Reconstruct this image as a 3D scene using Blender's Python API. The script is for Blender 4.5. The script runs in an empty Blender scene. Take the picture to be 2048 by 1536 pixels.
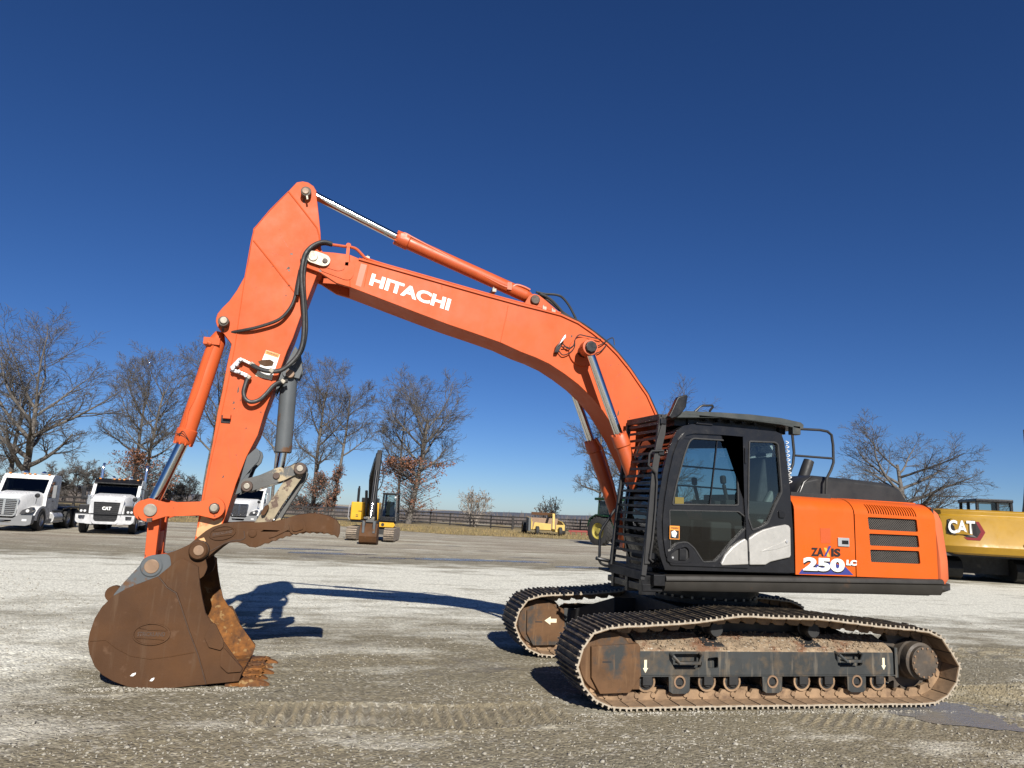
import bpy, bmesh, math, random
import numpy as np
from mathutils import Vector, Matrix, Quaternion
from mathutils.geometry import tessellate_polygon

S = bpy.context.scene
COL = S.collection
PI = math.pi
R = math.radians

# ---------------------------------------------------------------- camera
# World frame: the big machine's own frame. X runs towards its tail, Y away from the viewer, Z up.
CAM = Vector((-4.8622, -8.8388, 1.9420))
RT = Vector((0.969611, -0.239287, 0.050955)).normalized()
UP = Vector((-0.090837, -0.158725, 0.983135)).normalized()
FW = Vector((0.227163, 0.957887, 0.175637)).normalized()
FPX = 1420.0
cd = bpy.data.cameras.new("camera")
cam = bpy.data.objects.new("camera", cd)
COL.objects.link(cam)
cd.sensor_width = 36.0
cd.lens = FPX / 2048 * 36
cd.clip_start = 0.1
cd.clip_end = 12000
mw = Matrix((RT, UP, -FW)).transposed().to_4x4()
mw.translation = CAM
cam.matrix_world = mw
S.camera = cam

# ---------------------------------------------------------------- light
SUN_AZ, SUN_EL = R(91.8 + 180), R(31.5)          # where the sun stands
world = bpy.data.worlds.new("World")
S.world = world
world.use_nodes = True
wn = world.node_tree
sky = wn.nodes.new("ShaderNodeTexSky")
sky.sky_type = 'NISHITA'
sky.sun_disc = False
sky.sun_elevation = SUN_EL
sky.sun_rotation = PI / 2 - SUN_AZ
sky.altitude = 300
sky.air_density = 0.7
sky.dust_density = 0.25
sky.ozone_density = 6.0
hsv = wn.nodes.new("ShaderNodeHueSaturation")        # the camera's own rendering of the blue, the same all over the sky
hsv.inputs["Saturation"].default_value = 1.14
hsv.inputs["Hue"].default_value = .509
wn.links.new(sky.outputs[0], hsv.inputs["Color"])
wn.links.new(hsv.outputs[0], wn.nodes["Background"].inputs[0])
wn.nodes["Background"].inputs[1].default_value = 0.051
sd = bpy.data.lights.new("sun", 'SUN')
sun = bpy.data.objects.new("sun", sd)
COL.objects.link(sun)
sd.energy = 5.0
sd.angle = R(0.5)
sd.color = (1.0, 0.95, 0.87)
sdir = Vector((math.cos(SUN_AZ) * math.cos(SUN_EL), math.sin(SUN_AZ) * math.cos(SUN_EL), math.sin(SUN_EL)))
sun.rotation_euler = (-sdir).to_track_quat('-Z', 'Y').to_euler()
sun.location = sdir * 60
S.view_settings.view_transform = 'Standard'
S.view_settings.look = 'None'
S.view_settings.exposure = 0.7
S.view_settings.gamma = 1.0
S.view_settings.use_curve_mapping = False

# ---------------------------------------------------------------- helpers
def ray(x, y):
    return FW + RT * ((x - 1024) / FPX) + UP * ((768 - y) / FPX)
def onY(x, y, Y):
    d = ray(x, y)
    return CAM + d * ((Y - CAM.y) / d.y)
def onX(x, y, X):
    d = ray(x, y)
    return CAM + d * ((X - CAM.x) / d.x)
def onZ(x, y, Z=0.0):
    d = ray(x, y)
    return CAM + d * ((Z - CAM.z) / d.z)
def T(Y, *pts):
    """outline read off the photograph, in metres on the plane Y"""
    out = []
    for x, y in pts:
        p = onY(x, y, Y)
        out.append((p.x, p.z))
    return out

def tag(o, label=None, cat=None, group=None, kind=None):
    if label: o['label'] = label
    if cat: o['category'] = cat
    if group: o['group'] = group
    if kind: o['kind'] = kind
    return o
def thing(name, label, cat, loc=(0, 0, 0), rz=0.0, group=None, scale=1.0):
    o = bpy.data.objects.new(name, None)
    COL.objects.link(o)
    o.empty_display_size = .3
    o.location = loc
    o.rotation_euler = (0, 0, rz)
    o.scale = (scale,) * 3
    return tag(o, label, cat, group)

def smooth_path(pts, n=8, closed=False):
    P = [Vector(p) for p in pts]
    out = []
    m = len(P)
    rng = range(m) if closed else range(m - 1)
    for i in rng:
        if closed:
            a, b, c, d = P[(i - 1) % m], P[i], P[(i + 1) % m], P[(i + 2) % m]
        else:
            a, b, c, d = P[max(i - 1, 0)], P[i], P[i + 1], P[min(i + 2, m - 1)]
        for k in range(n):
            t = k / n
            out.append(0.5 * ((2 * b) + (c - a) * t + (2 * a - 5 * b + 4 * c - d) * t * t + (3 * b - a - 3 * c + d) * t ** 3))
    if not closed: out.append(P[-1])
    return out
def round2(poly, r, n=4):
    """round the corners of a 2D polygon"""
    out = []
    m = len(poly)
    for i in range(m):
        a, b, c = Vector(poly[i - 1]), Vector(poly[i]), Vector(poly[(i + 1) % m])
        d1, d2 = (a - b), (c - b)
        rr = min(r, d1.length * .45, d2.length * .45)
        if rr < 1e-5:
            out.append(tuple(b)); continue
        p, q = b + d1.normalized() * rr, b + d2.normalized() * rr
        for k in range(n + 1):
            t = k / n
            out.append(tuple(p * (1 - t) ** 2 + b * 2 * t * (1 - t) + q * t * t))
    return out
def circ(cx, cz, r, n=20, a0=0.0):
    return [(cx + r * math.cos(a0 + 2 * PI * k / n), cz + r * math.sin(a0 + 2 * PI * k / n)) for k in range(n)]

class MB:
    def __init__(s, M=None):
        s.v, s.f, s.m = [], [], []
        s.mi = 0
        s.M = M
    def add(s, vs, fs):
        b = len(s.v)
        if s.M: vs = [s.M @ Vector(p) for p in vs]
        s.v += [tuple(p) for p in vs]
        s.f += [tuple(b + i for i in f) for f in fs]
        s.m += [s.mi] * len(fs)
        return s
    def box(s, x0, x1, y0, y1, z0, z1):
        vs = [(x, y, z) for x in (x0, x1) for y in (y0, y1) for z in (z0, z1)]
        return s.add(vs, [(0, 1, 3, 2), (4, 6, 7, 5), (0, 4, 5, 1), (2, 3, 7, 6), (0, 2, 6, 4), (1, 5, 7, 3)])
    def obox(s, c, sx, sy, sz, rot):
        c = Vector(c)
        vs = [c + rot @ Vector((x * sx / 2, y * sy / 2, z * sz / 2)) for x in (-1, 1) for y in (-1, 1) for z in (-1, 1)]
        return s.add(vs, [(0, 1, 3, 2), (4, 6, 7, 5), (0, 4, 5, 1), (2, 3, 7, 6), (0, 2, 6, 4), (1, 5, 7, 3)])
    def bar(s, p, q, w, h, up=(0, 0, 1)):
        p, q = Vector(p), Vector(q)
        d = (q - p)
        x = d.normalized(); u = Vector(up)
        y = u.cross(x)
        if y.length < 1e-4: y = Vector((0, 1, 0)).cross(x)
        y.normalize(); z = x.cross(y)
        return s.obox((p + q) / 2, d.length, w, h, Matrix((x, y, z)).transposed())
    def prism(s, poly, a, b, ax='y', holes=()):
        """polygon extruded along ax. poly in (x,z) for y, (y,z) for x, (x,y) for z; holes are cut right through"""
        def P(u, v, w):
            return (u, w, v) if ax == 'y' else ((w, u, v) if ax == 'x' else (u, v, w))
        loops = [list(poly)] + [list(h) for h in holes]
        flat = [p for l in loops for p in l]
        n = len(flat)
        vs = [P(p[0], p[1], a) for p in flat] + [P(p[0], p[1], b) for p in flat]
        fs = []
        if len(loops) == 1 and n <= 4:
            fs += [tuple(range(n)), tuple(range(n, 2 * n))]
        else:
            tri = tessellate_polygon([[Vector((p[0], p[1], 0)) for p in l] for l in loops])
            fs += [tuple(t) for t in tri] + [tuple(n + i for i in t) for t in tri]
        o = 0
        for l in loops:
            k = len(l)
            fs += [(o + i, o + (i + 1) % k, n + o + (i + 1) % k, n + o + i) for i in range(k)]
            o += k
        return s.add(vs, fs)
    def loft(s, secs, close=False, caps=True):
        n = len(secs[0])
        vs = [p for sec in secs for p in sec]
        fs = []
        m = len(secs)
        for i in range(m if close else m - 1):
            j = (i + 1) % m
            fs += [(i * n + k, i * n + (k + 1) % n, j * n + (k + 1) % n, j * n + k) for k in range(n)]
        if caps and not close:
            fs += [tuple(range(n)), tuple(range((m - 1) * n, m * n))]
        return s.add(vs, fs)
    def tube(s, pts, r, n=8, closed=False):
        P = [Vector(p) for p in pts]
        m = len(P)
        rs = r if isinstance(r, (list, tuple)) else [r] * m
        secs = []
        up = None
        for i in range(m):
            if closed: d = P[(i + 1) % m] - P[i - 1]
            else: d = P[min(i + 1, m - 1)] - P[max(i - 1, 0)]
            d.normalize()
            if up is None:
                up = d.orthogonal().normalized()
            else:
                up = (up - d * up.dot(d))
                up = up.normalized() if up.length > 1e-6 else d.orthogonal().normalized()
            w = d.cross(up)
            secs.append([P[i] + (up * math.cos(2 * PI * k / n) + w * math.sin(2 * PI * k / n)) * rs[i] for k in range(n)])
        return s.loft(secs, closed)
    def cyl(s, p, q, r0, r1=None, n=20):
        return s.tube([p, q], [r0, r0 if r1 is None else r1], n)
    def lathe(s, prof, c, ax='y', n=24, ring=False):
        """prof: (radius, position along ax)"""
        secs = []
        for r, h in prof:
            sec = []
            for k in range(n):
                a = 2 * PI * k / n
                u, v = r * math.cos(a), r * math.sin(a)
                sec.append((c[0] + u, c[1] + h, c[2] + v) if ax == 'y' else ((c[0] + h, c[1] + u, c[2] + v) if ax == 'x' else (c[0] + u, c[1] + v, c[2] + h)))
            secs.append(sec)
        return s.loft(secs, close=ring)
    def mesh(s, name, mats, recalc=True, angle=35, smooth=True):
        me = bpy.data.meshes.new(name)
        me.from_pydata(s.v, [], s.f)
        for m in (mats if isinstance(mats, (list, tuple)) else [mats]): me.materials.append(m)
        if any(s.m): me.polygons.foreach_set('material_index', s.m)
        if recalc:
            bm = bmesh.new(); bm.from_mesh(me)
            bmesh.ops.recalc_face_normals(bm, faces=bm.faces[:])
            bm.to_mesh(me); bm.free()
        if smooth:
            me.polygons.foreach_set('use_smooth', [True] * len(me.polygons))
            me.set_sharp_from_angle(angle=R(angle))
        me.update()
        return me
    def build(s, name, mats, parent=None, bevel=0.0, seg=2, kind=None, label=None, smooth=True, angle=35):
        o = bpy.data.objects.new(name, s.mesh(name, mats, smooth=smooth, angle=angle))
        COL.objects.link(o)
        if parent: o.parent = parent
        if bevel:
            md = o.modifiers.new("bevel", 'BEVEL')
            md.width = bevel; md.segments = seg; md.limit_method = 'ANGLE'; md.angle_limit = R(40)
            md.harden_normals = True
        if kind: o['kind'] = kind
        if label: o['label'] = label
        return o
def inst(me, name, parent, M):
    o = bpy.data.objects.new(name, me)
    COL.objects.link(o)
    o.parent = parent
    o.matrix_local = M
    return o
def fast_mesh(name, V, F, mat, smooth=True):
    """numpy arrays straight into a mesh; F is (n,3) or (n,4)"""
    me = bpy.data.meshes.new(name)
    k = F.shape[1]
    me.vertices.add(len(V)); me.loops.add(F.size); me.polygons.add(len(F))
    me.vertices.foreach_set('co', np.ascontiguousarray(V, dtype=np.float32).ravel())
    me.loops.foreach_set('vertex_index', np.ascontiguousarray(F, dtype=np.int32).ravel())
    me.polygons.foreach_set('loop_start', np.arange(0, F.size, k, dtype=np.int32))
    me.polygons.foreach_set('loop_total', np.full(len(F), k, dtype=np.int32))
    if smooth: me.polygons.foreach_set('use_smooth', np.ones(len(F), dtype=bool))
    me.materials.append(mat)
    me.update(calc_edges=True)
    me.validate()
    return me
def fast_obj(name, V, F, mat, parent=None, smooth=True, kind=None):
    o = bpy.data.objects.new(name, fast_mesh(name, V, F, mat, smooth))
    COL.objects.link(o)
    if parent: o.parent = parent
    if kind: o['kind'] = kind
    return o

def lettering(txt, O, BR, TL, mat, parent, name='lettering', bold=0.02, out=None, lift=.004, spacing=1.0):
    """flat print of txt filling the parallelogram O, BR, TL (bottom left, bottom right, top left)"""
    cu = bpy.data.curves.new(name, 'FONT')
    cu.body = txt; cu.offset = bold; cu.space_character = spacing; cu.resolution_u = 4
    tmp = bpy.data.objects.new(name, cu)
    COL.objects.link(tmp)
    dg = bpy.context.evaluated_depsgraph_get()
    dg.update()
    me = bpy.data.meshes.new_from_object(tmp.evaluated_get(dg))
    COL.objects.unlink(tmp)
    bpy.data.objects.remove(tmp); bpy.data.curves.remove(cu)
    n = len(me.vertices)
    co = np.empty(n * 3, dtype=np.float32)
    me.vertices.foreach_get('co', co)
    co = co.reshape(n, 3)
    lo, hi = co.min(0), co.max(0)
    O, BR, TL = Vector(O), Vector(BR), Vector(TL)
    ux, uy = BR - O, TL - O
    nn = ux.cross(uy).normalized() if out is None else Vector(out).normalized()
    u = (co[:, 0:1] - lo[0]) / (hi[0] - lo[0]); v = (co[:, 1:2] - lo[1]) / (hi[1] - lo[1])
    res = np.array(O) + u * np.array(ux) + v * np.array(uy) + np.array(nn) * lift
    me.vertices.foreach_set('co', res.astype(np.float32).ravel())
    me.materials.clear(); me.materials.append(mat)
    me.update()
    o = bpy.data.objects.new(name, me)
    COL.objects.link(o)
    if parent: o.parent = parent
    return o

# ---------------------------------------------------------------- value noise for numpy
def vnoise(x, y, seed=0):
    xi, yi = np.floor(x).astype(np.int64), np.floor(y).astype(np.int64)
    fx, fy = x - xi, y - yi
    fx, fy = fx * fx * (3 - 2 * fx), fy * fy * (3 - 2 * fy)
    def h(a, b):
        n = (a * 374761393 + b * 668265263 + seed * 974634777) & 0x7fffffff
        n = ((n ^ (n >> 13)) * 1274126177) & 0x7fffffff
        return ((n ^ (n >> 16)) & 0xffff) / 65535.0
    return (h(xi, yi) * (1 - fx) + h(xi + 1, yi) * fx) * (1 - fy) + (h(xi, yi + 1) * (1 - fx) + h(xi + 1, yi + 1) * fx) * fy
def fbm(x, y, seed=0, o=4):
    t = 0; a = .5; s = 0
    for k in range(o):
        t = t + a * vnoise(x, y, seed + k); s += a
        x = x * 2.03 + 11.7; y = y * 2.03 + 5.3; a *= .5
    return t / s
# ---------------------------------------------------------------- materials
class NT:
    def __init__(s, name):
        s.m = bpy.data.materials.new(name)
        s.m.use_nodes = True
        s.t = s.m.node_tree
        s.p = s.t.nodes["Principled BSDF"]
    def n(s, typ, **kw):
        nd = s.t.nodes.new(typ)
        for k, v in kw.items(): setattr(nd, k, v)
        return nd
    def l(s, a, b): s.t.links.new(a, b)
    def noise(s, scale, detail=4, rough=.6, vec=None, dist=0.0):
        nd = s.n("ShaderNodeTexNoise")
        nd.inputs["Scale"].default_value = scale; nd.inputs["Detail"].default_value = detail
        nd.inputs["Roughness"].default_value = rough; nd.inputs["Distortion"].default_value = dist
        s.l(vec or s.coord(), nd.inputs["Vector"])
        return nd.outputs[0]
    def coord(s, scale=None):
        if not hasattr(s, 'tc'): s.tc = s.n("ShaderNodeTexCoord")
        if scale is None: return s.tc.outputs["Object"]
        mp = s.n("ShaderNodeMapping")
        mp.inputs["Scale"].default_value = scale
        s.l(s.tc.outputs["Object"], mp.inputs["Vector"])
        return mp.outputs[0]
    def ramp(s, fac, lo, hi, a=0.0, b=1.0):
        r = s.n("ShaderNodeMapRange")
        r.inputs[1].default_value = lo; r.inputs[2].default_value = hi
        r.inputs[3].default_value = a; r.inputs[4].default_value = b
        s.l(fac, r.inputs[0])
        return r.outputs[0]
    def mix(s, fac, a, b, mode='MIX'):
        x = s.n("ShaderNodeMix", data_type='RGBA', blend_type=mode)
        for sock, val in ((x.inputs[0], fac), (x.inputs[6], a), (x.inputs[7], b)):
            if isinstance(val, (int, float)): sock.default_value = val
            elif isinstance(val, tuple): sock.default_value = (*val, 1)
            else: s.l(val, sock)
        return x.outputs[2]
    def math(s, op, a, b=None):
        x = s.n("ShaderNodeMath", operation=op)
        for i, val in enumerate((a, b)):
            if val is None: continue
            if isinstance(val, (int, float)): x.inputs[i].default_value = val
            else: s.l(val, x.inputs[i])
        return x.outputs[0]
    def bump(s, h, strength=.3, dist=.01):
        b = s.n("ShaderNodeBump")
        b.inputs["Strength"].default_value = strength; b.inputs["Distance"].default_value = dist
        s.l(h, b.inputs["Height"]); s.l(b.outputs[0], s.p.inputs["Normal"])
    def set(s, col=None, rough=None, metal=None, spec=None):
        for k, v in (("Base Color", col), ("Roughness", rough), ("Metallic", metal), ("Specular IOR Level", spec)):
            if v is None: continue
            if isinstance(v, tuple): s.p.inputs[k].default_value = (*v, 1)
            elif isinstance(v, (int, float)): s.p.inputs[k].default_value = v
            else: s.l(v, s.p.inputs[k])

ALB = .82      # all base colours were read off the photograph at one exposure; this brings them to their real values
def paint(name, col, rough=.5, metal=0.0, var=.12, vs=1.5, col2=None, c2=(.58, .68), c2s=2.5, col3=None, c3=(.66, .7), c3s=14,
          bump=.05, bs=90, spec=.5, streak=None):
    t = NT(name)
    sc_ = lambda q: tuple(x * ALB for x in q) if q else None
    c, col2, col3, streak = sc_(col), sc_(col2), sc_(col3), sc_(streak)
    n1 = t.noise(vs, 5, .6)
    out = t.mix(t.ramp(n1, .3, .7), tuple(x * (1 - var) for x in c), tuple(min(x * (1 + var), .95) for x in c))
    rg = t.ramp(t.noise(vs * 3, 4), .3, .7, max(rough - .1, .03), min(rough + .12, 1))
    if col2:
        n2 = t.noise(c2s, 6, .65)
        out = t.mix(t.ramp(n2, c2[0], c2[1]), out, tuple(col2))
    if streak:      # runs of dried dirt down the sides
        n4 = t.noise(3.0, 5, .6, t.coord((6, 6, .5)))
        out = t.mix(t.ramp(n4, .56, .72, 0, .75), out, tuple(streak))
    if col3:
        n3 = t.noise(c3s, 3, .5)
        out = t.mix(t.ramp(n3, c3[0], c3[1]), out, tuple(col3))
    t.set(out, rg, metal, spec)
    if bump: t.bump(t.noise(bs, 3), bump, .01)
    return t.m
def simple(name, col, rough=.5, metal=0.0, spec=.5, emit=None):
    t = NT(name)
    t.set(tuple(col) if metal > .5 else tuple(x * ALB for x in col), rough, metal, spec)
    if emit:
        t.p.inputs["Emission Color"].default_value = (*emit[:3], 1); t.p.inputs["Emission Strength"].default_value = emit[3]
    return t.m
def glass(name, tint, ior=1.5, rough=0.0, base=0.0):
    t = NT(name)
    t.t.nodes.remove(t.p)
    tr = t.n("ShaderNodeBsdfTransparent"); tr.inputs[0].default_value = (*tint, 1)
    gl = t.n("ShaderNodeBsdfGlossy"); gl.inputs["Roughness"].default_value = rough
    fr = t.n("ShaderNodeFresnel"); fr.inputs[0].default_value = ior
    mx = t.n("ShaderNodeMixShader")
    fac = t.math('ADD', fr.outputs[0], base)
    t.l(fac, mx.inputs[0]); t.l(tr.outputs[0], mx.inputs[1]); t.l(gl.outputs[0], mx.inputs[2])
    t.l(mx.outputs[0], t.t.nodes["Material Output"].inputs[0])
    return t.m

ORANGE = paint("orange_paint_faded", (.57, .100, .026), .55, var=.08, vs=.9, col2=(.47, .075, .018), c2=(.50, .8), c2s=1.3, col3=(.22, .06, .03), c3=(.715, .735), c3s=16, bump=.03, spec=.22, streak=(.50, .10, .032))
ORANGE_B = paint("orange_paint_body", (.60, .100, .009), .36, spec=.35, var=.07, vs=.8, col2=(.50, .082, .010), c2=(.6, .85), c2s=1.1, col3=(.30, .06, .02), c3=(.74, .78), c3s=9, bump=.02)
ORANGE_C = paint("orange_paint_chalky", (.60, .135, .052), .6, spec=.25, var=.08, vs=2, bump=.03)
ORANGE_D = paint("orange_paint_worn", (.50, .088, .022), .45, var=.1, vs=3, col2=(.35, .09, .04), c2=(.6, .75), c2s=5)
ORANGE_P = simple("orange_paint_fresh_patch", (.50, .082, .014), .45)
TAN_WORN = paint("worn_tan_primer", (.62, .36, .16), .6, var=.2, vs=7, col2=(.65, .17, .06), c2=(.52, .62), c2s=4)
RUST = paint("bucket_rust", (.070, .033, .0145), .7, var=.16, vs=1.6, col2=(.100, .045, .017), c2=(.46, .74), c2s=1.1, col3=(.115, .062, .034), c3=(.66, .76), c3s=7, bump=.12, bs=60, spec=.2, streak=(.10, .058, .032))
RUST_HOT = paint("bright_rust", (.22, .088, .022), .8, spec=.2, var=.35, vs=4, col2=(.085, .042, .022), c2=(.42, .62), c2s=6, col3=(.28, .17, .07), c3=(.62, .68), c3s=14, bump=.3, bs=40)
RUST_PIN = paint("rusty_pin_steel", (.24, .15, .09), .5, var=.2, vs=8)
RUST_DK = paint("dark_rust", (.065, .038, .025), .6, var=.2, vs=8, bump=.2)
BRACKET = paint("grey_bracket_paint", (.095, .105, .112), .5, spec=.25, var=.1, vs=3, col2=(.12, .065, .035), c2=(.57, .63), c2s=4, bump=.1)
BRACKET_W = paint("worn_grey_bracket", (.11, .11, .105), .5, spec=.25, var=.15, vs=5, col2=(.40, .32, .20), c2=(.55, .62), c2s=5, col3=(.12, .05, .03), c3=(.64, .68), c3s=7, bump=.15)
PLATE_W = paint("chipped_link_paint", (.27, .22, .14), .55, var=.3, vs=9, col2=(.09, .05, .03), c2=(.55, .6), c2s=8, bump=.15)
STEEL = paint("dusty_steel", (.30, .27, .22), .45, .3, var=.25, vs=9)
CHROME = simple("chrome_rod", (.58, .57, .55), .12, 1.0)
CHROME_T = simple("chrome_trim", (.75, .75, .76), .16, 1.0)
ALU = paint("polished_metal", (.58, .58, .58), .35, .55, var=.08, bump=0)
RUBBER = paint("hose_rubber", (.022, .022, .022), .55, var=.3, vs=6, bump=.1)
BLACK = paint("black_machine_paint", (.010, .010, .011), .35, var=.2, vs=4, spec=.35, col3=(.045, .042, .036), c3=(.66, .74), c3s=6, bump=.06)
CABBLK = paint("charcoal_cab_paint", (.015, .015, .017), .24, var=.12, vs=3, col3=(.05, .048, .045), c3=(.68, .85), c3s=9, bump=.01, spec=.35)
GREYBLK = paint("weathered_dark_plastic", (.026, .026, .027), .5, var=.15, vs=3, col2=(.045, .043, .04), c2=(.5, .78), c2s=2, bump=.1, spec=.3)
SKIRT = paint("weathered_skirt_paint", (.036, .033, .029), .45, spec=.3, var=.15, vs=3, col2=(.085, .05, .03), c2=(.62, .72), c2s=1.5, bump=.06)
ROOFG = paint("grey_green_roof_paint", (.048, .054, .052), .4, var=.1, spec=.35, vs=3, col2=(.085, .085, .075), c2=(.52, .75), c2s=3)
SILVER = paint("silver_panel_paint", (.50, .485, .45), .35, .35, var=.04, vs=5)
DARKIN = simple("dark_interior", (.012, .012, .013), .7)
SEATM = paint("grey_seat_cloth", (.06, .06, .065), .8, var=.2, vs=9)
INTGREY = paint("interior_grey_plastic", (.24, .25, .24), .6, var=.1)
CABGLASS = glass("cab_glass", (.50, .60, .60), 1.5, 0.0, .02)
DARKGLASS = glass("tinted_door_glass", (.22, .25, .25), 1.5, 0.0, .02)
WINDGLASS = glass("truck_glass", (.22, .25, .26), 1.4, 0.02, .01)
SHOE = paint("track_shoe_steel", (.055, .045, .037), .6, 0, spec=.3, var=.3, vs=5, col2=(.21, .16, .105), c2=(.50, .64), c2s=6, bump=.25, bs=50)
SHOE_E = paint("worn_shoe_edge", (.40, .34, .26), .5, .1, var=.2, vs=15, bump=.2)
DUSTY = paint("shoe_inner_clay", (.27, .175, .10), .85, var=.35, vs=4, col2=(.14, .085, .05), c2=(.5, .65), c2s=5, bump=.4, bs=30)
FRAME = paint("track_frame_paint", (.040, .043, .043), .55, spec=.3, var=.25, vs=3, col2=(.12, .085, .05), c2=(.50, .72), c2s=4, streak=(.19, .16, .12), bump=.12)
FRAME_R = paint("rusted_guard_paint", (.115, .060, .028), .7, spec=.25, var=.3, vs=4, col2=(.042, .044, .043), c2=(.48, .60), c2s=2.6, streak=(.19, .11, .055), bump=.2)
DIRT = paint("packed_clay_and_gravel", (.25, .185, .12), .95, var=.45, vs=14, col2=(.17, .085, .045), c2=(.50, .62), c2s=4, col3=(.42, .38, .31), c3=(.62, .68), c3s=34, bump=.8, bs=40)
UNDER = paint("undercarriage_black", (.016, .016, .016), .6, var=.3, vs=3, col2=(.07, .055, .04), c2=(.6, .75), c2s=3, bump=.1)
DRUM = paint("drive_hub_steel", (.075, .062, .050), .55, 0, spec=.3, var=.25, vs=5, col2=(.15, .10, .06), c2=(.52, .7), c2s=6, bump=.3, bs=30)
WHITE = simple("white_print", (.80, .80, .77), .5)
CREAM = paint("cream_decal", (.75, .68, .48), .6, var=.05, col2=(.7, .42, .12), c2=(.6, .66), c2s=9)
NAVY = simple("navy_print", (.035, .045, .22), .4)
BLKPRINT = simple("black_print", (.012, .008, .008), .5)
YELPRINT = simple("yellow_print", (.75, .38, .05), .5)
ORPRINT = simple("warning_orange", (.75, .27, .03), .5)
REDPRINT = simple("dark_red_print", (.20, .015, .02), .4)
WPAINT = paint("white_truck_paint", (.70, .70, .69), .25, var=.03, vs=2, bump=0)
GREYPL = paint("grey_bumper_plastic", (.17, .175, .18), .55, var=.08)
TYRE = paint("tyre_rubber", (.028, .027, .026), .8, var=.25, vs=8, bump=.2)
YELLOW = paint("machine_yellow", (.62, .34, .012), .4, var=.07, vs=2)
CATYEL = paint("dark_machine_yellow", (.36, .20, .012), .45, var=.08, vs=1.5)  # deeper tone than the small machine's yellow
PALEYEL = paint("faded_scraper_yellow", (.55, .39, .10), .6, var=.15, vs=1.5, col2=(.26, .15, .08), c2=(.56, .7), c2s=1.5)
JDGREEN = paint("tractor_green", (.007, .032, .012), .35, var=.1)
RIMYEL = paint("rim_yellow", (.34, .28, .06), .5, var=.1)
REDIMP = paint("faded_implement_red", (.26, .045, .035), .6, var=.15)
FENCE = paint("black_fence_wood", (.022, .019, .018), .8, var=.35, vs=5, bump=.3, bs=20)
LAMP = simple("lamp_lens", (.8, .8, .8), .1, .3)
AMBER = simple("amber_lens", (.7, .25, .03), .3)
REDLENS = simple("red_lens", (.45, .02, .02), .3)
BARK = paint("grey_bark", (.13, .115, .10), .9, var=.35, vs=2.5, col2=(.07, .062, .055), c2=(.5, .65), c2s=1.5, bump=.6, bs=9)
TWIG = paint("bare_twig_bark", (.098, .088, .080), .9, var=.3, vs=1.2, bump=0)
TWIG_L = paint("pale_shrub_bark", (.27, .235, .20), .9, var=.2, vs=1.2, bump=0)
LEAFB = paint("dead_oak_leaf", (.20, .085, .045), .8, var=.4, vs=2.5, bump=0)
LEAFT = paint("brown_leaf_litter", (.17, .11, .06), .85, var=.4, vs=1.5, bump=0)
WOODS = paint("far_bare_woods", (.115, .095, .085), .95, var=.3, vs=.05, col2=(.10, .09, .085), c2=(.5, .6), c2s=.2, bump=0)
HILLM = paint("far_hill_haze_blue", (.075, .085, .11), .95, var=.15, vs=.004, bump=0)  # blue of the distant air is put into this colour
GRASS = paint("dry_winter_grass", (.27, .20, .09), .95, var=.3, vs=.5, col2=(.17, .15, .06), c2=(.5, .65), c2s=.9, bump=.8, bs=14)
FIELD = paint("brown_field", (.17, .125, .085), .95, var=.25, vs=.03, col2=(.12, .10, .06), c2=(.5, .65), c2s=.02, bump=0)
# ---------------------------------------------------------------- ground
FH = Vector((FW.x, FW.y, 0)).normalized()
RH = Vector((FH.y, -FH.x, 0))
def at(x, y, Z=0.0): return onZ(x, y, Z)

PUD = [   # mud and water lying in the yard: centre, half sizes, turn
    (onZ(1985, 1428), 1.05, .62, -.2), (onZ(665, 1107), 1.6, .50, .1), (onZ(775, 1116), .8, .35, .1),
    (onZ(905, 1119), 1.9, .55, .12), (onZ(1040, 1123), 1.3, .4, .1), (onZ(600, 1098), 1.5, .4, .1), (onZ(1180, 1135), 1.4, .4, .1)]
def pud_mask(x, y):
    m = np.zeros_like(x)
    for c, a, b, r in PUD:
        u = (x - c.x) * math.cos(r) + (y - c.y) * math.sin(r); v = -(x - c.x) * math.sin(r) + (y - c.y) * math.cos(r)
        d = np.sqrt((u / a) ** 2 + (v / b) ** 2)
        m = np.maximum(m, np.clip(1.6 - d, 0, 1))
    return m
def smst(t):
    t = np.clip(t, 0, 1)
    return t * t * (3 - 2 * t)
PR1 = [onZ(690, 1428), onZ(900, 1438), onZ(1120, 1432), onZ(1215, 1405)]
def strip(x, y, yc, x0, x1, w, pitch, amp, skew=0.0):
    d = np.abs(y - yc)
    inside = smst((w / 2 - d) / .05 + .5) * smst((x - x0) / .3) * smst((x1 - x) / .3)
    ph = (x + skew * (y - yc)) / pitch * 2 * PI
    rib = np.clip(np.sin(ph) * 1.4, -1, 1)
    edge = np.exp(-((d - w / 2 - .04) / .05) ** 2) * smst((x - x0) / .3) * smst((x1 - x) / .3)
    return inside * (amp * rib - .010) + edge * .018
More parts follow.
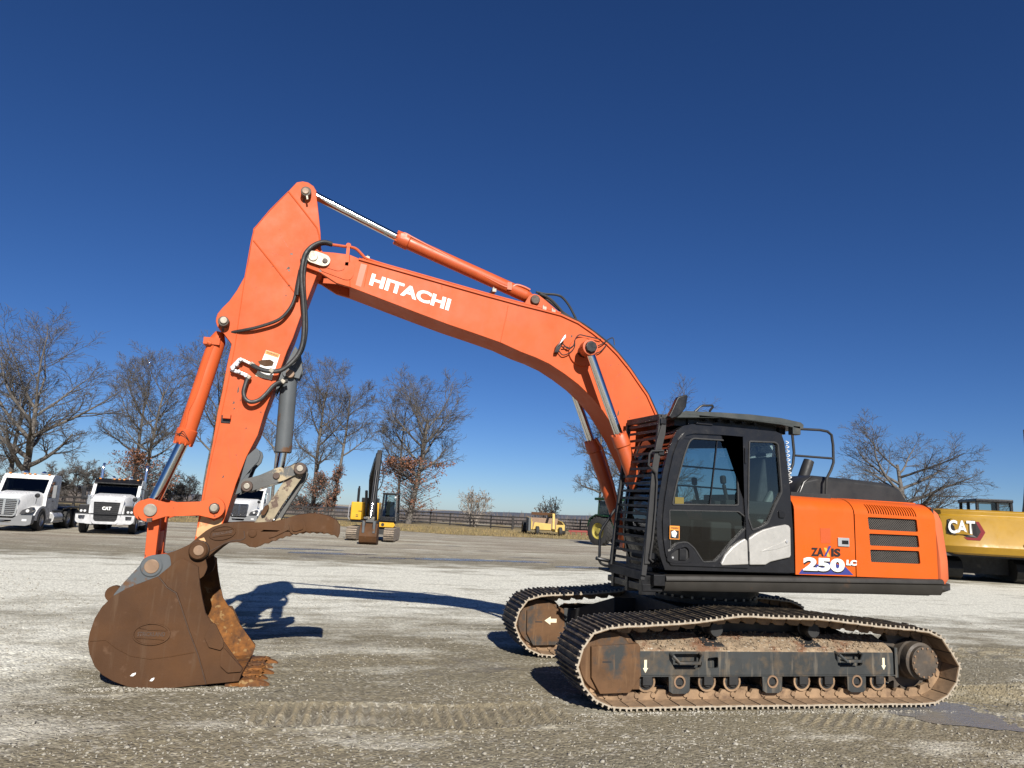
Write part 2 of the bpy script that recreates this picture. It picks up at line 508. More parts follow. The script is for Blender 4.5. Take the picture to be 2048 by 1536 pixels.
def hgt(x, y):
    fx = (x - CAM.x) * FH.x + (y - CAM.y) * FH.y
    near = np.clip(1.2 - fx / 32, 0, 1)
    h = .030 * (fbm(x * .5, y * .5, 3) - .5) * near
    h = h + .022 * (fbm(x * 2.1, y * 2.6, 9) - .5) * near
    h = h + (.016 * (fbm(x * 9, y * 9, 21, 3) - .5) + .016 * (vnoise(x * 26, y * 26, 33) - .5)) * np.clip(1.3 - fx / 16, 0, 1)
    n = .5 + .8 * fbm(x * 1.7, y * 1.7, 51, 3)
    yc = np.interp(x, [-6.5, -4.6, -3.6, -2.5, -2.0], [-1.55, -1.64, -1.80, -1.66, -1.55])
    n = n * (1 - .85 * pud_mask(x, y))
    h = h + strip(x, y, yc, -5.6, -2.35, .74, .118, .026, -.05) * n
    h = h + strip(x, y, -1.30 + .10 * (x - 2), 2.35, 7.5, .8, .17, .034, .55) * n
    h = h + strip(x, y, -2.02 - .16 * (x - 1), -.2, 4.0, .75, .13, .022, -.9) * n
    h = h + strip(x, y, 1.35, 2.4, 8.0, .8, .17, .024, .4) * n
    # the machine stands level: settle the ground under tracks and bucket
    under = np.maximum(smst((2.6 - np.abs(x)) / .35) * smst((2.0 - np.abs(np.abs(y) - 1.29)) / .4 - .9), 0)
    h = h * (1 - .8 * under) - .012 * under - .004
    h = h - .022 * smst(pud_mask(x, y) * 1.3) * near
    drop = np.clip(fx - 92, 0, 520)
    return h - .042 * drop * smst(drop / 30)
def TREADS(x, y):
    yc = np.interp(x, [-6.5, -4.6, -3.6, -2.5, -2.0], [-1.55, -1.64, -1.80, -1.66, -1.55])
    for c, x0, x1, w, p, sk in ((yc, -5.6, -2.35, .74, .118, -.05), (-1.30 + .10 * (x - 2), 2.35, 7.5, .8, .17, .55), (-2.02 - .16 * (x - 1), -.2, 4.0, .75, .13, -.9), (1.35, 2.4, 8.0, .8, .17, .4)):
        d = np.abs(y - c)
        ins = smst((w / 2 - d) / .05 + .5) * smst((x - x0) / .3) * smst((x1 - x) / .3)
        yield ins * np.clip(1.3 * np.sin((x + sk * (y - c)) / p * 2 * PI), -1, 1)
def axis(lo, a, b, hi, step, g):
    mid = list(np.arange(a, b, step))
    up, d, p = [], step, b
    while p < hi:
        up.append(p); d *= g; p += d
    up.append(hi)
    dn, d, p = [], step, a - step
    while p > lo:
        dn.append(p); d *= g; p -= d
    dn.append(lo)
    return np.array(sorted(dn) + mid + up)
gx = axis(-6000, -9.5, 5.2, 6000, .034, 1.14)
gy = axis(-200, -7.2, 1.0, 7000, .034, 1.055)
GX, GY = np.meshgrid(gx, gy)
V = np.stack([GX, GY, hgt(GX, GY)], -1).reshape(-1, 3)
nx, ny = len(gx), len(gy)
i0 = (np.arange(ny - 1)[:, None] * nx + np.arange(nx - 1)[None, :]).ravel()
F = np.stack([i0, i0 + 1, i0 + 1 + nx, i0 + nx], -1)

t = NT("yard_gravel")
P = t.coord()
flat = t.coord((.45, 1.0, 1.0))
n_big = t.noise(.32, 5, .6, t.coord((.35, 1.0, 1)))
n_mid = t.noise(1.3, 5, .65, flat)
n_fine = t.noise(17, 4, .7)
sep = t.n("ShaderNodeSeparateXYZ"); t.l(P, sep.inputs[0])
yy = sep.outputs[1]
# crushed limestone lies thickest in a belt behind the machine and thins out towards the edges of the yard
belt = t.math('MULTIPLY', t.ramp(yy, .5, 6.5), t.ramp(yy, 17.5, 13.5))
left = t.math('MULTIPLY', t.ramp(sep.outputs[0], -6.2, -8.5), t.ramp(yy, 14, 10))
belt = t.math('MAXIMUM', belt, t.math('MULTIPLY', left, .75))
lime = t.math('ADD', t.math('MULTIPLY', belt, .62), t.ramp(n_mid, .34, .72, -.22, .40))
lime = t.math('ADD', lime, t.ramp(n_big, .35, .7, -.12, .18))
lime_m = t.ramp(lime, .12, .62)
soil = t.mix(t.ramp(n_big, .35, .68), (.178, .160, .112), (.215, .180, .112))
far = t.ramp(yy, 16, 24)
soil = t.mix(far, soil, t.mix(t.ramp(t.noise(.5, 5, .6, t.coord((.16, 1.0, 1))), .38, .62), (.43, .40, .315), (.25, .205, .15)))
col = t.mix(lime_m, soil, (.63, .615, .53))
vor = t.n("ShaderNodeTexVoronoi"); vor.inputs["Scale"].default_value = 30; t.l(P, vor.inputs["Vector"])
vor.inputs["Randomness"].default_value = 1
hue = t.n("ShaderNodeSeparateColor"); t.l(vor.outputs["Color"], hue.inputs[0])
stone = t.ramp(hue.outputs[0], 0, 1, .62, 1.38)
vec = t.n("ShaderNodeCombineColor")
for k in range(3): t.l(stone, vec.inputs[k])
col = t.mix(.8, col, t.mix(1.0, col, vec.outputs[0], 'MULTIPLY'))
col = t.mix(t.math('MULTIPLY', t.ramp(n_fine, .30, .72, 0, .5), t.ramp(lime_m, 0, 1, 1, .4)), col, (.12, .105, .08))
pale = t.math('MULTIPLY', t.ramp(hue.outputs[1], .86, .9), t.ramp(n_mid, .4, .6, .3, 1))
col = t.mix(t.math('MULTIPLY', pale, .5), col, (.50, .475, .41))
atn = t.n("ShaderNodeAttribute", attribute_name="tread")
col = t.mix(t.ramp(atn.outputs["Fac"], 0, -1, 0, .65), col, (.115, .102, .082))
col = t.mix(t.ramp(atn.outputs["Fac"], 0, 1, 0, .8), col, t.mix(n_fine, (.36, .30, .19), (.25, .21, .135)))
# damp, fine mud patches
wet = t.ramp(t.noise(.55, 5, .55, t.coord((.5, 1.0, 1)), .6), .60, .68)
wet = t.math('MULTIPLY', wet, t.ramp(lime_m, .55, .2))
col = t.mix(t.math('MULTIPLY', wet, .75), col, (.118, .106, .088))
t.set(col, t.ramp(wet, 0, 1, .95, .55), 0, .3)
hh = t.math('ADD', t.math('MULTIPLY', t.ramp(vor.outputs["Distance"], 0, .6, 1, 0), .9), t.math('MULTIPLY', t.noise(70, 3), .6))
t.bump(t.math('MULTIPLY', hh, t.ramp(wet, 0, 1, 1, .3)), .8, .014)
GRAVEL = t.m
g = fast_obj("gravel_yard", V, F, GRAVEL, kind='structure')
att = g.data.attributes.new("tread", 'FLOAT', 'POINT')          # where crawler tracks have pressed the ground into bars
xf, yf = V[:, 0], V[:, 1]
tr_m = np.zeros(len(V))
for a_ in TREADS(xf, yf): tr_m = np.where(np.abs(a_) > np.abs(tr_m), a_, tr_m)
tr_m *= np.clip(.35 + 1.5 * (fbm(xf * 1.7, yf * 1.7, 51, 3) - .2), 0, 1) * (1 - np.clip(pud_mask(xf, yf), 0, 1))
att.data.foreach_set('value', tr_m.astype(np.float32))

# water and slick mud in the hollows
t = NT("muddy_water")
w = t.noise(3.5, 4, .6)
t.set(t.mix(t.ramp(w, .4, .65), (.155, .15, .15), (.165, .15, .125)), t.ramp(w, .40, .62, .10, .42), 0, .5)
t.bump(t.noise(16, 5, .65, t.coord((.5, 1.5, 1))), .5, .03)
MUDW = t.m
for k, (c, a, b, r) in enumerate(PUD):
    m = MB()
    n = 72
    rim = []
    for i in range(n):
        th = 2 * PI * i / n
        q = 1.0 + .5 * (float(fbm(np.array(math.cos(th) * 2.3 + k * 7.1), np.array(math.sin(th) * 2.3 + 3), 5, 4)) - .5) * 1.6
        u, v = a * q * math.cos(th), b * q * math.sin(th)
        rim.append((c.x + u * math.cos(r) - v * math.sin(r), c.y + u * math.sin(r) + v * math.cos(r)))
    zz = float(np.median(hgt(np.array([p[0] for p in rim]), np.array([p[1] for p in rim])))) + (.010 if k else .003)
    m.add([(*p, zz) for p in rim], [tuple(range(n))])
    m.build("puddle", MUDW, kind='structure', smooth=False)

# loose stones on the surface
rs = np.random.RandomState(4)
N = 30000
d = 3.0 + 14 * rs.rand(N) ** 1.7
lat = (rs.rand(N) - .5) * 1.75 * d
px_ = CAM.x + FH.x * d + RH.x * lat
py_ = CAM.y + FH.y * d + RH.y * lat
# more of it lies pushed up against the bucket and along the track
M_ = 1500
u_ = rs.rand(M_)
ex_ = np.where(u_ < .45, -7.15 + 1.75 * rs.rand(M_), -2.3 + 4.5 * rs.rand(M_))
ey_ = np.where(u_ < .45, -.66 - .10 * rs.rand(M_) ** 2, -1.70 - .12 * rs.rand(M_) ** 2)
px_ = np.concatenate([px_, ex_]); py_ = np.concatenate([py_, ey_]); d = np.concatenate([d, np.full(M_, 8.0)])
trd = sum(np.abs(a_) for a_ in TREADS(px_, py_))
keep = (vnoise(px_ * 1.1, py_ * 1.1, 77) > .36) & (pud_mask(px_, py_) < .55) & ((trd < .2) | (rs.rand(len(px_)) < .35))
keep[-M_:] = True
px_, py_, d = px_[keep], py_[keep], d[keep]
N = len(px_)
size = .0065 + .011 * rs.rand(N) ** 3 + .014 * (rs.rand(N) > .985)
base = np.array([(1, 0, 0), (-1, 0, 0), (0, 1, 0), (0, -1, 0), (0, 0, 1), (0, 0, -1)], float)
tri = np.array([(0, 2, 4), (2, 1, 4), (1, 3, 4), (3, 0, 4), (2, 0, 5), (1, 2, 5), (3, 1, 5), (0, 3, 5)])
var = []
for k in range(60):
    q = base * (.65 + .7 * rs.rand(6, 1)) + (rs.rand(6, 3) - .5) * .5
    a = Matrix.Rotation(rs.rand() * 6.3, 3, 'Z') @ Matrix.Rotation((rs.rand() - .5) * 1.2, 3, 'X')
    var.append((q * np.array((1.25, 1.0, .62))) @ np.array(a))
var = np.array(var)
vv = var[rs.randint(0, 60, N)] * size[:, None, None]
vv[:, :, 0] += px_[:, None]; vv[:, :, 1] += py_[:, None]; vv[:, :, 2] += (hgt(px_, py_) + size * .18)[:, None]
ff = tri[None] + (np.arange(N) * 6)[:, None, None]
t = NT("limestone_chips")
n_ = t.noise(9, 3, .7)
t.set(t.mix(t.ramp(n_, .35, .7), (.19, .172, .135), (.38, .36, .31)), .9, 0, .3)
CHIPS = t.m
fast_obj("loose_gravel", vv.reshape(-1, 3), ff.reshape(-1, 3), CHIPS, smooth=False, kind='stuff')

# dry grass between yard and fence, and the field beyond
edge = [(-400, 1036), (-60, 1040), (150, 1043), (330, 1044), (560, 1047), (700, 1054), (790, 1061), (900, 1069), (1000, 1073), (1080, 1076), (1180, 1080), (1300, 1080), (1500, 1088), (1750, 1102), (2300, 1130)]
front = [onZ(x, y) for x, y in edge]
ef = smooth_path(front, 5)
m = MB()
rows = []
for q in ef:
    jit = .8 * (float(vnoise(np.array(q.x * .9), np.array(q.y * .9), 8)) - .5)
    dirv = Vector((q.x - CAM.x, q.y - CAM.y, 0)); L = dirv.length; dirv.normalize()
    row = []
    for dd in (0, .6, 2, 5, 10, 16, 24, 34, 46, 60, 80):
        X, Y = q.x + dirv.x * (dd + jit), q.y + dirv.y * (dd + jit)
        bumpz = .05 * (float(vnoise(np.array(X * .4), np.array(Y * .4), 2)) - .3) * min(dd, 2) / 2
        row.append((X, Y, float(hgt(np.array(X), np.array(Y))) + .010 + max(bumpz, 0)))
    rows.append(row)
nr = len(rows[0])
m.add([p for r_ in rows for p in r_], [(i * nr + k, (i + 1) * nr + k, (i + 1) * nr + k + 1, i * nr + k + 1) for i in range(len(rows) - 1) for k in range(nr - 1)])
m.build("grass_verge", GRASS, kind='structure')

N = 16000
u = rs.rand(N) * (len(ef) - 1.01)
ii = u.astype(int); fr = u - ii
E0 = np.array([(p.x, p.y) for p in ef])
q = E0[ii] * (1 - fr[:, None]) + E0[ii + 1] * fr[:, None]
dv = q - np.array((CAM.x, CAM.y)); dv /= np.linalg.norm(dv, axis=1)[:, None]
q = q + dv * (rs.rand(N, 1) ** 1.3 * 16 + .1)
ang = rs.rand(N) * 2 * PI
hg = (.07 + .22 * rs.rand(N) ** 2)
wd = .012 + .02 * rs.rand(N)
lean = (rs.rand(N, 2) - .5) * .25
z0 = hgt(q[:, 0], q[:, 1]) + .01
A = np.stack([q[:, 0] - np.cos(ang) * wd, q[:, 1] - np.sin(ang) * wd, z0], -1)
B = np.stack([q[:, 0] + np.cos(ang) * wd, q[:, 1] + np.sin(ang) * wd, z0], -1)
Cc = np.stack([q[:, 0] + lean[:, 0], q[:, 1] + lean[:, 1], z0 + hg], -1)
fast_obj("dry_grass", np.stack([A, B, Cc], 1).reshape(-1, 3), np.arange(N * 3).reshape(-1, 3), GRASS, smooth=False, kind='stuff')

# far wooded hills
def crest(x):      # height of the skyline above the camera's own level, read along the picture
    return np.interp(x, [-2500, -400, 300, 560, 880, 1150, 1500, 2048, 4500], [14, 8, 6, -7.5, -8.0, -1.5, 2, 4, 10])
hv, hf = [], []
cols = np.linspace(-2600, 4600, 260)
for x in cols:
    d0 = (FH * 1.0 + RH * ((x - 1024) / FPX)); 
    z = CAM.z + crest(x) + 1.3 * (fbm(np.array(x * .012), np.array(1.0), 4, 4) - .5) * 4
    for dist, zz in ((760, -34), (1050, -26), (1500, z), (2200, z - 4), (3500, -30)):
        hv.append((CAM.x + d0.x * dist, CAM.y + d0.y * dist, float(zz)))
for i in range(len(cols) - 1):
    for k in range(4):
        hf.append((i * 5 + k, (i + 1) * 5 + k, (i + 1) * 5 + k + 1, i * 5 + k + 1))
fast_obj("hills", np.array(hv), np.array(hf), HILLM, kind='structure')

# the bare woods across the valley: one mass of leafless trees
N = 9000
xs = -700 + 3600 * rs.rand(N)
dist = 210 + 900 * rs.rand(N) ** 1.2
cx = CAM.x + (FH.x + RH.x * (xs - 1024) / FPX) * dist
cy = CAM.y + (FH.y + RH.y * (xs - 1024) / FPX) * dist
gz = hgt(cx, cy)
gz = np.maximum(gz, np.interp(dist, [760, 1050, 1500], [-34, -26, -9]))
limit = CAM.z + crest(xs) * dist / 1500 - 1.0 * dist / FPX - gz      # never taller than the skyline the valley leaves
hcr = np.minimum(6 + 7 * rs.rand(N), np.maximum(limit + 1.5 * rs.rand(N) ** 3, 1.2))
K = 13
a = rs.rand(N, K) * 2 * PI
sp = hcr[:, None] * (.06 + .34 * rs.rand(N, K))
zt = hcr[:, None] * (.55 + .45 * rs.rand(N, K))
zb = hcr[:, None] * (.05 + .4 * rs.rand(N, K))
wd = hcr[:, None] * (.02 + .045 * rs.rand(N, K))
bx_, by_ = cx[:, None] + np.cos(a) * sp * .35, cy[:, None] + np.sin(a) * sp * .35
A = np.stack([bx_ - RH.x * wd, by_ - RH.y * wd, gz[:, None] + zb], -1)
B = np.stack([bx_ + RH.x * wd, by_ + RH.y * wd, gz[:, None] + zb], -1)
Cc = np.stack([cx[:, None] + np.cos(a) * sp, cy[:, None] + np.sin(a) * sp, gz[:, None] + zt], -1)
fast_obj("far_woods", np.stack([A, B, Cc], 2).reshape(-1, 3), np.arange(N * K * 3).reshape(-1, 3), WOODS, smooth=False, kind='stuff')
# ---------------------------------------------------------------- the big excavator: undercarriage
EX = thing("tracked_excavator", "large orange excavator with black cab, raised arm and rusty bucket resting on the gravel", "excavator")
G2, W = 1.295, .737
YO = G2 + W / 2
pathpx = [(1188, 1268), (1225, 1256), (1300, 1252), (1400, 1245), (1460, 1236), (1490, 1233), (1560, 1237), (1640, 1239), (1700, 1246), (1760, 1254),
          (1860, 1265), (1890, 1283), (1905, 1310), (1919, 1333), (1912, 1370), (1895, 1393)]
loop = T(-YO, *pathpx) + [(1.93, .032), (1.2, .03), (0, .03), (-1.2, .03), (-1.9, .032)] + T(-YO, (1185, 1395), (1165, 1365), (1156, 1335), (1165, 1300))
dense = smooth_path([(p[0], 0, p[1]) for p in loop], 14, True)
seg = [(dense[(i + 1) % len(dense)] - dense[i]).length for i in range(len(dense))]
tot = sum(seg)
NS = round(tot / .19)
def along(s):
    s %= tot
    for i, l in enumerate(seg):
        if s <= l: return dense[i].lerp(dense[(i + 1) % len(dense)], s / l)
        s -= l
    return dense[0]
frames = []
for k in range(NS):
    a, b, c = along(tot * k / NS), along(tot * (k + .5) / NS), along(tot * (k + 1) / NS)
    tx = (c - a).normalized()
    nz = Vector((-tx.z, 0, tx.x))
    if nz.dot((a + c) / 2 - Vector((0, 0, .45))) < 0: nz = -nz
    yv = nz.cross(tx)
    M = Matrix((tx, yv, nz)).transposed().to_4x4()
    frames.append((M, (a + c) / 2))
PT = tot / NS
# one shoe: a plate with a turned-down lip and three grousers; ends worn bright
m = MB()
sec = [(-PT / 2 - .012, -.006), (-PT / 2 - .012, .012), (-.082, .012), (-.078, .034), (-.064, .034), (-.058, .010), (-.012, .010), (-.007, .036), (.007, .036), (.012, .010), (.052, .010),
       (.058, .034), (.072, .034), (.076, .010), (PT / 2 - .004, .006), (PT / 2 - .004, -.008), (.03, -.004)]
m.prism(sec, -W / 2 + .012, W / 2 - .012, 'y')
m.mi = 1
m.prism(sec, -W / 2, -W / 2 + .0119, 'y'); m.prism(sec, W / 2 - .0119, W / 2, 'y')
m.mi = 2
m.box(-.085, .085, -W / 2 + .006, W / 2 - .006, -.0125, -.0065)
SHOE_ME = m.mesh("track_shoe", [SHOE, SHOE_E, DUSTY], angle=20)

def link_mesh(sy):
    m = MB()
    for M, c in frames:
        M2 = M.copy(); M2.translation = c + Vector((0, sy * G2, 0))
        m.M = M2
        for yy in (-.105, .105):
            m.prism([(-.098, -.012), (-.098, -.055), (-.060, -.105), (.030, -.108), (.066, -.06), (.070, -.012)], yy - .02, yy + .02)
        m.cyl((-.095, -.14, -.06), (-.095, .14, -.06), .028, n=8)
    m.M = None
    return m
for sy, lab in ((-1, "near crawler track, worn bright along its outer edge"), (1, "far crawler track behind the car body")):
    ch = link_mesh(sy).build("crawler_track", DUSTY, EX, label=lab)
    jr = random.Random(7 + sy)
    for M, c in frames:
        M2 = M.copy(); M2.translation = c + Vector((0, sy * G2 + jr.uniform(-.006, .006), 0))
        M2 = M2 @ Matrix.Rotation(jr.uniform(-.03, .03), 4, 'Y') @ Matrix.Rotation(jr.uniform(-.008, .008), 4, 'Z')
        inst(SHOE_ME, "track_shoe", ch, M2)
    # --- frame
    def yb(v): return sy * v
    m = MB()
    core = [(1.10, .28), (1.40, .28), (1.40, .52), (1.26, .60), (1.10, .63)]
    m.prism([(yb(a), b) for a, b in core], -1.58, 1.62, 'x')
    slotA = round2(T(-1.48, (1346, 1308), (1346, 1336), (1402, 1336), (1405, 1308)), .03)
    slotB = round2(T(-1.48, (1415, 1316), (1415, 1336), (1436, 1336), (1436, 1314)), .02)
    slotC = round2(T(-1.48, (1675, 1307), (1675, 1332), (1724, 1332), (1726, 1307)), .03)
    face = [(-1.58, .30), (1.60, .30), (1.60, .545), (-1.58, .545)]
    m.prism(face, yb(1.455), yb(1.485), 'y', holes=[slotA, slotB, slotC] if sy < 0 else [])
    m.prism([(yb(1.487), .285), (yb(1.487), .298), (yb(1.13), .298), (yb(1.13), .285)], -1.58, 1.66, 'x')
    m.box(1.62, 1.66, min(yb(1.1), yb(1.49)), max(yb(1.1), yb(1.49)), .27, .60)
    fr = m.build("track_frame", FRAME, EX, bevel=.006)
    m = MB()       # dirt-laden sloping deck of the frame
    gnx, gny = 150, 12
    for i in range(gnx + 1):
        for j in range(gny + 1):
            x = -1.57 + 3.17 * i / gnx; y = 1.482 - .36 * j / gny
            z = .546 + .145 * (j / gny) ** .8 + (.022 * float(fbm(np.array(x * 14), np.array(y * 14 + sy * 9), 61, 3)) if 0 < j < gny else -.004)
            m.v.append((x, yb(y), z))
    q = gny + 1
    for i in range(gnx):
        for j in range(gny): m.f.append((i * q + j, (i + 1) * q + j, (i + 1) * q + j + 1, i * q + j + 1)); m.m.append(0)
    m.build("clay_layer", DIRT, fr)
    if sy < 0:
        V2, F2 = [], []
        r2 = np.random.RandomState(11)
        for k in range(900):
            x = -1.55 + 3.1 * r2.rand(); j = r2.rand(); y = -(1.475 - .34 * j); z = .556 + .145 * j ** .8
            s_ = .006 + .012 * r2.rand() ** 2
            bq = var[r2.randint(60)] * s_ + np.array((x, y, z + .008))
            F2.append(tri + 6 * k); V2.append(bq)
        fast_obj("dirt_clods", np.concatenate(V2), np.concatenate(F2), DIRT, fr, smooth=False, kind='stuff')
        for (a, b, c_, d_) in ((1343, 1402, 1308, 1322), (1675, 1722, 1306, 1318)):   # steps hung on the frame
            p0, p1, p2, p3 = [onY(*k, -1.52) for k in ((a, c_), (a + 6, d_ + 2), (b - 4, d_ + 2), (b, c_))]
            m = MB()
            m.tube([(p0.x, -1.47, p0.z), (p0.x + .01, -1.55, p0.z - .02), (p1.x + .03, -1.585, p1.z), (p2.x - .03, -1.585, p2.z), (p3.x, -1.55, p3.z - .02), (p3.x, -1.47, p3.z)], .017, 8)
            m.box(p1.x + .02, p2.x - .02, -1.60, -1.49, p1.z - .012, p1.z + .004)
            m.build("step", FRAME, fr)
        for px, pz, up_ in ((1291, 1332, 0), (1767, 1327, 1)):      # arrow decals pointing down
            p = onY(px, pz, -1.4855)
            w_ = .028
            m = MB()
            arrow = [(p.x - w_ * .55, p.z + .062), (p.x + w_ * .55, p.z + .062), (p.x + w_ * .55, p.z - .02), (p.x + w_ * 1.1, p.z - .02), (p.x, p.z - .07), (p.x - w_ * 1.1, p.z - .02), (p.x - w_ * .55, p.z - .02)]
            m.prism(arrow, -1.4868, -1.4862)
            m.build("arrow_decal", CREAM, fr, smooth=False)
    # --- idler and its guard plates
    m = MB()
    gp = T(-1.5, (1183, 1294), (1279, 1289), (1283, 1352), (1260, 1386), (1200, 1388), (1183, 1355))
    for a, b in ((1.47, 1.50), (1.09, 1.12)):
        m.prism(gp, yb(a), yb(b), 'y')
    m.box(-1.72, -1.57, min(yb(1.1), yb(1.495)), max(yb(1.1), yb(1.495)), .16, .60)
    m.prism([(gp[0][0], gp[0][1] - .01), (gp[1][0], gp[1][1] - .01), (gp[1][0], gp[1][1] + .006), (gp[0][0], gp[0][1] + .006)], yb(1.11), yb(1.49), 'y')
    gd = m.build("idler_guard", FRAME_R, EX, bevel=.008)
    p = onY(1213, 1324, -1.5)
    MB().box(p.x - .045, p.x + .055, min(yb(1.4985), yb(1.5015)), max(yb(1.4985), yb(1.5015)), p.z - .007, p.z + .007).build("slot", DARKIN, gd)
    if sy > 0:
        MB().box(p.x - .045, p.x + .055, 1.0885, 1.0915, p.z - .007, p.z + .007).build("slot", DARKIN, gd)
        a = onY(1089, 1241, 1.09); b = onY(1113, 1241, 1.09)
        L = b.x - a.x
        ar = [(a.x, a.z), (a.x + L * .5, a.z + L * .32), (a.x + L * .5, a.z + L * .15), (b.x, a.z + L * .15), (b.x, a.z - L * .15), (a.x + L * .5, a.z - L * .15), (a.x + L * .5, a.z - L * .32)]
        m = MB(); m.prism(ar, 1.0868, 1.0874); m.build("arrow_decal", CREAM, gd, smooth=False)
    m = MB()
    m.lathe([(.02, -.17), (.30, -.17), (.32, -.13), (.365, -.12), (.365, -.05), (.33, -.045), (.33, .045), (.365, .05), (.365, .12), (.32, .13), (.30, .17), (.02, .17)], (-1.93, sy * G2, .43), 'y', 40)
    m.build("idler_wheel", FRAME_R, EX)
    # --- sprocket and final drive
    m = MB()
    cs = (1.93, .46)
    teeth = []
    for k in range(21):
        for dr, da in ((.33, -.42), (.36, -.25), (.395, -.1), (.395, .1), (.36, .25), (.33, .42)):
            th = (k + da) * 2 * PI / 21
            teeth.append((cs[0] + dr * math.cos(th), cs[1] + dr * math.sin(th)))
    m.prism(teeth, sy * G2 - .04, sy * G2 + .04)
    m.build("sprocket", DRUM, EX)
    m = MB()
    m.lathe([(.26, -.20), (.26, .0), (.225, .02), (.225, .14), (.21, .16), (.21, .25), (.178, .265), (.178, .31), (.01, .31)][::1], (cs[0], G2, cs[1]), 'y', 36)
    if sy < 0: m.v = [(x, -y, z) for x, y, z in m.v]
    dm = m.build("final_drive", DRUM, EX, bevel=.004)
    m = MB()
    for k in range(14):
        th = 2 * PI * k / 14
        c = (cs[0] + .160 * math.cos(th), cs[1] + .160 * math.sin(th))
        m.cyl((c[0], sy * (G2 + .305), c[1]), (c[0], sy * (G2 + .322), c[1]), .012, n=6)
        c = (cs[0] + .243 * math.cos(th), cs[1] + .243 * math.sin(th))
        m.cyl((c[0], sy * (G2 + .0), c[1]), (c[0], sy * (G2 + .03), c[1]), .016, n=6)
    m.build("hub_bolts", RUST_PIN, dm)
    # --- rollers
    for px in (1293, 1355, 1415, 1465, 1540, 1605, 1655, 1708, 1757):
        p = onY(px, 1364, -1.45)
        m = MB()
        m.lathe([(.01, -.165), (.055, -.165), (.06, -.14), (.105, -.135), (.105, -.10), (.085, -.09), (.085, .09), (.105, .10), (.105, .135), (.06, .14), (.055, .165), (.01, .165)], (p.x, sy * G2, .225), 'y', 20)
        m.box(p.x - .055, p.x + .055, min(yb(G2 + .145), yb(G2 + .185)), max(yb(G2 + .145), yb(G2 + .185)), .195, .285)
        m.box(p.x - .055, p.x + .055, min(yb(G2 - .145), yb(G2 - .185)), max(yb(G2 - .145), yb(G2 - .185)), .195, .285)
        rl = m.build("track_roller", UNDER, EX, bevel=.006)
        m = MB(); m.lathe([(.085, -.008), (.106, -.008), (.106, .008), (.085, .008)], (p.x, sy * (G2 + .137), .225), "y", 18, True); m.build("roller_rim", DUSTY, rl)
        if px in (1355, 1540, 1708):
            m = MB()
            gdp = [(p.x - .125, .285), (p.x + .125, .285), (p.x + .12, .14), (p.x + .08, .115), (p.x - .08, .115), (p.x - .12, .14)]
            ho = circ(p.x, .235, .05, 12)
            for a, b in ((1.475, 1.497), (1.093, 1.115)):
                m = MB(); m.prism(gdp, yb(a), yb(b), 'y', holes=[ho]); rg_ = m.build("roller_guard", FRAME, EX, bevel=.006); m = MB(); m.lathe([(.05, -.006), (.068, -.006), (.068, .006), (.05, .006)], (p.x, yb(1.498) if a > 1.3 else yb(1.092), .235), "y", 16, True); m.build("guard_ring", RUST_PIN, rg_)
    for px in (1432, 1626):
        p = onY(px, 1258, -1.40)
        m = MB()
        m.lathe([(.01, -.12), (.075, -.12), (.085, -.10), (.085, -.06), (.07, -.05), (.07, .05), (.085, .06), (.085, .10), (.075, .12), (.04, .125), (.04, .135), (.01, .135)], (p.x, sy * G2, .765), 'y', 20)
        m.cyl((p.x, sy * (G2 - .2), .765), (p.x, sy * (G2 - .1), .765), .04)
        m.box(p.x - .05, p.x + .05, min(yb(1.09), yb(1.14)), max(yb(1.09), yb(1.14)), .60, .78)
        m.build("carrier_roller", UNDER, EX)
        m = MB(); m.prism([(p.x - .10, .56), (p.x + .13, .56), (p.x + .08, .74), (p.x - .15, .74)], min(yb(1.12), yb(1.43)), max(yb(1.12), yb(1.43))); m.M = None
        nv = []
        for (x_, y_, z_) in m.v: nv.append((x_, y_, .552 + .145 * ((1.482 - abs(y_)) / .36) ** .8 + (.016 if z_ > .6 else -.02)))
        m.v = nv; m.build("dark_cutout_block", DARKIN, fr, smooth=False)  # solid dark block painting the shade inside an opening

# --- car body between the tracks
m = MB()
m.prism([(-1.1, .50), (1.1, .50), (1.12, .80), (.85, .92), (-.85, .92), (-1.12, .80)], -.75, .75, 'x')
for sx in (-1, 1):
    for sy in (-1, 1):
        m.loft([[(sx * .45, sy * .55, .50), (sx * 1.05, sy * .55, .50), (sx * 1.05, sy * .55, .86), (sx * .45, sy * .55, .86)],
                [(sx * .95, sy * 1.12, .34), (sx * 1.5, sy * 1.12, .34), (sx * 1.5, sy * 1.12, .60), (sx * .95, sy * 1.12, .60)]])
m.build("car_body", UNDER, EX, bevel=.015)
m = MB()
m.lathe([(.05, .90), (.66, .90), (.66, .98), (.62, .985), (.62, 1.03), (.68, 1.035), (.68, 1.12), (.05, 1.12)], (0, 0, 0), 'z', 48)
sw = m.build("swing_bearing", UNDER, EX)
m = MB()
for k in range(30):
    th = 2 * PI * k / 30
    m.cyl((.645 * math.cos(th), .645 * math.sin(th), .975), (.645 * math.cos(th), .645 * math.sin(th), 1.005), .016, n=6)
m.build("bearing_bolts", STEEL, sw, kind="stuff")
# ---------------------------------------------------------------- upper structure
YS = -1.35                                     # the side of the house towards the viewer
def lin(p, q, t): return tuple(a + (b - a) * t for a, b in zip(p, q))
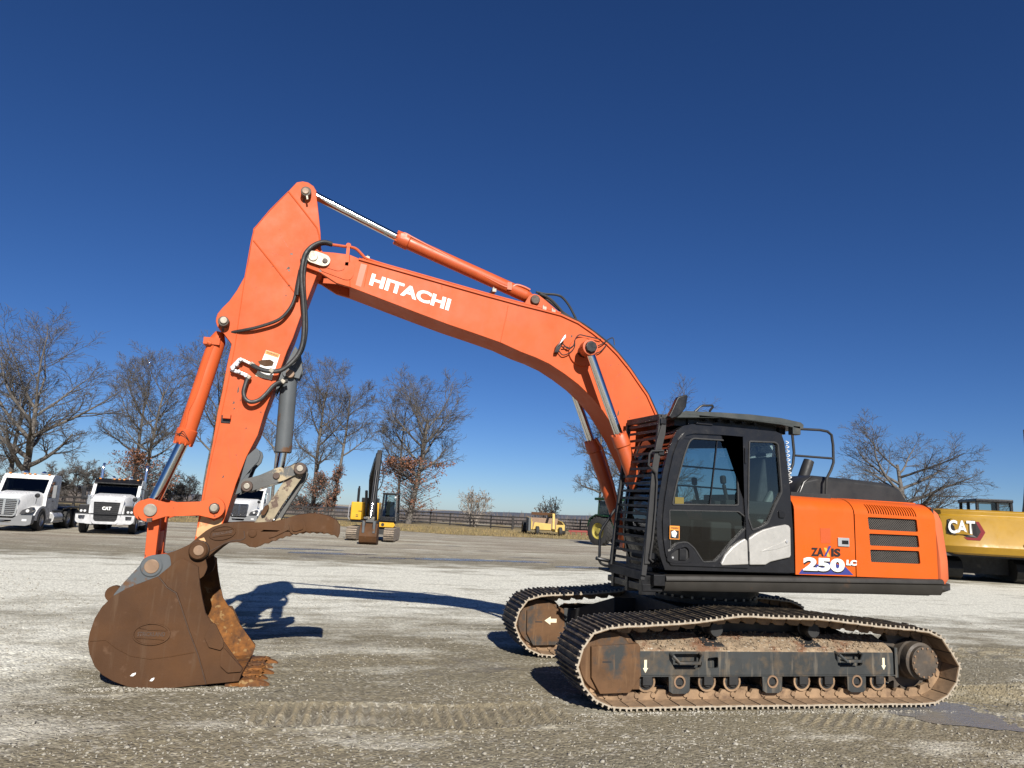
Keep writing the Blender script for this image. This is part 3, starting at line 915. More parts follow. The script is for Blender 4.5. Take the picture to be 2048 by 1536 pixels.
# swing frame and skirts
m = MB()
m.box(-1.05, 2.45, -1.18, 1.2, 1.165, 1.20)
m.box(-.95, .3, -.42, .42, 1.19, 1.95)
m.box(-.9, 2.3, -1.1, 1.2, 1.19, 1.30)
m.build("swing_frame", UNDER, EX, bevel=.01)
sk = T(-1.40, (1336, 1181), (1333, 1152), (1600, 1151), (1886, 1159), (1908, 1163), (1911, 1170), (1898, 1189), (1880, 1192))
zt0, zb0 = sk[1][1], sk[0][1]
m = MB()
secs = []
for i in range(13):
    t_ = i / 12
    a = onY(1333 + (1888 - 1333) * t_, 1151 + 8 * t_ ** 1.3, -1.40); b = onY(1336 + (1884 - 1336) * t_, 1182 + 9 * t_, -1.36)
    zt, zb, x = a.z, b.z, (a.x)
    secs.append([(x, -1.19, zt), (x, -1.36, zt), (x, -1.385, zt - .008), (x, -1.40, zt - .03), (x, -1.40, zt - .055), (x, -1.375, zt - .07), (x, -1.365, zb + .03), (x, -1.34, zb), (x, -1.19, zb)])
m.loft(secs)
m.build("side_skirt", SKIRT, EX)
m = MB()
x0 = secs[0][0][0]
m.box(x0 - .14, x0, -1.38, -.98, zb0 + .04, zt0 + .01)
m.prism([(x0 - .16, zb0), (x0, zb0), (x0, zb0 + .12)], -1.30, -1.28)
m.box(x0 - .22, x0 + .1, -1.27, -.2, zb0 - .02, zb0 + .05)
m.build("cab_mount", BLACK, EX, bevel=.01)
MB().box(x0 + .25, x0 + .9, -1.382, -1.30, zt0 - .004, zt0 + .004).build("worn_edge", RUST_PIN, EX)

# side doors of the engine house
ZB = onY(1592, 1149, YS).z
def house_prof(zt, inset=0.0):
    """section of the house from the sill up over the rounded shoulder: (y, z)"""
    pts = [(-1.35, ZB), (-1.352, 1.70), (-1.345, zt - .19)]
    for k in range(1, 8):
        a = k / 7 * PI / 2
        pts.append((-1.345 + .30 * (1 - math.cos(a)), zt - .19 + .19 * math.sin(a)))
    pts.append((-.60, zt + .02))
    return [(y + inset, z) for y, z in pts]
ztF, ztR = onY(1600, 991, -1.07).z, onY(1858, 1010, -1.07).z
def ztop(x):
    xa, xb = onY(1600, 991, -1.07).x, onY(1858, 1010, -1.07).x
    return ztF + (ztR - ztF) * (x - xa) / (xb - xa)
def panel(xa, xb, name, mat, th=.02, gap=.0):
    m = MB()
    secs = []
    for x in np.linspace(xa, xb, 9):
        o = house_prof(ztop(x)); i = [(y + th, z - .0) for y, z in o]
        secs.append([(x, y, z) for y, z in o] + [(x, y, z) for y, z in i[::-1]])
    m.loft(secs)
    return m
xd0, xd1 = onY(1590, 1080, YS).x, onY(1710, 1080, YS).x
xd2 = onY(1872, 1080, YS).x
d1 = panel(xd0, xd1 - .006, "d", None).build("side_door", ORANGE_B, EX, bevel=.006, label="front side door with the model lettering")
# rear door with real openings: three mesh grilles and a row of slots on its shoulder
gr = [[(1735, 1034), (1833, 1039), (1836, 1064), (1738, 1059)], [(1738, 1067), (1836, 1071), (1839, 1095), (1740, 1091)], [(1740, 1099), (1838, 1102), (1841, 1128), (1742, 1124)]]
holes = [round2(T(-1.35, *g_), .018, 3) for g_ in gr]
zs = ztR - .26
xa, xb = xd1 + .006, xd2
m = MB()
outer = [(xa, ZB), (xb, ZB), (xb, ztop(xb) - .19), (xa, ztop(xa) - .19)]
m.prism(outer, -1.352, -1.332, 'y', holes=holes)
nb = 26
sl0, sl1 = onY(1733, 1020, -1.33).x, onY(1832, 1024, -1.33).x
def shoulder(xa, xb, a0, a1, n=6):
    secs = []
    for x in (xa, xb):
        zt = ztop(x)
        o = [(-1.347 + .30 * (1 - math.cos(a)), zt - .19 + .19 * math.sin(a)) for a in np.linspace(a0, a1, n)]
        i = [(y + .016, z - .012) for y, z in o]
        secs.append([(x, y, z) for y, z in o] + [(x, y, z) for y, z in i[::-1]])
    m.loft(secs)
A0, A1, A2 = .10, .75, PI / 2
shoulder(xa, xb, A1, A2, 8)
shoulder(xa, sl0, 0, A1); shoulder(sl1, xb, 0, A1)
shoulder(sl0, sl1, 0, A0, 3)
pitch = (sl1 - sl0) / 20
for k in range(21):
    shoulder(sl0 + pitch * (k - .28) , sl0 + pitch * (k + .28), A0, A1)
m.box(xa, xb, -1.05, -.6, ztR - .01, ztR + .015)
d2 = m.build("side_door", ORANGE_B, EX, label="rear side door with three mesh grilles and a row of cooling slots")
MB().box(xa + .02, xb - .02, -1.26, -1.22, ZB + .05, ztR - .08).build("radiator", DARKIN, d2)
m = MB(); m.loft([[(x, -1.30 + .26 * (1 - math.cos(a)), ztop(x) - .22 + .19 * math.sin(a)) for a in np.linspace(0, 1.2, 6)] for x in (sl0, sl1)], caps=False)
m.build("slot_backing", DARKIN, d2)
GRM = paint("perforated_mesh", (.11, .10, .09), .5, .3, var=.2)
for h_ in holes:
    xs = [p[0] for p in h_]; zs_ = [p[1] for p in h_]
    x0_, x1_, z0_, z1_ = min(xs), max(xs), min(zs_), max(zs_)
    m = MB()
    st = .030
    n1 = int((x1_ - x0_ + z1_ - z0_) / st) + 1
    for k in range(n1):        # woven diagonal wires
        for sgn in (1, -1):
            off = k * st
            xa_, za_ = x0_ + off, (z0_ if sgn > 0 else z1_)
            hgt_ = z1_ - z0_
            p0, p1 = (xa_, za_), (xa_ - hgt_, za_ + sgn * hgt_)
            t0 = max(0, (p0[0] - x1_) / hgt_); t1 = min(1, (p0[0] - x0_) / hgt_)
            if t1 - t0 < .02: continue
            a = (p0[0] - hgt_ * t0, p0[1] + sgn * hgt_ * t0); b = (p0[0] - hgt_ * t1, p0[1] + sgn * hgt_ * t1)
            m.bar((a[0], -1.318 + .004 * sgn, a[1]), (b[0], -1.318 + .004 * sgn, b[1]), .006, .0075, (0, 1, 0))
    m.build("mesh_grille", GRM, d2, smooth=False)
# counterweight
m = MB()
cwz0, cwz1 = onY(1885, 1158, -1.3).z, ztR + .005
xs0 = xd2 + .03
plan = [(xs0, -1.32)]
px1 = onY(1903, 1140, -1.2).x
for k in range(13):
    a = k / 12 * PI / 2
    plan.append((px1 - .30 + .30 * math.sin(a), -1.34 + .36 * (1 - math.cos(a))))
plan += [(px1 + .10, -.5), (px1 + .13, 0), (px1 + .10, .5)] + [(x, -y) for x, y in plan[:0:-1]][:13] + [(xs0, 1.32)]
for z, ins in ((cwz0, 0.0),): pass
def inset(pl, d):
    cx_ = xs0
    return [(max(x - d, cx_) if x > cx_ else x, y - math.copysign(min(d, abs(y)), y)) for x, y in pl]
secs = []
for z, d_ in ((1.22, .12), (1.27, .045), (cwz0, .0), (1.6, 0.0), (cwz1 - .22, .03), (cwz1 - .12, .055), (cwz1 - .05, .10), (cwz1 - .012, .16), (cwz1, .24)):
    secs.append([(x, y, z) for x, y in inset(plan, d_)])
m.loft(secs)
m.build("counterweight", ORANGE_C, EX, label="chalky orange counterweight with rounded rear corner")
m = MB()
secs = []
for z, d_ in ((zb0 + .03, .16), (zb0 + .05, .05), (zt0 - .07, -.0), (zt0 - .05, -.03), (zt0 - .02, -.035), (zt0 - .0, -.02)):
    secs.append([(x, y, z) for x, y in inset([(x, y * 1.015) for x, y in plan], d_)])
m.loft(secs)
m.build("rear_skirt", SKIRT, EX)
MB().box(xd2 - .002, xs0 + .002, -1.30, 1.30, ZB, ztR - .05).build("seam_backing", DARKIN, EX)
# far side of the house, deck
m = MB()
m.box(.3, xs0, .45, 1.32, 1.25, 2.22)
m.build("far_side_house", ORANGE_B, EX, bevel=.06)
m = MB(); m.box(.25, xs0, -.62, .5, ztR - .1, ztR + .015)
m.build("deck", GREYBLK, EX, bevel=.01)
# engine hood
hz = lambda x, y, Y=-.95: onY(x, y, Y)
m = MB()
pr = [hz(1583, 985), hz(1592, 966), hz(1606, 955), hz(1625, 950), hz(1700, 957), hz(1770, 966), hz(1790, 976), hz(1808, 1006)]
secs = []
for k, (yy, sc) in enumerate(((-1.03, .80), (-1.0, .92), (-.94, .98), (-.82, 1.0), (.25, 1.0), (.33, .98), (.38, .90))):
    secs.append([(p.x + (.03 if i == 0 else 0) * (1 - sc), yy, ztR - .02 + (p.z - ztR + .02) * sc) for i, p in enumerate(pr)] + [(pr[-1].x, yy, ztR - .03), (pr[0].x, yy, ztR - .03)])
m.loft(secs)
hd = m.build("engine_hood", GREYBLK, EX, bevel=.02)
m = MB()
m.tube([(hz(1592, 985, -1.02).x + .02, -1.04, ztF), (hz(1605, 965, -1.02).x, -1.045, hz(1605, 965, -1.02).z), (hz(1622, 953, -1.02).x, -1.02, hz(1622, 953, -1.02).z)], .012)
m.build("hood_seal", BLACK, hd)
p = hz(1607, 950, -.3)
m = MB()
m.tube([(p.x, -.3, p.z - .25), (p.x, -.3, p.z - .02), (p.x + .05, -.3, p.z + .10), (p.x + .09, -.3, p.z + .20)], [.075, .075, .075, .07], 16)
m.build("exhaust_pipe", GREYBLK, EX)
# hand rail behind the cab
Y_ = -1.12
rl = [onY(x, y, Y_) for x, y in ((1602, 858), (1640, 860), (1655, 863), (1663, 870), (1666, 890), (1667, 925), (1662, 940), (1653, 958), (1652, 992))]
m = MB()
m.tube(rl, .017, 10)
r2_ = [onY(x, y, Y_) for x, y in ((1584, 862), (1588, 905), (1586, 928), (1577, 952), (1576, 985))]
m.tube(r2_, .017, 10)
m.tube([onY(1590, 911, Y_), onY(1666, 917, Y_)], .014, 8)
m.tube([rl[0], (r2_[0].x, Y_, rl[0].z)], .017, 8)
m.build("hand_rail", GREYBLK, EX)
m = MB()
a, b = onY(1580, 990, -1.14), onY(1660, 996, -1.14)
m.box(a.x, b.x, -1.16, -.9, a.z - .03, a.z + .04)
m.build("rail_base", GREYBLK, EX, bevel=.008)

# lettering on the front door
YL = -1.3525
def q(x, y, Y=YL): return onY(x, y, Y)
S2 = lambda u, v: (1560 + u / 9.6, 1000 + v / 9.6)
OUT = (0, -1, 0)
def tri_part(name, pts, mat, par, Y=YL, th=.0015):
    m = MB()
    m.prism([(onY(x, y, Y).x, onY(x, y, Y).z) for x, y in pts], Y - th, Y)
    return m.build(name, mat, par, smooth=False)
tri_part("blue_wedge_decal", [S2(360, 1418), S2(420, 1330), S2(900, 1180), S2(1240, 1270), S2(1408, 1440)], NAVY, d1)
def word(txt, bl, br, tl, mat, par, bold=.03, lift=.004, name="lettering", sp=1.0):
    return lettering(txt, q(*S2(*bl)), q(*S2(*br)), q(*S2(*tl)), mat, par, name, bold, OUT, lift, sp)
word("250", (448, 1385), (1242, 1412), (452, 1125), BLKPRINT, d1, .05, .003)
word("250", (436, 1352), (1236, 1385), (440, 1092), WHITE, d1, .05, .006)
word("LC", (1262, 1268), (1462, 1276), (1268, 1162), BLKPRINT, d1, .07, .003)
word("LC", (1266, 1252), (1466, 1262), (1272, 1146), WHITE, d1, .07, .006)
word("ZA", (592, 1076), (838, 1082), (592, 912), BLKPRINT, d1, .045, .004)
word("IS", (980, 1088), (1158, 1092), (980, 928), BLKPRINT, d1, .045, .004)
tri_part("yellow_stroke_decal", [S2(838, 915), S2(892, 918), S2(962, 1092), S2(905, 1092)], YELPRINT, d1, th=.003)
tri_part("purple_stroke_decal", [S2(845, 1082), S2(880, 1082), S2(978, 884), S2(934, 884)], NAVY, d1, th=.0045)
tri_part("fresh_paint_patch", [S2(770, 540), S2(965, 545), S2(975, 830), S2(782, 828)], ORANGE_P, d1, th=.001)
a, b = q(*S2(1105, 890)), q(*S2(1318, 730))
m = MB(); m.box(a.x, b.x, -1.368, -1.350, a.z, b.z)
lk = m.build("door_latch", ALU, d1, bevel=.006)
# (frame of the latch with its black paddle)
m = MB(); m.box(a.x + .05, b.x - .02, -1.372, -1.366, a.z + .03, b.z - .03); m.build("latch_paddle", BLACK, lk)

# ---------------------------------------------------------------- cab
CY0, CY1 = -1.34, -.36
cab_px = [(1330, 1140), (1320, 1112), (1314, 1075), (1313, 1040), (1317, 1000), (1325, 950), (1335, 906), (1346, 876), (1354, 861), (1366, 852), (1384, 848), (1440, 852),
          (1492, 857), (1552, 863), (1563, 868), (1569, 885), (1576, 940), (1581, 990), (1586, 1060), (1589, 1146)]
up_px = [(1385, 875), (1475, 881), (1477.5, 1012), (1343, 1010), (1351, 970), (1367, 910), (1377, 883)]
lo_px = [(1338, 1019), (1478, 1022), (1492, 1034), (1492, 1057), (1464, 1086), (1443, 1112), (1431, 1124), (1406, 1125), (1388, 1097), (1374, 1085), (1356, 1087), (1340, 1100)]
rq_px = [(1497, 881), (1550, 883), (1557, 888), (1564.5, 985), (1551, 1012), (1536, 1048), (1522, 1056), (1504, 1062), (1494.6, 1034)]
oc = T(CY0, *cab_px); hu = round2(T(CY0, *up_px), .035); hl = round2(T(CY0, *lo_px), .025); hq = round2(T(CY0, *rq_px), .03)
m = MB()
m.prism(oc, CY0, CY0 + .05, 'y', holes=[hu, hl, hq])
far_hole = [(x_ * 1.0, z_) for x_, z_ in [(oc[6][0] + .14, oc[6][1] - .02), (oc[8][0] + .16, oc[8][1] - .13), (oc[15][0] - .09, oc[13][1] - .13), (oc[17][0] - .05, oc[17][1] - .05), (oc[18][0] - .05, oc[18][1] + .05), (oc[3][0] + .12, oc[3][1] + .05)]]
m.prism(oc, CY1 - .04, CY1, 'y', holes=[round2(far_hole, .05)])
# roof, back posts and sill between the two sides
for i in range(8, 14):
    (xa_, za_), (xb_, zb_) = oc[i], oc[i + 1] if i < 13 else oc[14]
    m.loft([[(xa_, CY0 + .05, za_), (xb_, CY0 + .05, zb_), (xb_, CY0 + .05, zb_ - .05), (xa_, CY0 + .05, za_ - .05)], [(xa_, CY1 - .04, za_), (xb_, CY1 - .04, zb_), (xb_, CY1 - .04, zb_ - .05), (xa_, CY1 - .04, za_ - .05)]])
for i, j in ((14, 15), (17, 18), (18, 19)):
    (xa_, za_), (xb_, zb_) = oc[i], oc[j]
    m.loft([[(xa_, y, za_), (xb_, y, zb_), (xb_ - .04, y, zb_), (xa_ - .04, y, za_)] for y in (CY0 + .05, CY1 - .04)])
m.box(oc[0][0] + .01, oc[19][0] - .01, CY0 + .05, CY1 - .04, oc[0][1] + .0, oc[0][1] + .08)
(xa_, za_), (xb_, zb_) = oc[0], oc[2]
m.loft([[(xa_, y, za_), (xb_, y, zb_), (xb_ + .04, y, zb_), (xa_ + .04, y, za_)] for y in (CY0 + .05, CY1 - .04)])
cab = m.build("cab", CABBLK, EX, bevel=.012, label="charcoal operator cab with tinted windows")
# raised outer rim of the door and posts
def ring(outer, inner_off, Y0, Y1, name, mat, par, bev=.01):
    c = Vector((sum(p[0] for p in outer) / len(outer), sum(p[1] for p in outer) / len(outer)))
    inn = []
    n = len(outer)
    area = sum(outer[i][0] * outer[(i + 1) % n][1] - outer[(i + 1) % n][0] * outer[i][1] for i in range(n))
    sg = 1 if area > 0 else -1
    for i in range(n):
        a, b, c_ = Vector(outer[i - 1]), Vector(outer[i]), Vector(outer[(i + 1) % n])
        n1 = Vector((-(b - a).y, (b - a).x)).normalized() * sg; n2 = Vector((-(c_ - b).y, (c_ - b).x)).normalized() * sg
        nn = (n1 + n2); nn = nn.normalized() if nn.length > 1e-6 else n1
        inn.append(tuple(b + nn * (inner_off / max(nn.dot(n1), .5))))
    m = MB(); m.prism(outer, Y0, Y1, 'y', holes=[inn])
    return m.build(name, mat, par, bevel=bev)
door_px = [(1340, 1130), (1330, 1110), (1325, 1075), (1324, 1040), (1328, 1000), (1336, 950), (1346, 906), (1357, 878), (1368, 865), (1386, 861), (1440, 864), (1489, 868), (1492, 1000), (1496, 1060), (1496, 1136)]
ring(round2(T(CY0, *door_px), .02, 2), .035, CY0 - .022, CY0, "door_frame", CABBLK, cab, .008)
ring(hu, .016, CY0 - .010, CY0 + .02, "window_seal", RUBBER, cab, .003)
ring(hq, .016, CY0 - .010, CY0 + .02, "window_seal", RUBBER, cab, .003)
ring(hl, .012, CY0 - .006, CY0 + .02, "window_seal", RUBBER, cab, .003)
for h_, mt, nm in ((hu, CABGLASS, "door_window"), (hl, DARKGLASS, "lower_door_window"), (hq, CABGLASS, "quarter_window")):
    m = MB(); m.add([(x, CY0 + .022, z) for x, z in h_], [tuple(range(len(h_)))])
    m.build(nm, mt, cab, smooth=False)
m = MB(); fh = round2(far_hole, .05); m.add([(x, CY1 - .02, z) for x, z in fh], [tuple(range(len(fh)))]); m.build("far_side_window", CABGLASS, cab, smooth=False)
m = MB()
ws = [(x, z) for x, z in oc[2:10]]
m.add([(x + .012, y, z) for y in (CY0 + .05, CY1 - .04) for x, z in ws], [(i, i + 1, len(ws) + i + 1, len(ws) + i) for i in range(len(ws) - 1)])
m.build("windscreen", DARKGLASS, cab)
m = MB()
m.add([(oc[15][0] - .02, CY0 + .05, oc[15][1]), (oc[17][0] - .02, CY0 + .05, oc[17][1]), (oc[17][0] - .02, CY1 - .04, oc[17][1]), (oc[15][0] - .02, CY1 - .04, oc[15][1])], [(0, 1, 2, 3)])
m.build("rear_window", CABGLASS, cab, smooth=False)
# sliding-glass post inside the door window
a, b = onY(1434, 879, CY0 + .02), onY(1419, 1011, CY0 + .02)
MB().bar(a, b, .012, .025, (0, 1, 0)).build("window_post", CABBLK, cab)
# silver trim in two pieces, with its scoop
for pts in ([(1441, 1127), (1449, 1110), (1464, 1094), (1478, 1083), (1489, 1077), (1494, 1082), (1496, 1129), (1443, 1131)],
            [(1496.5, 1077), (1510, 1067), (1526, 1059), (1548, 1053), (1570, 1049), (1577, 1051), (1580, 1056), (1581, 1110), (1579, 1115), (1556, 1120), (1540, 1124), (1530, 1130), (1498.5, 1130)]):
    m = MB(); m.prism(T(CY0 - .02, *pts), CY0 - .035, CY0 + .005)
    sp = m.build("silver_panel", SILVER, cab, bevel=.014, seg=3)
m = MB()
sc = T(CY0 - .03, (1520, 1103), (1546, 1091), (1575, 1080), (1578, 1084), (1578, 1090), (1550, 1099))
m.prism(sc, CY0 - .041, CY0 - .030); m.build("panel_scoop", SILVER, cab, bevel=.004)
p = onY(1573, 1083, CY0 - .04)
MB().cyl((p.x, CY0 - .052, p.z), (p.x, CY0 - .03, p.z), .016, n=14).build("key_lock", ALU, cab)
# door handle in its dished recess
m = MB(); m.prism(round2(T(CY0 - .004, (1332, 1122), (1334, 1104), (1348, 1093), (1372, 1088), (1382, 1095), (1384, 1120), (1374, 1126), (1345, 1126)), .025), CY0 - .028, CY0 + .01, 'y', holes=[round2(T(CY0 - .004, (1339, 1119), (1341, 1107), (1352, 1098), (1370, 1093), (1376, 1099), (1377, 1116), (1370, 1121), (1350, 1121)), .02)])
hnd = m.build("door_handle", CABBLK, cab, bevel=.008)
m = MB(); p, q_ = onY(1359, 1097, CY0 - .03), onY(1372, 1121, CY0 - .03); m.box(p.x, q_.x, CY0 - .034, CY0 - .004, q_.z, p.z); m.build("door_lever", BLACK, cab, bevel=.008)
m = MB(); m.prism(round2(T(CY0 - .004, (1337, 1121), (1340, 1106), (1352, 1097), (1371, 1092), (1378, 1099), (1378, 1118), (1370, 1123)), .02), CY0 - .003, CY0 + .0); m.build("handle_recess", DARKIN, cab)
p = onY(1345, 1115, CY0 - .006); MB().cyl((p.x, CY0 - .016, p.z), (p.x, CY0, p.z), .012, n=12).build("door_lock", ALU, cab)
# warning sticker low on the door glass
a, b = onY(1338, 1078, CY0 - .01), onY(1358, 1052, CY0 - .01)
m = MB(); m.box(a.x, b.x, CY0 - .0245, CY0 - .0235, a.z, b.z)
ORS = m.build("warning_sticker", ORPRINT, cab, smooth=False)
m = MB(); m.box(a.x + .008, b.x - .008, CY0 - .0255, CY0 - .0246, a.z + .008, b.z - .05); m.build("sticker_picture", BLKPRINT, cab, smooth=False)
m = MB(); m.prism([(a.x + .03, a.z + .03), (a.x + .07, a.z + .02), (a.x + .09, a.z + .07), (a.x + .06, a.z + .10), (a.x + .02, a.z + .08)], CY0 - .0262, CY0 - .0256); m.build("sticker_figure", WHITE, cab, smooth=False)
lettering("WARNING", (a.x + .012, CY0 - .0247, b.z - .036), (b.x - .012, CY0 - .0247, b.z - .036), (a.x + .012, CY0 - .0247, b.z - .014), BLKPRINT, cab, "lettering", .02, OUT, .001)
# hinges, latch catch
for x, y in ((1491, 918), (1497, 1112), (1491, 905)):
    p = onY(x, y, CY0 - .03); MB().cyl((p.x, CY0 - .03, p.z - .05), (p.x, CY0 - .03, p.z + .05), .012, n=10).build("door_hinge", CABBLK, cab)
p = onY(1565, 1028, CY0 - .02)
m = MB(); m.prism([(p.x - .04, p.z - .045), (p.x + .03, p.z - .045), (p.x + .04, p.z), (p.x, p.z + .045), (p.x - .045, p.z + .03)], CY0 - .02, CY0 + .0); m.build("door_catch", BLACK, cab, bevel=.006)
p, q_ = onY(1392, 845, CY0 - .01), onY(1425, 851, CY0 - .01)
m = MB(); m.box(p.x, q_.x, CY0 - .02, CY0 + .05, q_.z, p.z); m.build("rain_gutter", CABBLK, cab, bevel=.006)
# inside: seat, console, levers, back panel
xc0, zc0 = oc[0]
sx = onY(1455, 1000, -.85).x
m = MB()
m.obox((sx + .05, -.85, zc0 + .62), .55, .52, .14, Matrix.Rotation(.08, 3, 'Y'))
m.obox((sx + .36, -.85, zc0 + 1.0), .14, .50, .75, Matrix.Rotation(-.18, 3, 'Y').inverted())
m.obox((sx + .52, -.85, zc0 + 1.47), .10, .28, .20, Matrix.Rotation(.15, 3, 'Y'))
m.box(sx - .15, sx + .3, -1.05, -.65, zc0 + .1, zc0 + .55)
m.build("operator_seat", SEATM, cab, bevel=.04, seg=3)
m = MB()
for yy in (-1.22, -.52):
    m.box(sx - .28, sx + .35, yy - .07, yy + .07, zc0 + .66, zc0 + .82)
    m.cyl((sx - .22, yy, zc0 + .8), (sx - .27, yy, zc0 + 1.0), .022)
    m.cyl((sx - .27, yy, zc0 + 1.0), (sx - .28, yy, zc0 + 1.1), .035)
m.build("control_console", DARKIN, cab, bevel=.02)
m = MB(); p, q_ = onY(1420, 1083, -1.22), onY(1463, 1045, -1.22)
m.box(p.x, q_.x, -1.24, -1.0, p.z, q_.z); m.build("storage_box", INTGREY, cab, bevel=.03)
m = MB(); 
a = onY(1548, 985, -1.15); b = onY(1516, 1046, -1.15)
m.bar(a, b, .12, .09, (0, 1, 0)); m.build("seat_side_trim", INTGREY, cab, bevel=.03)
m = MB()
m.prism([(oc[3][0] + .05, zc0 + .08), (oc[3][0] + .42, zc0 + .08), (oc[5][0] + .42, zc0 + .55), (oc[6][0] + .12, zc0 + .95), (oc[5][0] + .05, zc0 + .6)], -1.24, -.5)
m.build("front_console", DARKIN, cab, bevel=.03)
m = MB(); p, q_ = onY(1348, 1010, -1.24), onY(1366, 995, -1.24); m.box(p.x, q_.x, -1.262, -1.245, p.z, q_.z); m.build("manual_pouch", YELPRINT, cab)
m = MB(); m.box(oc[18][0] - .10, oc[18][0] - .05, CY0 + .06, CY1 - .05, zc0 + .1, zc0 + .85); m.build("rear_trim", DARKIN, cab)
m = MB(); 
for k in range(2): m.bar((oc[6][0] + .2, CY1 - .06, zc0 + 1.0 + .25 * k), (oc[16][0] - .1, CY1 - .06, zc0 + .98 + .25 * k), .02, .02)
m.build("grab_bar", DARKIN, cab)

# white coiled cord hanging at the cab's back edge
m = MB(); cp = []
for k in range(60):
    y_ = 882 + k * 1.45; p = onY(1573.5 + (y_ - 882) * .085 + 2.6 * math.sin(k * 1.05), y_, -1.30)
    cp.append((p.x, -1.30 + .02 * math.cos(k * 1.05), p.z))
m.tube(cp, .0055, 5); m.build("coiled_cord", WHITE, cab)
# roof guard over the cab
m = MB()
topp = T(-1.38, (1352, 826), (1372, 822), (1440, 825), (1500, 829), (1560, 836), (1600, 845), (1606, 850), (1605, 857), (1598, 859), (1560, 850), (1500, 842), (1440, 836), (1352, 836))
m.prism(topp, -1.40, -.30)
rg = m.build("roof_guard", ROOFG, EX, bevel=.02, seg=3)
m = MB()
m.box(topp[0][0] + .06, topp[5][0] - .22, -1.22, -.46, oc[11][1] - .02, oc[11][1] + .14)  # added dark box, stands for the shade in the gap under the guard
for k in range(7): m.box(topp[0][0] + .1 + .16 * k, topp[0][0] + .14 + .16 * k, -1.30, -.4, oc[11][1] + .06, oc[11][1] + .11)
for x, y in ((1378, 850), (1560, 866)):
    p = onY(x, y, -1.2)
    m.box(p.x - .04, p.x + .04, -1.25, -1.15, p.z - .02, p.z + .14)
m.build("guard_mount_gap_fill", BLACK, rg)
p0, p1, p2, p3 = [onY(x, y, -.85) for x, y in ((1390, 823), (1403, 811), (1428, 811), (1419, 823))]
m = MB(); m.tube([p0, lin(p0, p1, .8), lin(p1, p2, .1), lin(p1, p2, .9), lin(p2, p3, .2), p3], .014, 8); m.build("grab_handle", BLACK, rg)
p = onY(1588, 860, -1.35); MB().box(p.x - .05, p.x + .06, -1.40, -1.30, p.z - .06, p.z + .05).build("work_lamp", ROOFG, rg, bevel=.01)

# mirror on its arm at the front corner
m = MB()
mp = T(-1.36, (1349, 799), (1352, 795), (1368, 790), (1371, 793), (1368, 815), (1358, 829), (1352, 834), (1338, 838), (1333, 834), (1340, 820))
m.prism(mp, -1.42, -1.35)
mr = m.build("mirror", BLACK, EX, bevel=.012, seg=3)
m = MB()
m.tube([onY(1330, 838, -1.3), onY(1340, 824, -1.34), onY(1350, 812, -1.38)], .016, 8)
m.build("mirror_arm", STEEL, mr)

# ---------------------------------------------------------------- front guard: frame and bars
GN, GF = -1.30, -.36
def gx(z): return -1.47 + (z - 1.30) * (.19 / 1.80)
gp = thing("front_guard", None, None); gp.parent = EX
zlo, zhi = 1.31, 3.10
m = MB()
m.bar((gx(zlo), GN, zlo), (gx(zhi), GN, zhi), .05, .06)
gpost = m.build("guard_post", GREYBLK, gp, bevel=.006)
MB().bar((gx(zlo), GF, zlo), (gx(zhi) + .0, GF, zhi + .03), .05, .06).build("guard_post", GREYBLK, gp, bevel=.006)
MB().bar((gx(zhi), GN, zhi), (gx(zhi), GF, zhi + .03), .06, .07).build("guard_rail", GREYBLK, gp, bevel=.006)
MB().bar((gx(zlo), GN, zlo), (gx(zlo), GF, zlo), .05, .10).build("guard_rail", GREYBLK, gp, bevel=.006)
for k in range(20):
    z = zlo + (zhi - zlo) * (k + .8) / 20.6
    MB().bar((gx(z), GN, z), (gx(z), GF, z + .03 * k / 20), .014, .030).build("guard_bar", GREYBLK, gp)
MB().bar((gx(zhi) , GN, zhi), (-.95, GN, zhi + .06), .05, .05).build("guard_rail", GREYBLK, gp, bevel=.006)
MB().bar((gx(zhi) , GF, zhi + .03), (-.95, GF, zhi + .06), .05, .05).build("guard_rail", GREYBLK, gp, bevel=.006)
# fluted near-side shield plate and the tube rail in front of it
m = MB()
pl = [(1326, 838), (1332, 842), (1330, 868), (1321, 905), (1312, 960), (1308, 1020), (1304, 1080), (1299, 1128), (1288, 1128), (1292, 1075), (1298, 1000), (1304, 930), (1313, 880)]
m.prism(T(-1.33, *pl), -1.345, -1.325)
m.build("shield_plate", GREYBLK, gp, bevel=.006)
m = MB()
rp = [onY(x, y, -1.37) for x, y in ((1326, 901), (1304, 902), (1299, 908), (1297, 930), (1304, 938), (1312, 946), (1314, 965), (1311, 1020), (1306, 1075), (1300, 1118), (1306, 1124))]
m.tube([(rp[0].x, -1.33, rp[0].z)] + rp, .0125, 8)
m.build("grab_rail", GREYBLK, gp)
for x, y in ((1322, 904), (1302, 1112), (1326, 842)):
    p = onY(x, y, -1.35); MB().box(p.x - .03, p.x + .04, -1.36, -1.28, p.z - .035, p.z + .03).build("guard_hinge", BLACK, gp, bevel=.006)
# brackets under the guard and rubber hoses hanging there
m = MB()
for Y_ in (-1.25, -.85, -.42):
    m.box(gx(zlo) - .01, gx(zlo) + .16, Y_ - .04, Y_ + .04, 1.10, zlo)
m.box(gx(zlo) + .0, -1.0, GN, GF, 1.14, 1.22)
m.box(-1.30, -1.0, GN, -.3, 1.24, 1.30)
m.build("guard_bracket", BLACK, gp, bevel=.006)
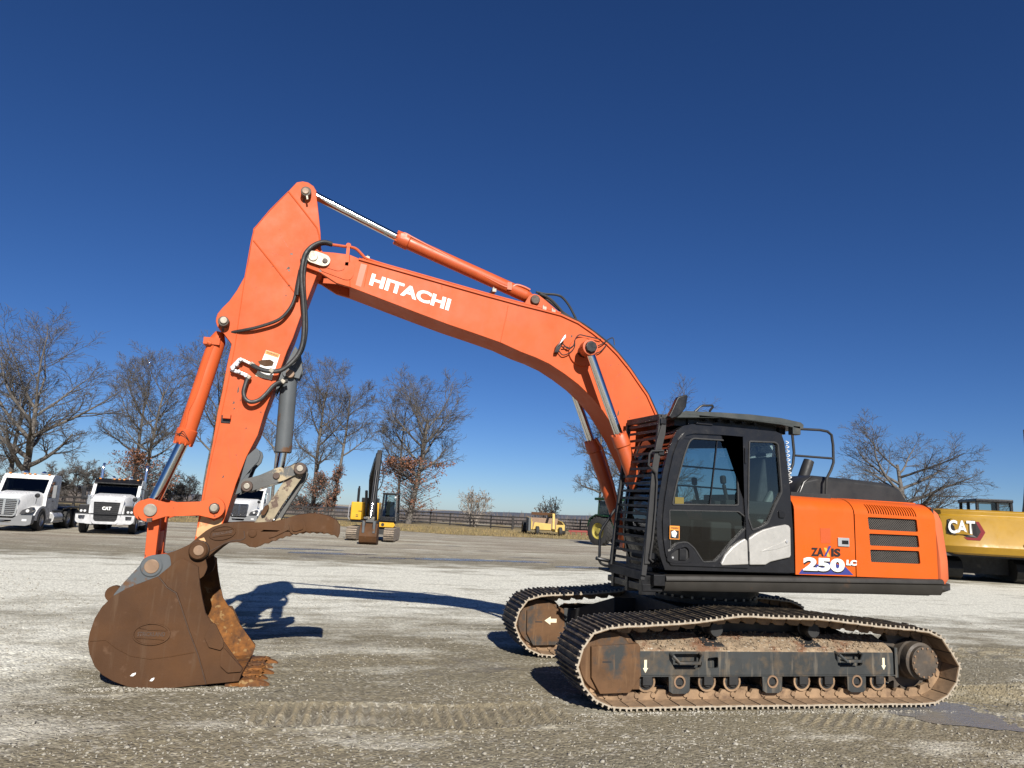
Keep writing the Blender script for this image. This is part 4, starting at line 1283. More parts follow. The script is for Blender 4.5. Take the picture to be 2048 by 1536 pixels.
# side mirror stalk / step rail ahead of the guard on the far corner
m = MB()
xr = -1.62
m.tube([onY(1231, 1018, -.30), onY(1205, 1056, -.30), onY(1200, 1068, -.30), onY(1199, 1112, -.30), onY(1196, 1117, -.30)], .018, 8)
m.tube([onY(1192, 1116, -.30), onY(1200, 1118, -.30), onY(1218, 1122, -.36)], .022, 8)
m.tube([onY(1197, 1118, -.30), onY(1202, 1127, -.30), onY(1210, 1131, -.32), onY(1220, 1132, -.36)], .016, 8)
m.build("corner_rail", BLACK, EX)
# ---------------------------------------------------------------- boom
BY = .26
top_px = [(640, 503), (667, 505), (699, 509), (718, 517), (760, 529), (830, 549), (900, 569), (970, 589), (1040, 608), (1084, 619), (1122, 629), (1157, 645), (1186, 665), (1216, 689), (1235, 708), (1260, 739), (1277, 764), (1295, 790), (1312, 828), (1328, 868), (1345, 920), (1356, 985)]
bot_px = [(640, 545), (673, 566), (700, 574), (765, 599), (830, 624), (894, 648), (950, 667), (1001, 685), (1040, 703), (1069, 714), (1099, 728), (1128, 747), (1157, 769), (1184, 795), (1206, 822), (1224, 850), (1242, 882), (1262, 925), (1290, 985)]
btop, bbot = T(-BY, *top_px), T(-BY, *bot_px)
foot = onY(1335, 1050, -BY)
tip = onY(627, 514, -BY)
tipc = [(tip.x + .155 * math.cos(a), tip.z + .155 * math.sin(a)) for a in np.linspace(1.75, 4.35, 12)]
footc = [(foot.x + .17 * math.cos(a), foot.z + .17 * math.sin(a)) for a in np.linspace(.2, -2.6, 9)]
outline = btop + footc + bbot[::-1] + tipc[::-1]
iT = 3
m = MB()
m.prism(btop[2:] + footc + bbot[:1:-1], -BY, BY)
boom_body = m
m = MB()
for s_ in (-1, 1):          # fork cheeks carrying the arm
    ck = btop[:3] + bbot[2::-1] + tipc[::-1]
    m.prism(ck, s_ * BY, s_ * (BY - .055))
for v_, f_ in ((m.v, m.f),): boom_body.add(v_, f_)
m = boom_body
boom = m.build("boom", ORANGE, EX, bevel=.006)
# top flange standing proud of the side plates
m = MB()
fl = btop[3:]
secs = []
for i, (x, z) in enumerate(fl):
    a = Vector(fl[max(i - 1, 0)]); b = Vector(fl[min(i + 1, len(fl) - 1)])
    n = Vector((-(b - a).y, (b - a).x)).normalized()
    if n.y < 0: n = -n
    p0, p1 = Vector((x, z)) - n * .022, Vector((x, z)) + n * .004
    secs.append([(p0.x, -BY - .022, p0.y), (p0.x, BY + .022, p0.y), (p1.x, BY + .022, p1.y), (p1.x, -BY - .022, p1.y)])
m.loft(secs); m.build("top_flange", ORANGE, boom, bevel=.003)
# doubler plates at the tip, weld seams, dull band
m = MB()
m.prism(round2(T(-BY, (640, 520), (686, 525), (690, 533), (688, 540), (676, 543), (640, 532)), .03), -BY - .014, -BY); m.build("doubler_plate", ORANGE, boom, bevel=.004)
m = MB()
m.prism(round2(T(-BY, (638, 526), (711, 524), (707, 552), (700, 560), (690, 560), (640, 541)), .05), -BY - .008, -BY); m.build("doubler_plate", ORANGE, boom, bevel=.004)
tri_part("darker_paint_band", [(722, 527), (734, 530), (722, 574), (711, 570)], ORANGE_P, boom, Y=-BY, th=.0015)
def bead(path, Y, name, par, r=.008, mat=ORANGE):
    m = MB(); m.tube([onY(x, y, Y) for x, y in path], r, 6); return m.build(name, mat, par)
bead([(1016, 611), (1012, 635), (1007, 655), (1001, 683)], -BY, "weld_seam", boom, .006)
bead([(737, 529), (728, 574)], -BY, "weld_seam", boom, .004)
bead([(883, 565), (884, 578)], -BY, "weld_seam", boom, .004)
# boom lettering
lettering("HITACHI", onY(737.7, 569.8, -BY), onY(896.8, 621.6, -BY), onY(744.5, 546.4, -BY), WHITE, boom, "lettering", .04, OUT, .003)
# boss where the lift rams push, arm-ram lugs
bp = onY(1177, 697, -.5)
m = MB()
m.cyl((bp.x, -BY - .03, bp.z), (bp.x, BY + .03, bp.z), .19, n=36)
m.build("ram_boss", ORANGE, boom, bevel=.008)
MB().cyl((bp.x, -.60, bp.z), (bp.x, .60, bp.z), .075, n=24).build("boom_pin", BLACK, boom, bevel=.01)
lug = T(-.16, (1050, 605), (1058, 592), (1068, 588), (1078, 591), (1092, 602), (1108, 616), (1122, 628), (1090, 628), (1052, 618))
for a, b in ((-.17, -.12), (.12, .17)):
    m = MB(); m.prism(round2(lug, .01, 2), a, b); m.build("ram_lug", ORANGE, boom, bevel=.006)
ap = onY(1070, 600, -.18)
MB().cyl((ap.x, -.215, ap.z), (ap.x, .215, ap.z), .062, n=18).build("ram_pin", RUST_DK, boom, bevel=.012)
# camera-like work lamp hanging by its cables on the boom's side
lp = [(1116, 692), (1122, 680), (1128, 671), (1131, 669), (1131, 676), (1124, 684)]
m = MB(); m.prism(T(-.33, *lp), -.36, -.27); m.build("work_lamp", ALU, boom, bevel=.008)
m = MB(); m.prism(T(-.3, (1108, 706), (1111, 694), (1117, 687), (1122, 690), (1120, 697), (1115, 706)), -.33, -.262); m.build("lamp_bracket", BLACK, boom, bevel=.006)
for pth in ([(1122, 684), (1130, 692), (1136, 697), (1146, 692), (1150, 683)], [(1118, 702), (1126, 710), (1140, 705), (1149, 694), (1150, 680), (1158, 670), (1172, 672), (1202, 679)],
            [(1189, 694), (1204, 688), (1215, 680), (1226, 676), (1229, 690)], [(1188, 708), (1202, 702), (1214, 688)], [(1124, 694), (1134, 694), (1140, 698)]):
    m = MB(); m.tube(smooth_path([onY(x, y, -.30) for x, y in pth], 5), .0075, 6); m.build("lamp_cable", RUBBER, boom)
# steel pipes along the top of the boom
for k, (yy, off) in enumerate(((-.20, .035), (-.14, .04), (.14, .04), (.20, .035))):
    pts = []
    for (x, z), (x2, z2) in zip(fl[:8], fl[1:9]):
        d = Vector((x2 - x, z2 - z)).normalized(); n = Vector((-d.y, d.x)); n = n if n.y > 0 else -n
        pts.append((x + n.x * off, yy, z + n.y * off))
    if k == 0:
        lead = [onY(x, y, -.24) for x, y in ((662, 488), (690, 492), (705, 494), (714, 498), (724, 508), (733, 516))]
        pts = [(p.x, -.22, p.z) for p in lead] + pts[1:]
    m = MB(); m.tube(smooth_path(pts, 4), .019, 8); m.build("oil_pipe", ORANGE_D, boom)
m = MB()
for x, y in ((735, 516), (988, 580), (1088, 616), (1106, 622)):
    p = onY(x, y, -.2); m.box(p.x - .025, p.x + .025, -.23, .23, p.z - .03, p.z + .012)
    m.cyl((p.x, -.17, p.z), (p.x, -.17, p.z + .045), .012, n=6)
m.build("pipe_clamps", STEEL, boom)
m = MB(); p = onY(697, 492, -.24); m.box(p.x - .02, p.x + .02, -.268, -.255, onY(697, 532, -.26).z, p.z); m.cyl((p.x, -.27, p.z), (p.x, -.2, p.z), .03); m.build("pipe_bracket", ORANGE, boom)
# hoses running back along the curve of the boom to the cab
hose_pts = {(-.20): .035, (-.15): .055, (-.08): .04, (.02): .045, (.12): .05}
for yy, off in hose_pts.items():
    pts = []
    for i in range(7, len(fl) - 2):
        x, z = fl[i]; d = (Vector(fl[i + 1]) - Vector(fl[i - 1])).normalized(); n = Vector((-d.y, d.x)); n = n if n.y > 0 else -n
        w = .03 * math.sin((i - 7) * 1.1 + yy * 9)
        pts.append((x + n.x * (off + w * .6), yy + w, z + n.y * (off + w * .6)))
    m = MB(); m.tube(smooth_path(pts, 5), .021, 8); m.build("oil_hose", RUBBER, boom)
for pth, Y_, r_ in (([(1080, 588), (1092, 593), (1105, 602), (1118, 616), (1128, 628), (1142, 637)], -.05, .02), ([(1072, 584), (1090, 588), (1108, 589), (1122, 593), (1133, 604), (1142, 618), (1152, 638)], 0.05, .017), ([(1076, 588), (1100, 604), (1122, 622), (1150, 642)], .12, .02)):
    m = MB(); m.tube(smooth_path([onY(x, y, Y_) for x, y in pth], 6), r_, 8); m.build("oil_hose", RUBBER, boom)

# ---------------------------------------------------------------- rams (hydraulic cylinders)
def ram(name, rod0, head, base, rr, br, barrel_mat=ORANGE_D, label=None, eye=.0, pipe=None):
    rod0, head, base = Vector(rod0), Vector(head), Vector(base)
    d = (base - head).normalized()
    m = MB()
    L = (base - head).length
    prof = [(0, br * .93), (.03, br * 1.12), (.16, br * 1.16), (.165, br * 1.16), (.175, br), (L - .12, br), (L - .10, br * .95), (L, br * .5)]
    m.tube([head + d * a for a, _ in prof], [r for _, r in prof], 24)
    if eye: m.cyl(base + Vector((0, -eye, 0)), base + Vector((0, eye, 0)), br * 1.0, n=20)
    b = m.build(name, barrel_mat, EX, bevel=.004, label=label)
    MB().tube([rod0, head + d * .05], rr, 20).build("ram_rod", CHROME, b)
    m = MB()
    u = d.orthogonal().normalized(); w = d.cross(u)
    for k in range(10):
        a = 2 * PI * k / 10
        o = (u * math.cos(a) + w * math.sin(a)) * br * .98
        m.cyl(head + o - d * .012, head + o + d * .03, .011, n=6)
    m.build("head_bolts", barrel_mat, b)
    return b, d
armtop = onY(612, 382, 0)
b_, d_ = ram("arm_ram", (armtop.x, 0, armtop.z), onY(793, 475, 0), onY(1066, 598, 0), .052, .088, ORANGE_D)
m = MB(); m.tube(smooth_path([onY(x, y, -.07) for x, y in ((803, 476), (808, 467), (830, 478), (900, 515), (1000, 569), (1022, 574), (1033, 570), (1048, 574), (1060, 580))], 5), .017, 8); m.build("ram_pipe", ORANGE_D, b_)
m = MB(); p = onY(806, 472, -.06); m.box(p.x - .03, p.x + .05, -.10, .0, p.z - .05, p.z + .02); p = onY(1018, 572, -.05); m.box(p.x - .03, p.x + .03, -.09, .02, p.z - .06, p.z + .04); m.build("pipe_clamps", ORANGE_D, b_)
for s_ in (-1, 1):
    h0, b0 = onY(1237, 868, -.5), onY(1318, 1100, -.5)
    b_, d_ = ram("boom_ram", (bp.x, s_ * .5, bp.z), (h0.x, s_ * .5, h0.z), (b0.x, s_ * .5, b0.z), .055, .092, ORANGE_D, eye=.06)
    MB().cyl((bp.x, s_ * .43, bp.z), (bp.x, s_ * .58, bp.z), .105, n=24).build("rod_eye", ORANGE_D, b_, bevel=.012)
    m = MB(); m.tube([(h0.x + .03, s_ * .40, h0.z + .02), (h0.x + .12, s_ * .38, h0.z - .10), (h0.x + .30, s_ * .38, h0.z - .6), (h0.x + .40, s_ * .38, h0.z - .95)], .018, 8); m.build("ram_pipe", ORANGE_D, b_)
    if s_ < 0: MB().cyl((bp.x, -.62, bp.z), (bp.x, -.575, bp.z), .078, n=8).build("pin_cap", BLACK, b_, bevel=.012)
bkp = onY(446, 643, 0)
lkp = onY(300, 1020, 0)
b_, d_ = ram("bucket_ram", (lkp.x, 0, lkp.z), onY(366, 888, 0), onY(440, 665, 0), .062, .098, ORANGE, eye=0)
m = MB(); m.tube(smooth_path([onY(x, y, -.09) for x, y in ((427, 690), (415, 720), (392, 790), (376, 822), (372, 845), (364, 868))], 5), .016, 8); m.build("ram_pipe", ORANGE, b_)
m = MB(); p = onY(430, 682, -.08); m.box(p.x - .12, p.x + .06, -.12, .06, p.z - .05, p.z + .03); m.cyl(onY(423, 688, -.10), onY(416, 684, -.10), .03); m.build("pipe_clamps", ORANGE, b_)
m = MB()
for k in range(3): m.tube(smooth_path([onY(352 + 3 * k, 866 + 3 * k, -.11), onY(362 + 2 * k, 870 - 4 * k, -.115), onY(374 + 2 * k, 878 + 2 * k, -.10)], 4), .004, 5)
m.build("wire_tie", BLACK, b_)

# ---------------------------------------------------------------- arm
AY = .20
arm_px = [(593.4, 364.4), (605, 362.5), (617, 365), (627, 372), (632.4, 381), (633.4, 394.7), (637.3, 428), (641, 465), (642, 496), (650, 515), (641, 540), (634, 549), (613, 604), (602, 631), (586, 676), (574, 702.5), (555, 755), (529, 825), (515.6, 870), (492.6, 914), (471.5, 969), (463, 996), (452.7, 1028), (440, 1062), (424, 1100), (412, 1118), (397, 1122), (385, 1115), (384, 1098), (390.7, 1072),
          (394, 1053), (404.4, 990), (408.6, 969), (425.4, 885), (435, 825), (444, 785), (454, 729), (463, 688), (445, 664), (434, 652), (431.5, 643), (432, 636), (435, 627), (445, 615), (458.6, 601.7), (474, 580), (488.9, 553), (495.7, 527.5), (504.5, 475), (506.4, 457)]
ao = T(-AY, *arm_px)
m = MB()
m.prism(ao, -AY, AY)
arm = m.build("arm", ORANGE, EX, bevel=.007)
m = MB()         # worn bare patch at the arm's foot
m.prism(T(-AY, (395, 1053), (404, 1030), (428, 1042), (446, 1035), (440, 1058), (424, 1098), (392, 1072)), -AY - .0015, -AY); m.build("worn_patch", TAN_WORN, arm, smooth=False)
bead([(577, 383), (600, 412), (634, 456), (638, 470), (640, 488)], -AY, "weld_bead", arm, .010)
bead([(507, 481), (545, 528), (598, 596)], -AY, "weld_bead", arm, .010)
bead([(508, 460), (503, 480), (490, 553), (480, 620), (470, 690), (455, 770), (438, 850), (420, 930), (403, 1020), (396, 1055)], -AY, "edge_weld", arm, .006)
bead([(508, 458), (540, 420), (577, 383)], -AY, "edge_weld", arm, .006)
def pin(px, Y0, Y1, r, mat, par, name="pin", n=24, hex_=False):
    p = onY(px[0], px[1], Y0)
    m = MB(); m.cyl((p.x, Y0, p.z), (p.x, Y1, p.z), r, n=n); return m.build(name, mat, par, bevel=min(.008, r * .2))
pin((612, 382), -.30, .3, .062, DRUM, arm, "top_pin"); pin((611, 381), -.315, -.295, .042, RUST_PIN, arm, "pin_face")
MB().bar(onY(614, 392, -.29), onY(615, 399, -.29), .02, .02).build("grease_nipple", STEEL, arm)
pin((446.5, 642), -.30, .3, .060, DRUM, arm, "ram_pin"); pin((447, 640), -.32, -.295, .042, STEEL, arm, "pin_face")
pin((428, 1016), -.335, .335, .052, RUST_PIN, arm, "link_pin"); 
# boom-to-arm pin with its keeper plate
kp = round2(T(-BY - .03, (614, 508), (620, 502), (632, 503), (655, 511), (661, 518), (660, 526), (654, 532), (645, 533), (618, 524), (613, 517)), .03)
m = MB(); m.prism(kp, -BY - .045, -BY - .02); kpl = m.build("keeper_plate", STEEL, boom, bevel=.006)
pin((626, 513), -BY - .058, -BY, .055, STEEL, boom, "pin_head"); pin((650, 521), -BY - .06, -BY, .032, RUST_DK, boom, "keeper_bolt", 8)
# warning sign on the arm
sg = [(531, 700), (560, 709), (549, 740), (546, 758), (513, 752), (517, 743)]
tri_part("warning_sign", [(532.5, 700), (560, 709), (543, 760), (511, 752)], WHITE, arm, Y=-AY, th=.002)
tri_part("sign_header", [(532.5, 700.5), (559.5, 709), (556.5, 716), (530, 707.5)], ORPRINT, arm, Y=-AY, th=.003)
lettering("WARNING", onY(533, 706.6, -AY), onY(555, 713.6, -AY), onY(534.5, 702.8, -AY), BLKPRINT, arm, "lettering", .02, OUT, .004)
tri_part("sign_scuff", [(516, 723), (524, 720), (540, 719), (548, 724), (545, 732), (530, 733), (520, 729)], RUST, arm, Y=-AY, th=.003)
tri_part("sign_lower", [(512, 746), (545, 754), (543.5, 759), (511, 752)], CREAM, arm, Y=-AY, th=.0035)
# small bracket on the arm
p = onY(452, 838, -AY)
m = MB(); m.box(p.x - .05, p.x + .05, -AY - .012, -AY, p.z - .045, p.z + .04); mb = m.build("bracket_plate", BLACK, arm)
m = MB(); m.box(p.x - .03, p.x + .055, -AY - .06, -AY, p.z + .0, p.z + .05); m.build("lug", ORANGE, arm, bevel=.005)
rs2 = np.random.RandomState(2)
for (x, y, w_, h_) in ((476, 779, 2, 7), (467, 805, 2.5, 3), (468, 817, 2, 2), (446, 953, 2, 3), (576, 536, 4, 3), (1143, 672, 2, 3), (1236, 826, 2, 6)):
    par_, Y_ = (boom, -BY) if x > 700 else (arm, -AY)
    tri_part("paint_chip", [(x - w_, y + h_), (x + w_ * .2, y - h_), (x + w_, y - h_ * .3), (x + w_ * .8, y + h_ * .7)], RUST_DK, par_, Y=Y_, th=.001)
SCR = paint("paint_scratch", (.40, .075, .02), .6, var=.2, vs=9, bump=0)
GREASE = paint("grease_smear", (.10, .038, .02), .45, var=.3, vs=14, bump=0)
for (x0, y0, x1, y1, w_) in ((1216, 732, 1226, 729, .8), (1231, 756, 1246, 742, .7), (1152, 716, 1160, 728, .8), (1238, 772, 1250, 766, .6), (1266, 800, 1279, 792, .7), (1225, 775, 1229, 768, .6), (860, 598, 884, 606, .5), (1010, 640, 1030, 642, .5), (540, 505, 566, 512, .5), (500, 640, 512, 690, .5), (455, 880, 462, 930, .5), (472, 900, 480, 960, .5), (560, 470, 580, 500, .5)):
    par_, Y_ = (boom, -BY) if x0 > 700 else (arm, -AY)
    dx_, dy_ = (x1 - x0), (y1 - y0); L_ = math.hypot(dx_, dy_); nx_, ny_ = -dy_ / L_ * w_, dx_ / L_ * w_
    tri_part("scratch", [(x0, y0), ((x0 + x1) / 2 + nx_, (y0 + y1) / 2 + ny_), (x1, y1), ((x0 + x1) / 2 - nx_, (y0 + y1) / 2 - ny_)], SCR, par_, Y=Y_, th=.0008)
rq_ = random.Random(6)
def smear(cx_, cy_, rx_, ry_, par_, Y_):
    pts = []
    for k in range(22):
        a = 2 * PI * k / 22; q_ = rq_.uniform(.65, 1.15)
        pts.append((cx_ + rx_ * q_ * math.cos(a), cy_ + ry_ * q_ * math.sin(a)))
    tri_part("grease_smear", pts, GREASE, par_, Y=Y_, th=.0007)
smear(642, 541, 5, 3, boom, -BY); smear(1172, 716, 4, 9, boom, -BY); smear(608, 402, 2.5, 6, arm, -AY); smear(446, 660, 3, 5, arm, -AY); smear(583, 508, 4, 2, arm, -AY); smear(578, 541, 2.5, 2, arm, -AY)
# valve block and hoses on the arm
m = MB()
vb = [onY(x, y, -AY - .05) for x, y in ((463, 738), (481, 719))]
m.bar(vb[0], vb[1], .05, .05); m.bar(onY(462, 739, -AY - .05), onY(497, 752, -AY - .05), .035, .04)
m.bar(onY(481, 718, -AY - .05), onY(502, 728, -AY - .05), .03, .03); m.bar(onY(470, 728, -.2), onY(476, 732, -.2), .10, .04)
for x, y in ((466, 738), (474, 730), (482, 720), (478, 744), (492, 752)): 
    p = onY(x, y, -AY - .06); m.cyl((p.x, -AY - .10, p.z), (p.x, -AY, p.z), .024, n=6)
m.build("valve_block", ALU, arm, bevel=.005)
def hose(pts, Y, r=.022, par=None, name="oil_hose", mat=RUBBER):
    Ys = Y if isinstance(Y, (list, tuple)) else [Y] * len(pts)
    m = MB(); m.tube(smooth_path([onY(x, y, yy) for (x, y), yy in zip(pts, Ys)], 7), r, 10); return m.build(name, mat, par or arm)
hose([(664, 488), (648, 484), (632, 488), (618, 498), (609, 512), (604, 535), (603, 560), (606, 600), (608, 640), (606, 680), (598, 706), (582, 726), (560, 741), (535, 742), (515, 736), (502, 728)], [-.24, -.27, -.30, -.32, -.33, -.33, -.32, -.30, -.28, -.27, -.27, -.29, -.30, -.30, -.28, -.25], .027)
hose([(664, 490), (648, 487), (632, 492), (620, 502), (612, 520), (608, 545), (608, 580), (611, 620), (612, 660), (606, 695), (594, 716), (580, 728)], [-.20, -.22, -.26, -.28, -.29, -.28, -.27, -.25, -.24, -.22, -.2, -.18], .024)
hose([(600, 540), (594, 570), (588, 600), (576, 622), (556, 640), (520, 653), (490, 660), (462, 665)], [-.30, -.28, -.27, -.27, -.27, -.26, -.24, -.18], .019)
hose([(606, 520), (599, 552), (594, 590)], [-.33, -.31, -.29], .022)
hose([(497, 752), (491, 768), (487, 785), (491, 798), (502, 804), (518, 800), (532, 788), (546, 772), (560, 764), (575, 762)], [-.26, -.28, -.29, -.30, -.30, -.29, -.27, -.25, -.22, -.2], .024)
for x, y, Y in ((497, 754, -.26), (505, 729, -.25), (543, 742, -.30), (566, 763, -.21)):
    p = onY(x, y, Y); m = MB(); m.obox(p, .06, .06, .05, Matrix.Rotation(.6, 3, 'Y')); m.build("hose_fitting", STEEL, arm, bevel=.012)
m = MB(); m.tube(smooth_path([onY(x, y, -.05) for x, y in ((449, 652), (444, 658), (452, 666), (468, 664))], 5), .018, 8); m.build("ram_pipe", STEEL, arm)

# ---------------------------------------------------------------- thumb linkage under the arm
br = T(-.17, (494, 912), (512, 896), (519, 901), (521, 910), (517, 923), (505, 936), (497, 955), (494, 974), (482, 985), (470, 990), (480, 960))
m = MB()
for a, b in ((-.18, -.14), (.14, .18)):
    m = MB(); m.prism(br, a, b); m.build('thumb_bracket', BRACKET, arm, bevel=.006)
m = MB()
m.prism(T(-.15, (590, 690), (601, 706), (605, 738), (598, 756), (580, 752), (560, 770), (548, 790), (556, 755)), -.10, -.06); m.prism(T(-.15, (590, 690), (601, 706), (605, 738), (598, 756), (580, 752), (560, 770), (548, 790), (556, 755)), .06, .10)
m.box(onY(580, 750, 0).x - .03, onY(580, 750, 0).x + .03, -.08, .08, onY(580, 750, 0).z - .02, onY(580, 750, 0).z + .02); m.build("ram_lug", BRACKET, arm, bevel=.006)
tt, tb = onY(579, 748, 0), onY(566, 906, 0)
m = MB(); d = (tb - tt).normalized()
m.tube([tt + d * .02, tt + d * .03, tb - d * .01, tb], [.05, .098, .098, .085], 24)
m.cyl((tt.x, -.12, tt.z), (tt.x, .12, tt.z), .075)
tr = m.build("thumb_ram", BRACKET, EX, bevel=.004)
re = onY(559, 940, 0)
MB().tube([tb - d * .02, re], .05, 18).build("ram_rod", CHROME, tr)
pin((580, 747), -.16, .16, .05, RUST_PIN, tr, "ram_pin")
lk1 = round2(T(-.22, (485, 960), (495, 957), (520, 950), (548, 938), (560, 934), (572, 938), (588, 930), (602, 925), (612, 930), (614, 940), (606, 948), (590, 950), (570, 960), (497, 984), (486, 982), (481, 972)), .02)
for a, b in ((-.24, -.20), (.20, .24)):
    m = MB(); m.prism(lk1, a, b); m.build("thumb_link", BRACKET_W, EX, bevel=.006)
for px_, r_ in (((493.5, 972.5), .062), ((600, 937), .070)):
    pin(px_, -.285, .285, r_, RUST_DK, EX, "link_pin"); pin((px_[0] - .3, px_[1] - .5), -.30, -.28, r_ * .55, STEEL, EX, "pin_face")
pin((552.5, 951.5), -.262, -.2, .038, RUST_DK, EX, "link_pin")
for a, b in ((-.20, -.12), (.12, .20)):
    m = MB()
    m.prism(round2(T((a + b) / 2, (587, 935), (608, 950), (565, 1010), (540, 1050), (505, 1050), (528, 1022)), .02), a, b)
    m.build("thumb_link", PLATE_W, EX, bevel=.008)
m = MB(); m.prism(T(-.16, (606, 934), (616, 946), (612, 958), (580, 1008), (556, 1048), (546, 1046), (598, 960)), -.105, .105); m.build("link_web", BRACKET_W, EX, bevel=.006)
m = MB(); m.prism(round2(T(-.24, (530, 1012), (536, 1009), (538, 1015), (530, 1029), (524, 1031), (522, 1026)), .01), -.26, -.20); m.build("stop_block", RUST, EX, bevel=.006)

# ---------------------------------------------------------------- bucket links
sl = T(-.30, (300, 1020), (428, 1016))
(ax_, az_), (bx_, bz_) = sl
def dogbone(a, b, ra, rb, w):
    a, b = Vector(a), Vector(b); d = (b - a); L = d.length; d /= L; n = Vector((-d.y, d.x))
    pts = []
    for k in range(15):
        th = PI / 2 + PI * k / 14
        pts.append(a + d * math.cos(th) * ra + n * math.sin(th) * ra)
    pts += [a + d * ra * 1.3 - n * w, b - d * rb * 1.3 - n * w]
    for k in range(15):
        th = -PI / 2 + PI * k / 14
        pts.append(b + d * math.cos(th) * rb + n * math.sin(th) * rb)
    pts += [b - d * rb * 1.3 + n * w, a + d * ra * 1.3 + n * w]
    return [tuple(p) for p in pts]
for a, b in ((-.325, -.265), (.265, .325)):
    m = MB(); m.prism(dogbone(sl[0], sl[1], .125, .115, .075), a, b)
    sd_ = m.build("side_link", ORANGE, EX, bevel=.012)
    if a < 0:
        pin((300, 1020), -.345, .345, .068, STEEL, sd_, "link_pin"); pin((428, 1016), -.36, -.3, .058, RUST_DK, sd_, "pin_collar", 8); pin((427.5, 1015.5), -.368, -.3, .042, STEEL, sd_, "pin_face")
        MB().bar(onY(299, 1036, -.34), onY(299, 1044, -.34), .04, .05).build("lock_bolt", RUST_DK, sd_)
hl_ = [onY(x, y, -.22) for x, y in ((296, 1030), (316, 1030), (333, 1030), (330, 1120), (298, 1120))]
bk2 = onY(303, 1133, -.29)
m = MB()
z0_, z1_ = bk2.z, lkp.z
m.prism([(hl_[0].x, z1_), (hl_[1].x + .02, z1_), (hl_[1].x + .03, z0_), (hl_[0].x + .02, z0_)], -.21, -.12)
m.prism([(hl_[0].x, z1_), (hl_[1].x + .02, z1_), (hl_[1].x + .03, z0_), (hl_[0].x + .02, z0_)], .12, .21)
m.box(hl_[1].x - .05, hl_[1].x + .02, -.12, .12, z0_ + .15, z1_ - .22)
m.cyl((lkp.x + .0, -.24, lkp.z), (lkp.x, .24, lkp.z), .115); m.cyl((bk2.x, -.24, bk2.z), (bk2.x, .24, bk2.z), .11)
m.build("bucket_link", ORANGE, EX, bevel=.008)

# ---------------------------------------------------------------- bucket
WB = .62
sp_px = [(226, 1192), (204, 1213), (189, 1237), (179, 1266), (175.5, 1287), (179, 1309), (189, 1333), (204, 1350), (226, 1363), (253, 1373), (282, 1378.5), (315, 1379.5), (348, 1376), (392, 1371), (430, 1368), (478, 1362), (486, 1338),
         (466, 1310), (447, 1283), (434, 1255), (422, 1243), (411, 1226), (404.6, 1198), (399.6, 1168.5), (397, 1141), (397, 1134), (382, 1124), (366, 1117.5), (350, 1122), (337, 1135), (315, 1153), (285, 1165), (253, 1177)]
so = T(-WB, *sp_px)
zmin = min(z for x, z in so)
m = MB()
m.prism(so, -WB, -WB + .028)
bk = m.build("bucket", RUST, EX, bevel=.005, label="rusty brown digging bucket")
m = MB(); m.prism(so, WB - .028, WB); m.build('far_cheek', RUST, bk, bevel=.005)
nsh = 16
sh = so[:nsh]
m = MB()
secs = []
for i, (x, z) in enumerate(sh):
    a = Vector(sh[max(i - 1, 0)]); b = Vector(sh[min(i + 1, nsh - 1)]); d = (b - a).normalized(); n = Vector((d.y, -d.x))
    cen = Vector((-6.1, .6))
    if n.dot(cen - Vector((x, z))) < 0: n = -n
    p0, p1 = Vector((x, z)) + n * .004, Vector((x, z)) + n * .028
    secs.append([(p0.x, -WB + .026, p0.y), (p1.x, -WB + .026, p1.y), (p1.x, WB - .026, p1.y), (p0.x, WB - .026, p0.y)])
m.loft(secs); m.build("bucket_shell", RUST_HOT, bk, angle=60)
top_ = [so[0], so[-1], so[-2], so[-3], so[-4]]
m = MB()
m.loft([[(x, -WB + .026, z), (x, -WB + .026, z - .03), (x, WB - .026, z - .03), (x, WB - .026, z)] for x, z in top_])
m.build("top_plate", RUST, bk)
# far inner liner shows bright rust
m = MB(); m.prism([(x * .999 - .005, z * .995 + .004) for x, z in so], WB - .032, WB - .0285); m.build("inner_liner", RUST_HOT, bk)
# seams and wear plates on the cheek
def seam(path, w=.012, mat=RUST_DK, Y=-WB):
    m = MB(); m.tube([onY(x, y, Y) for x, y in path], w, 6); return m.build("weld_seam", mat, bk)
seam([(316, 1152), (334, 1175), (352, 1186), (361, 1210), (378, 1262), (396, 1310), (412, 1368)], .006)
seam([(180, 1282), (212, 1280), (232, 1296), (262, 1312), (300, 1318), (340, 1313), (390, 1304)], .006, RUST)
m = MB(); m.prism([(x, z) for x, z in T(-WB, (366, 1118), (397, 1135), (400, 1170), (405, 1198), (411, 1226), (422, 1246), (447, 1287), (486, 1340), (478, 1362), (414, 1368), (398, 1310), (380, 1262), (363, 1210), (354, 1185), (336, 1174), (318, 1152), (340, 1137), (350, 1122))], -WB - .012, -WB); m.build("cheek_plate", RUST, bk, bevel=.006)
for pts in ([(422, 1246), (431, 1247), (448, 1283), (447, 1293), (441, 1300), (418, 1294), (409, 1274)], [(449, 1296), (466, 1316), (485, 1336), (482, 1343), (455, 1345), (441, 1332), (441, 1304)]):
    for s_ in (-1, 1):
        m = MB(); m.prism(round2(T(-WB - .02, *pts), .01, 2), s_ * (WB + .036), s_ * (WB + .01)); m.build("side_cutter", RUST, bk, bevel=.006)
c = onY(303, 1268, -WB)
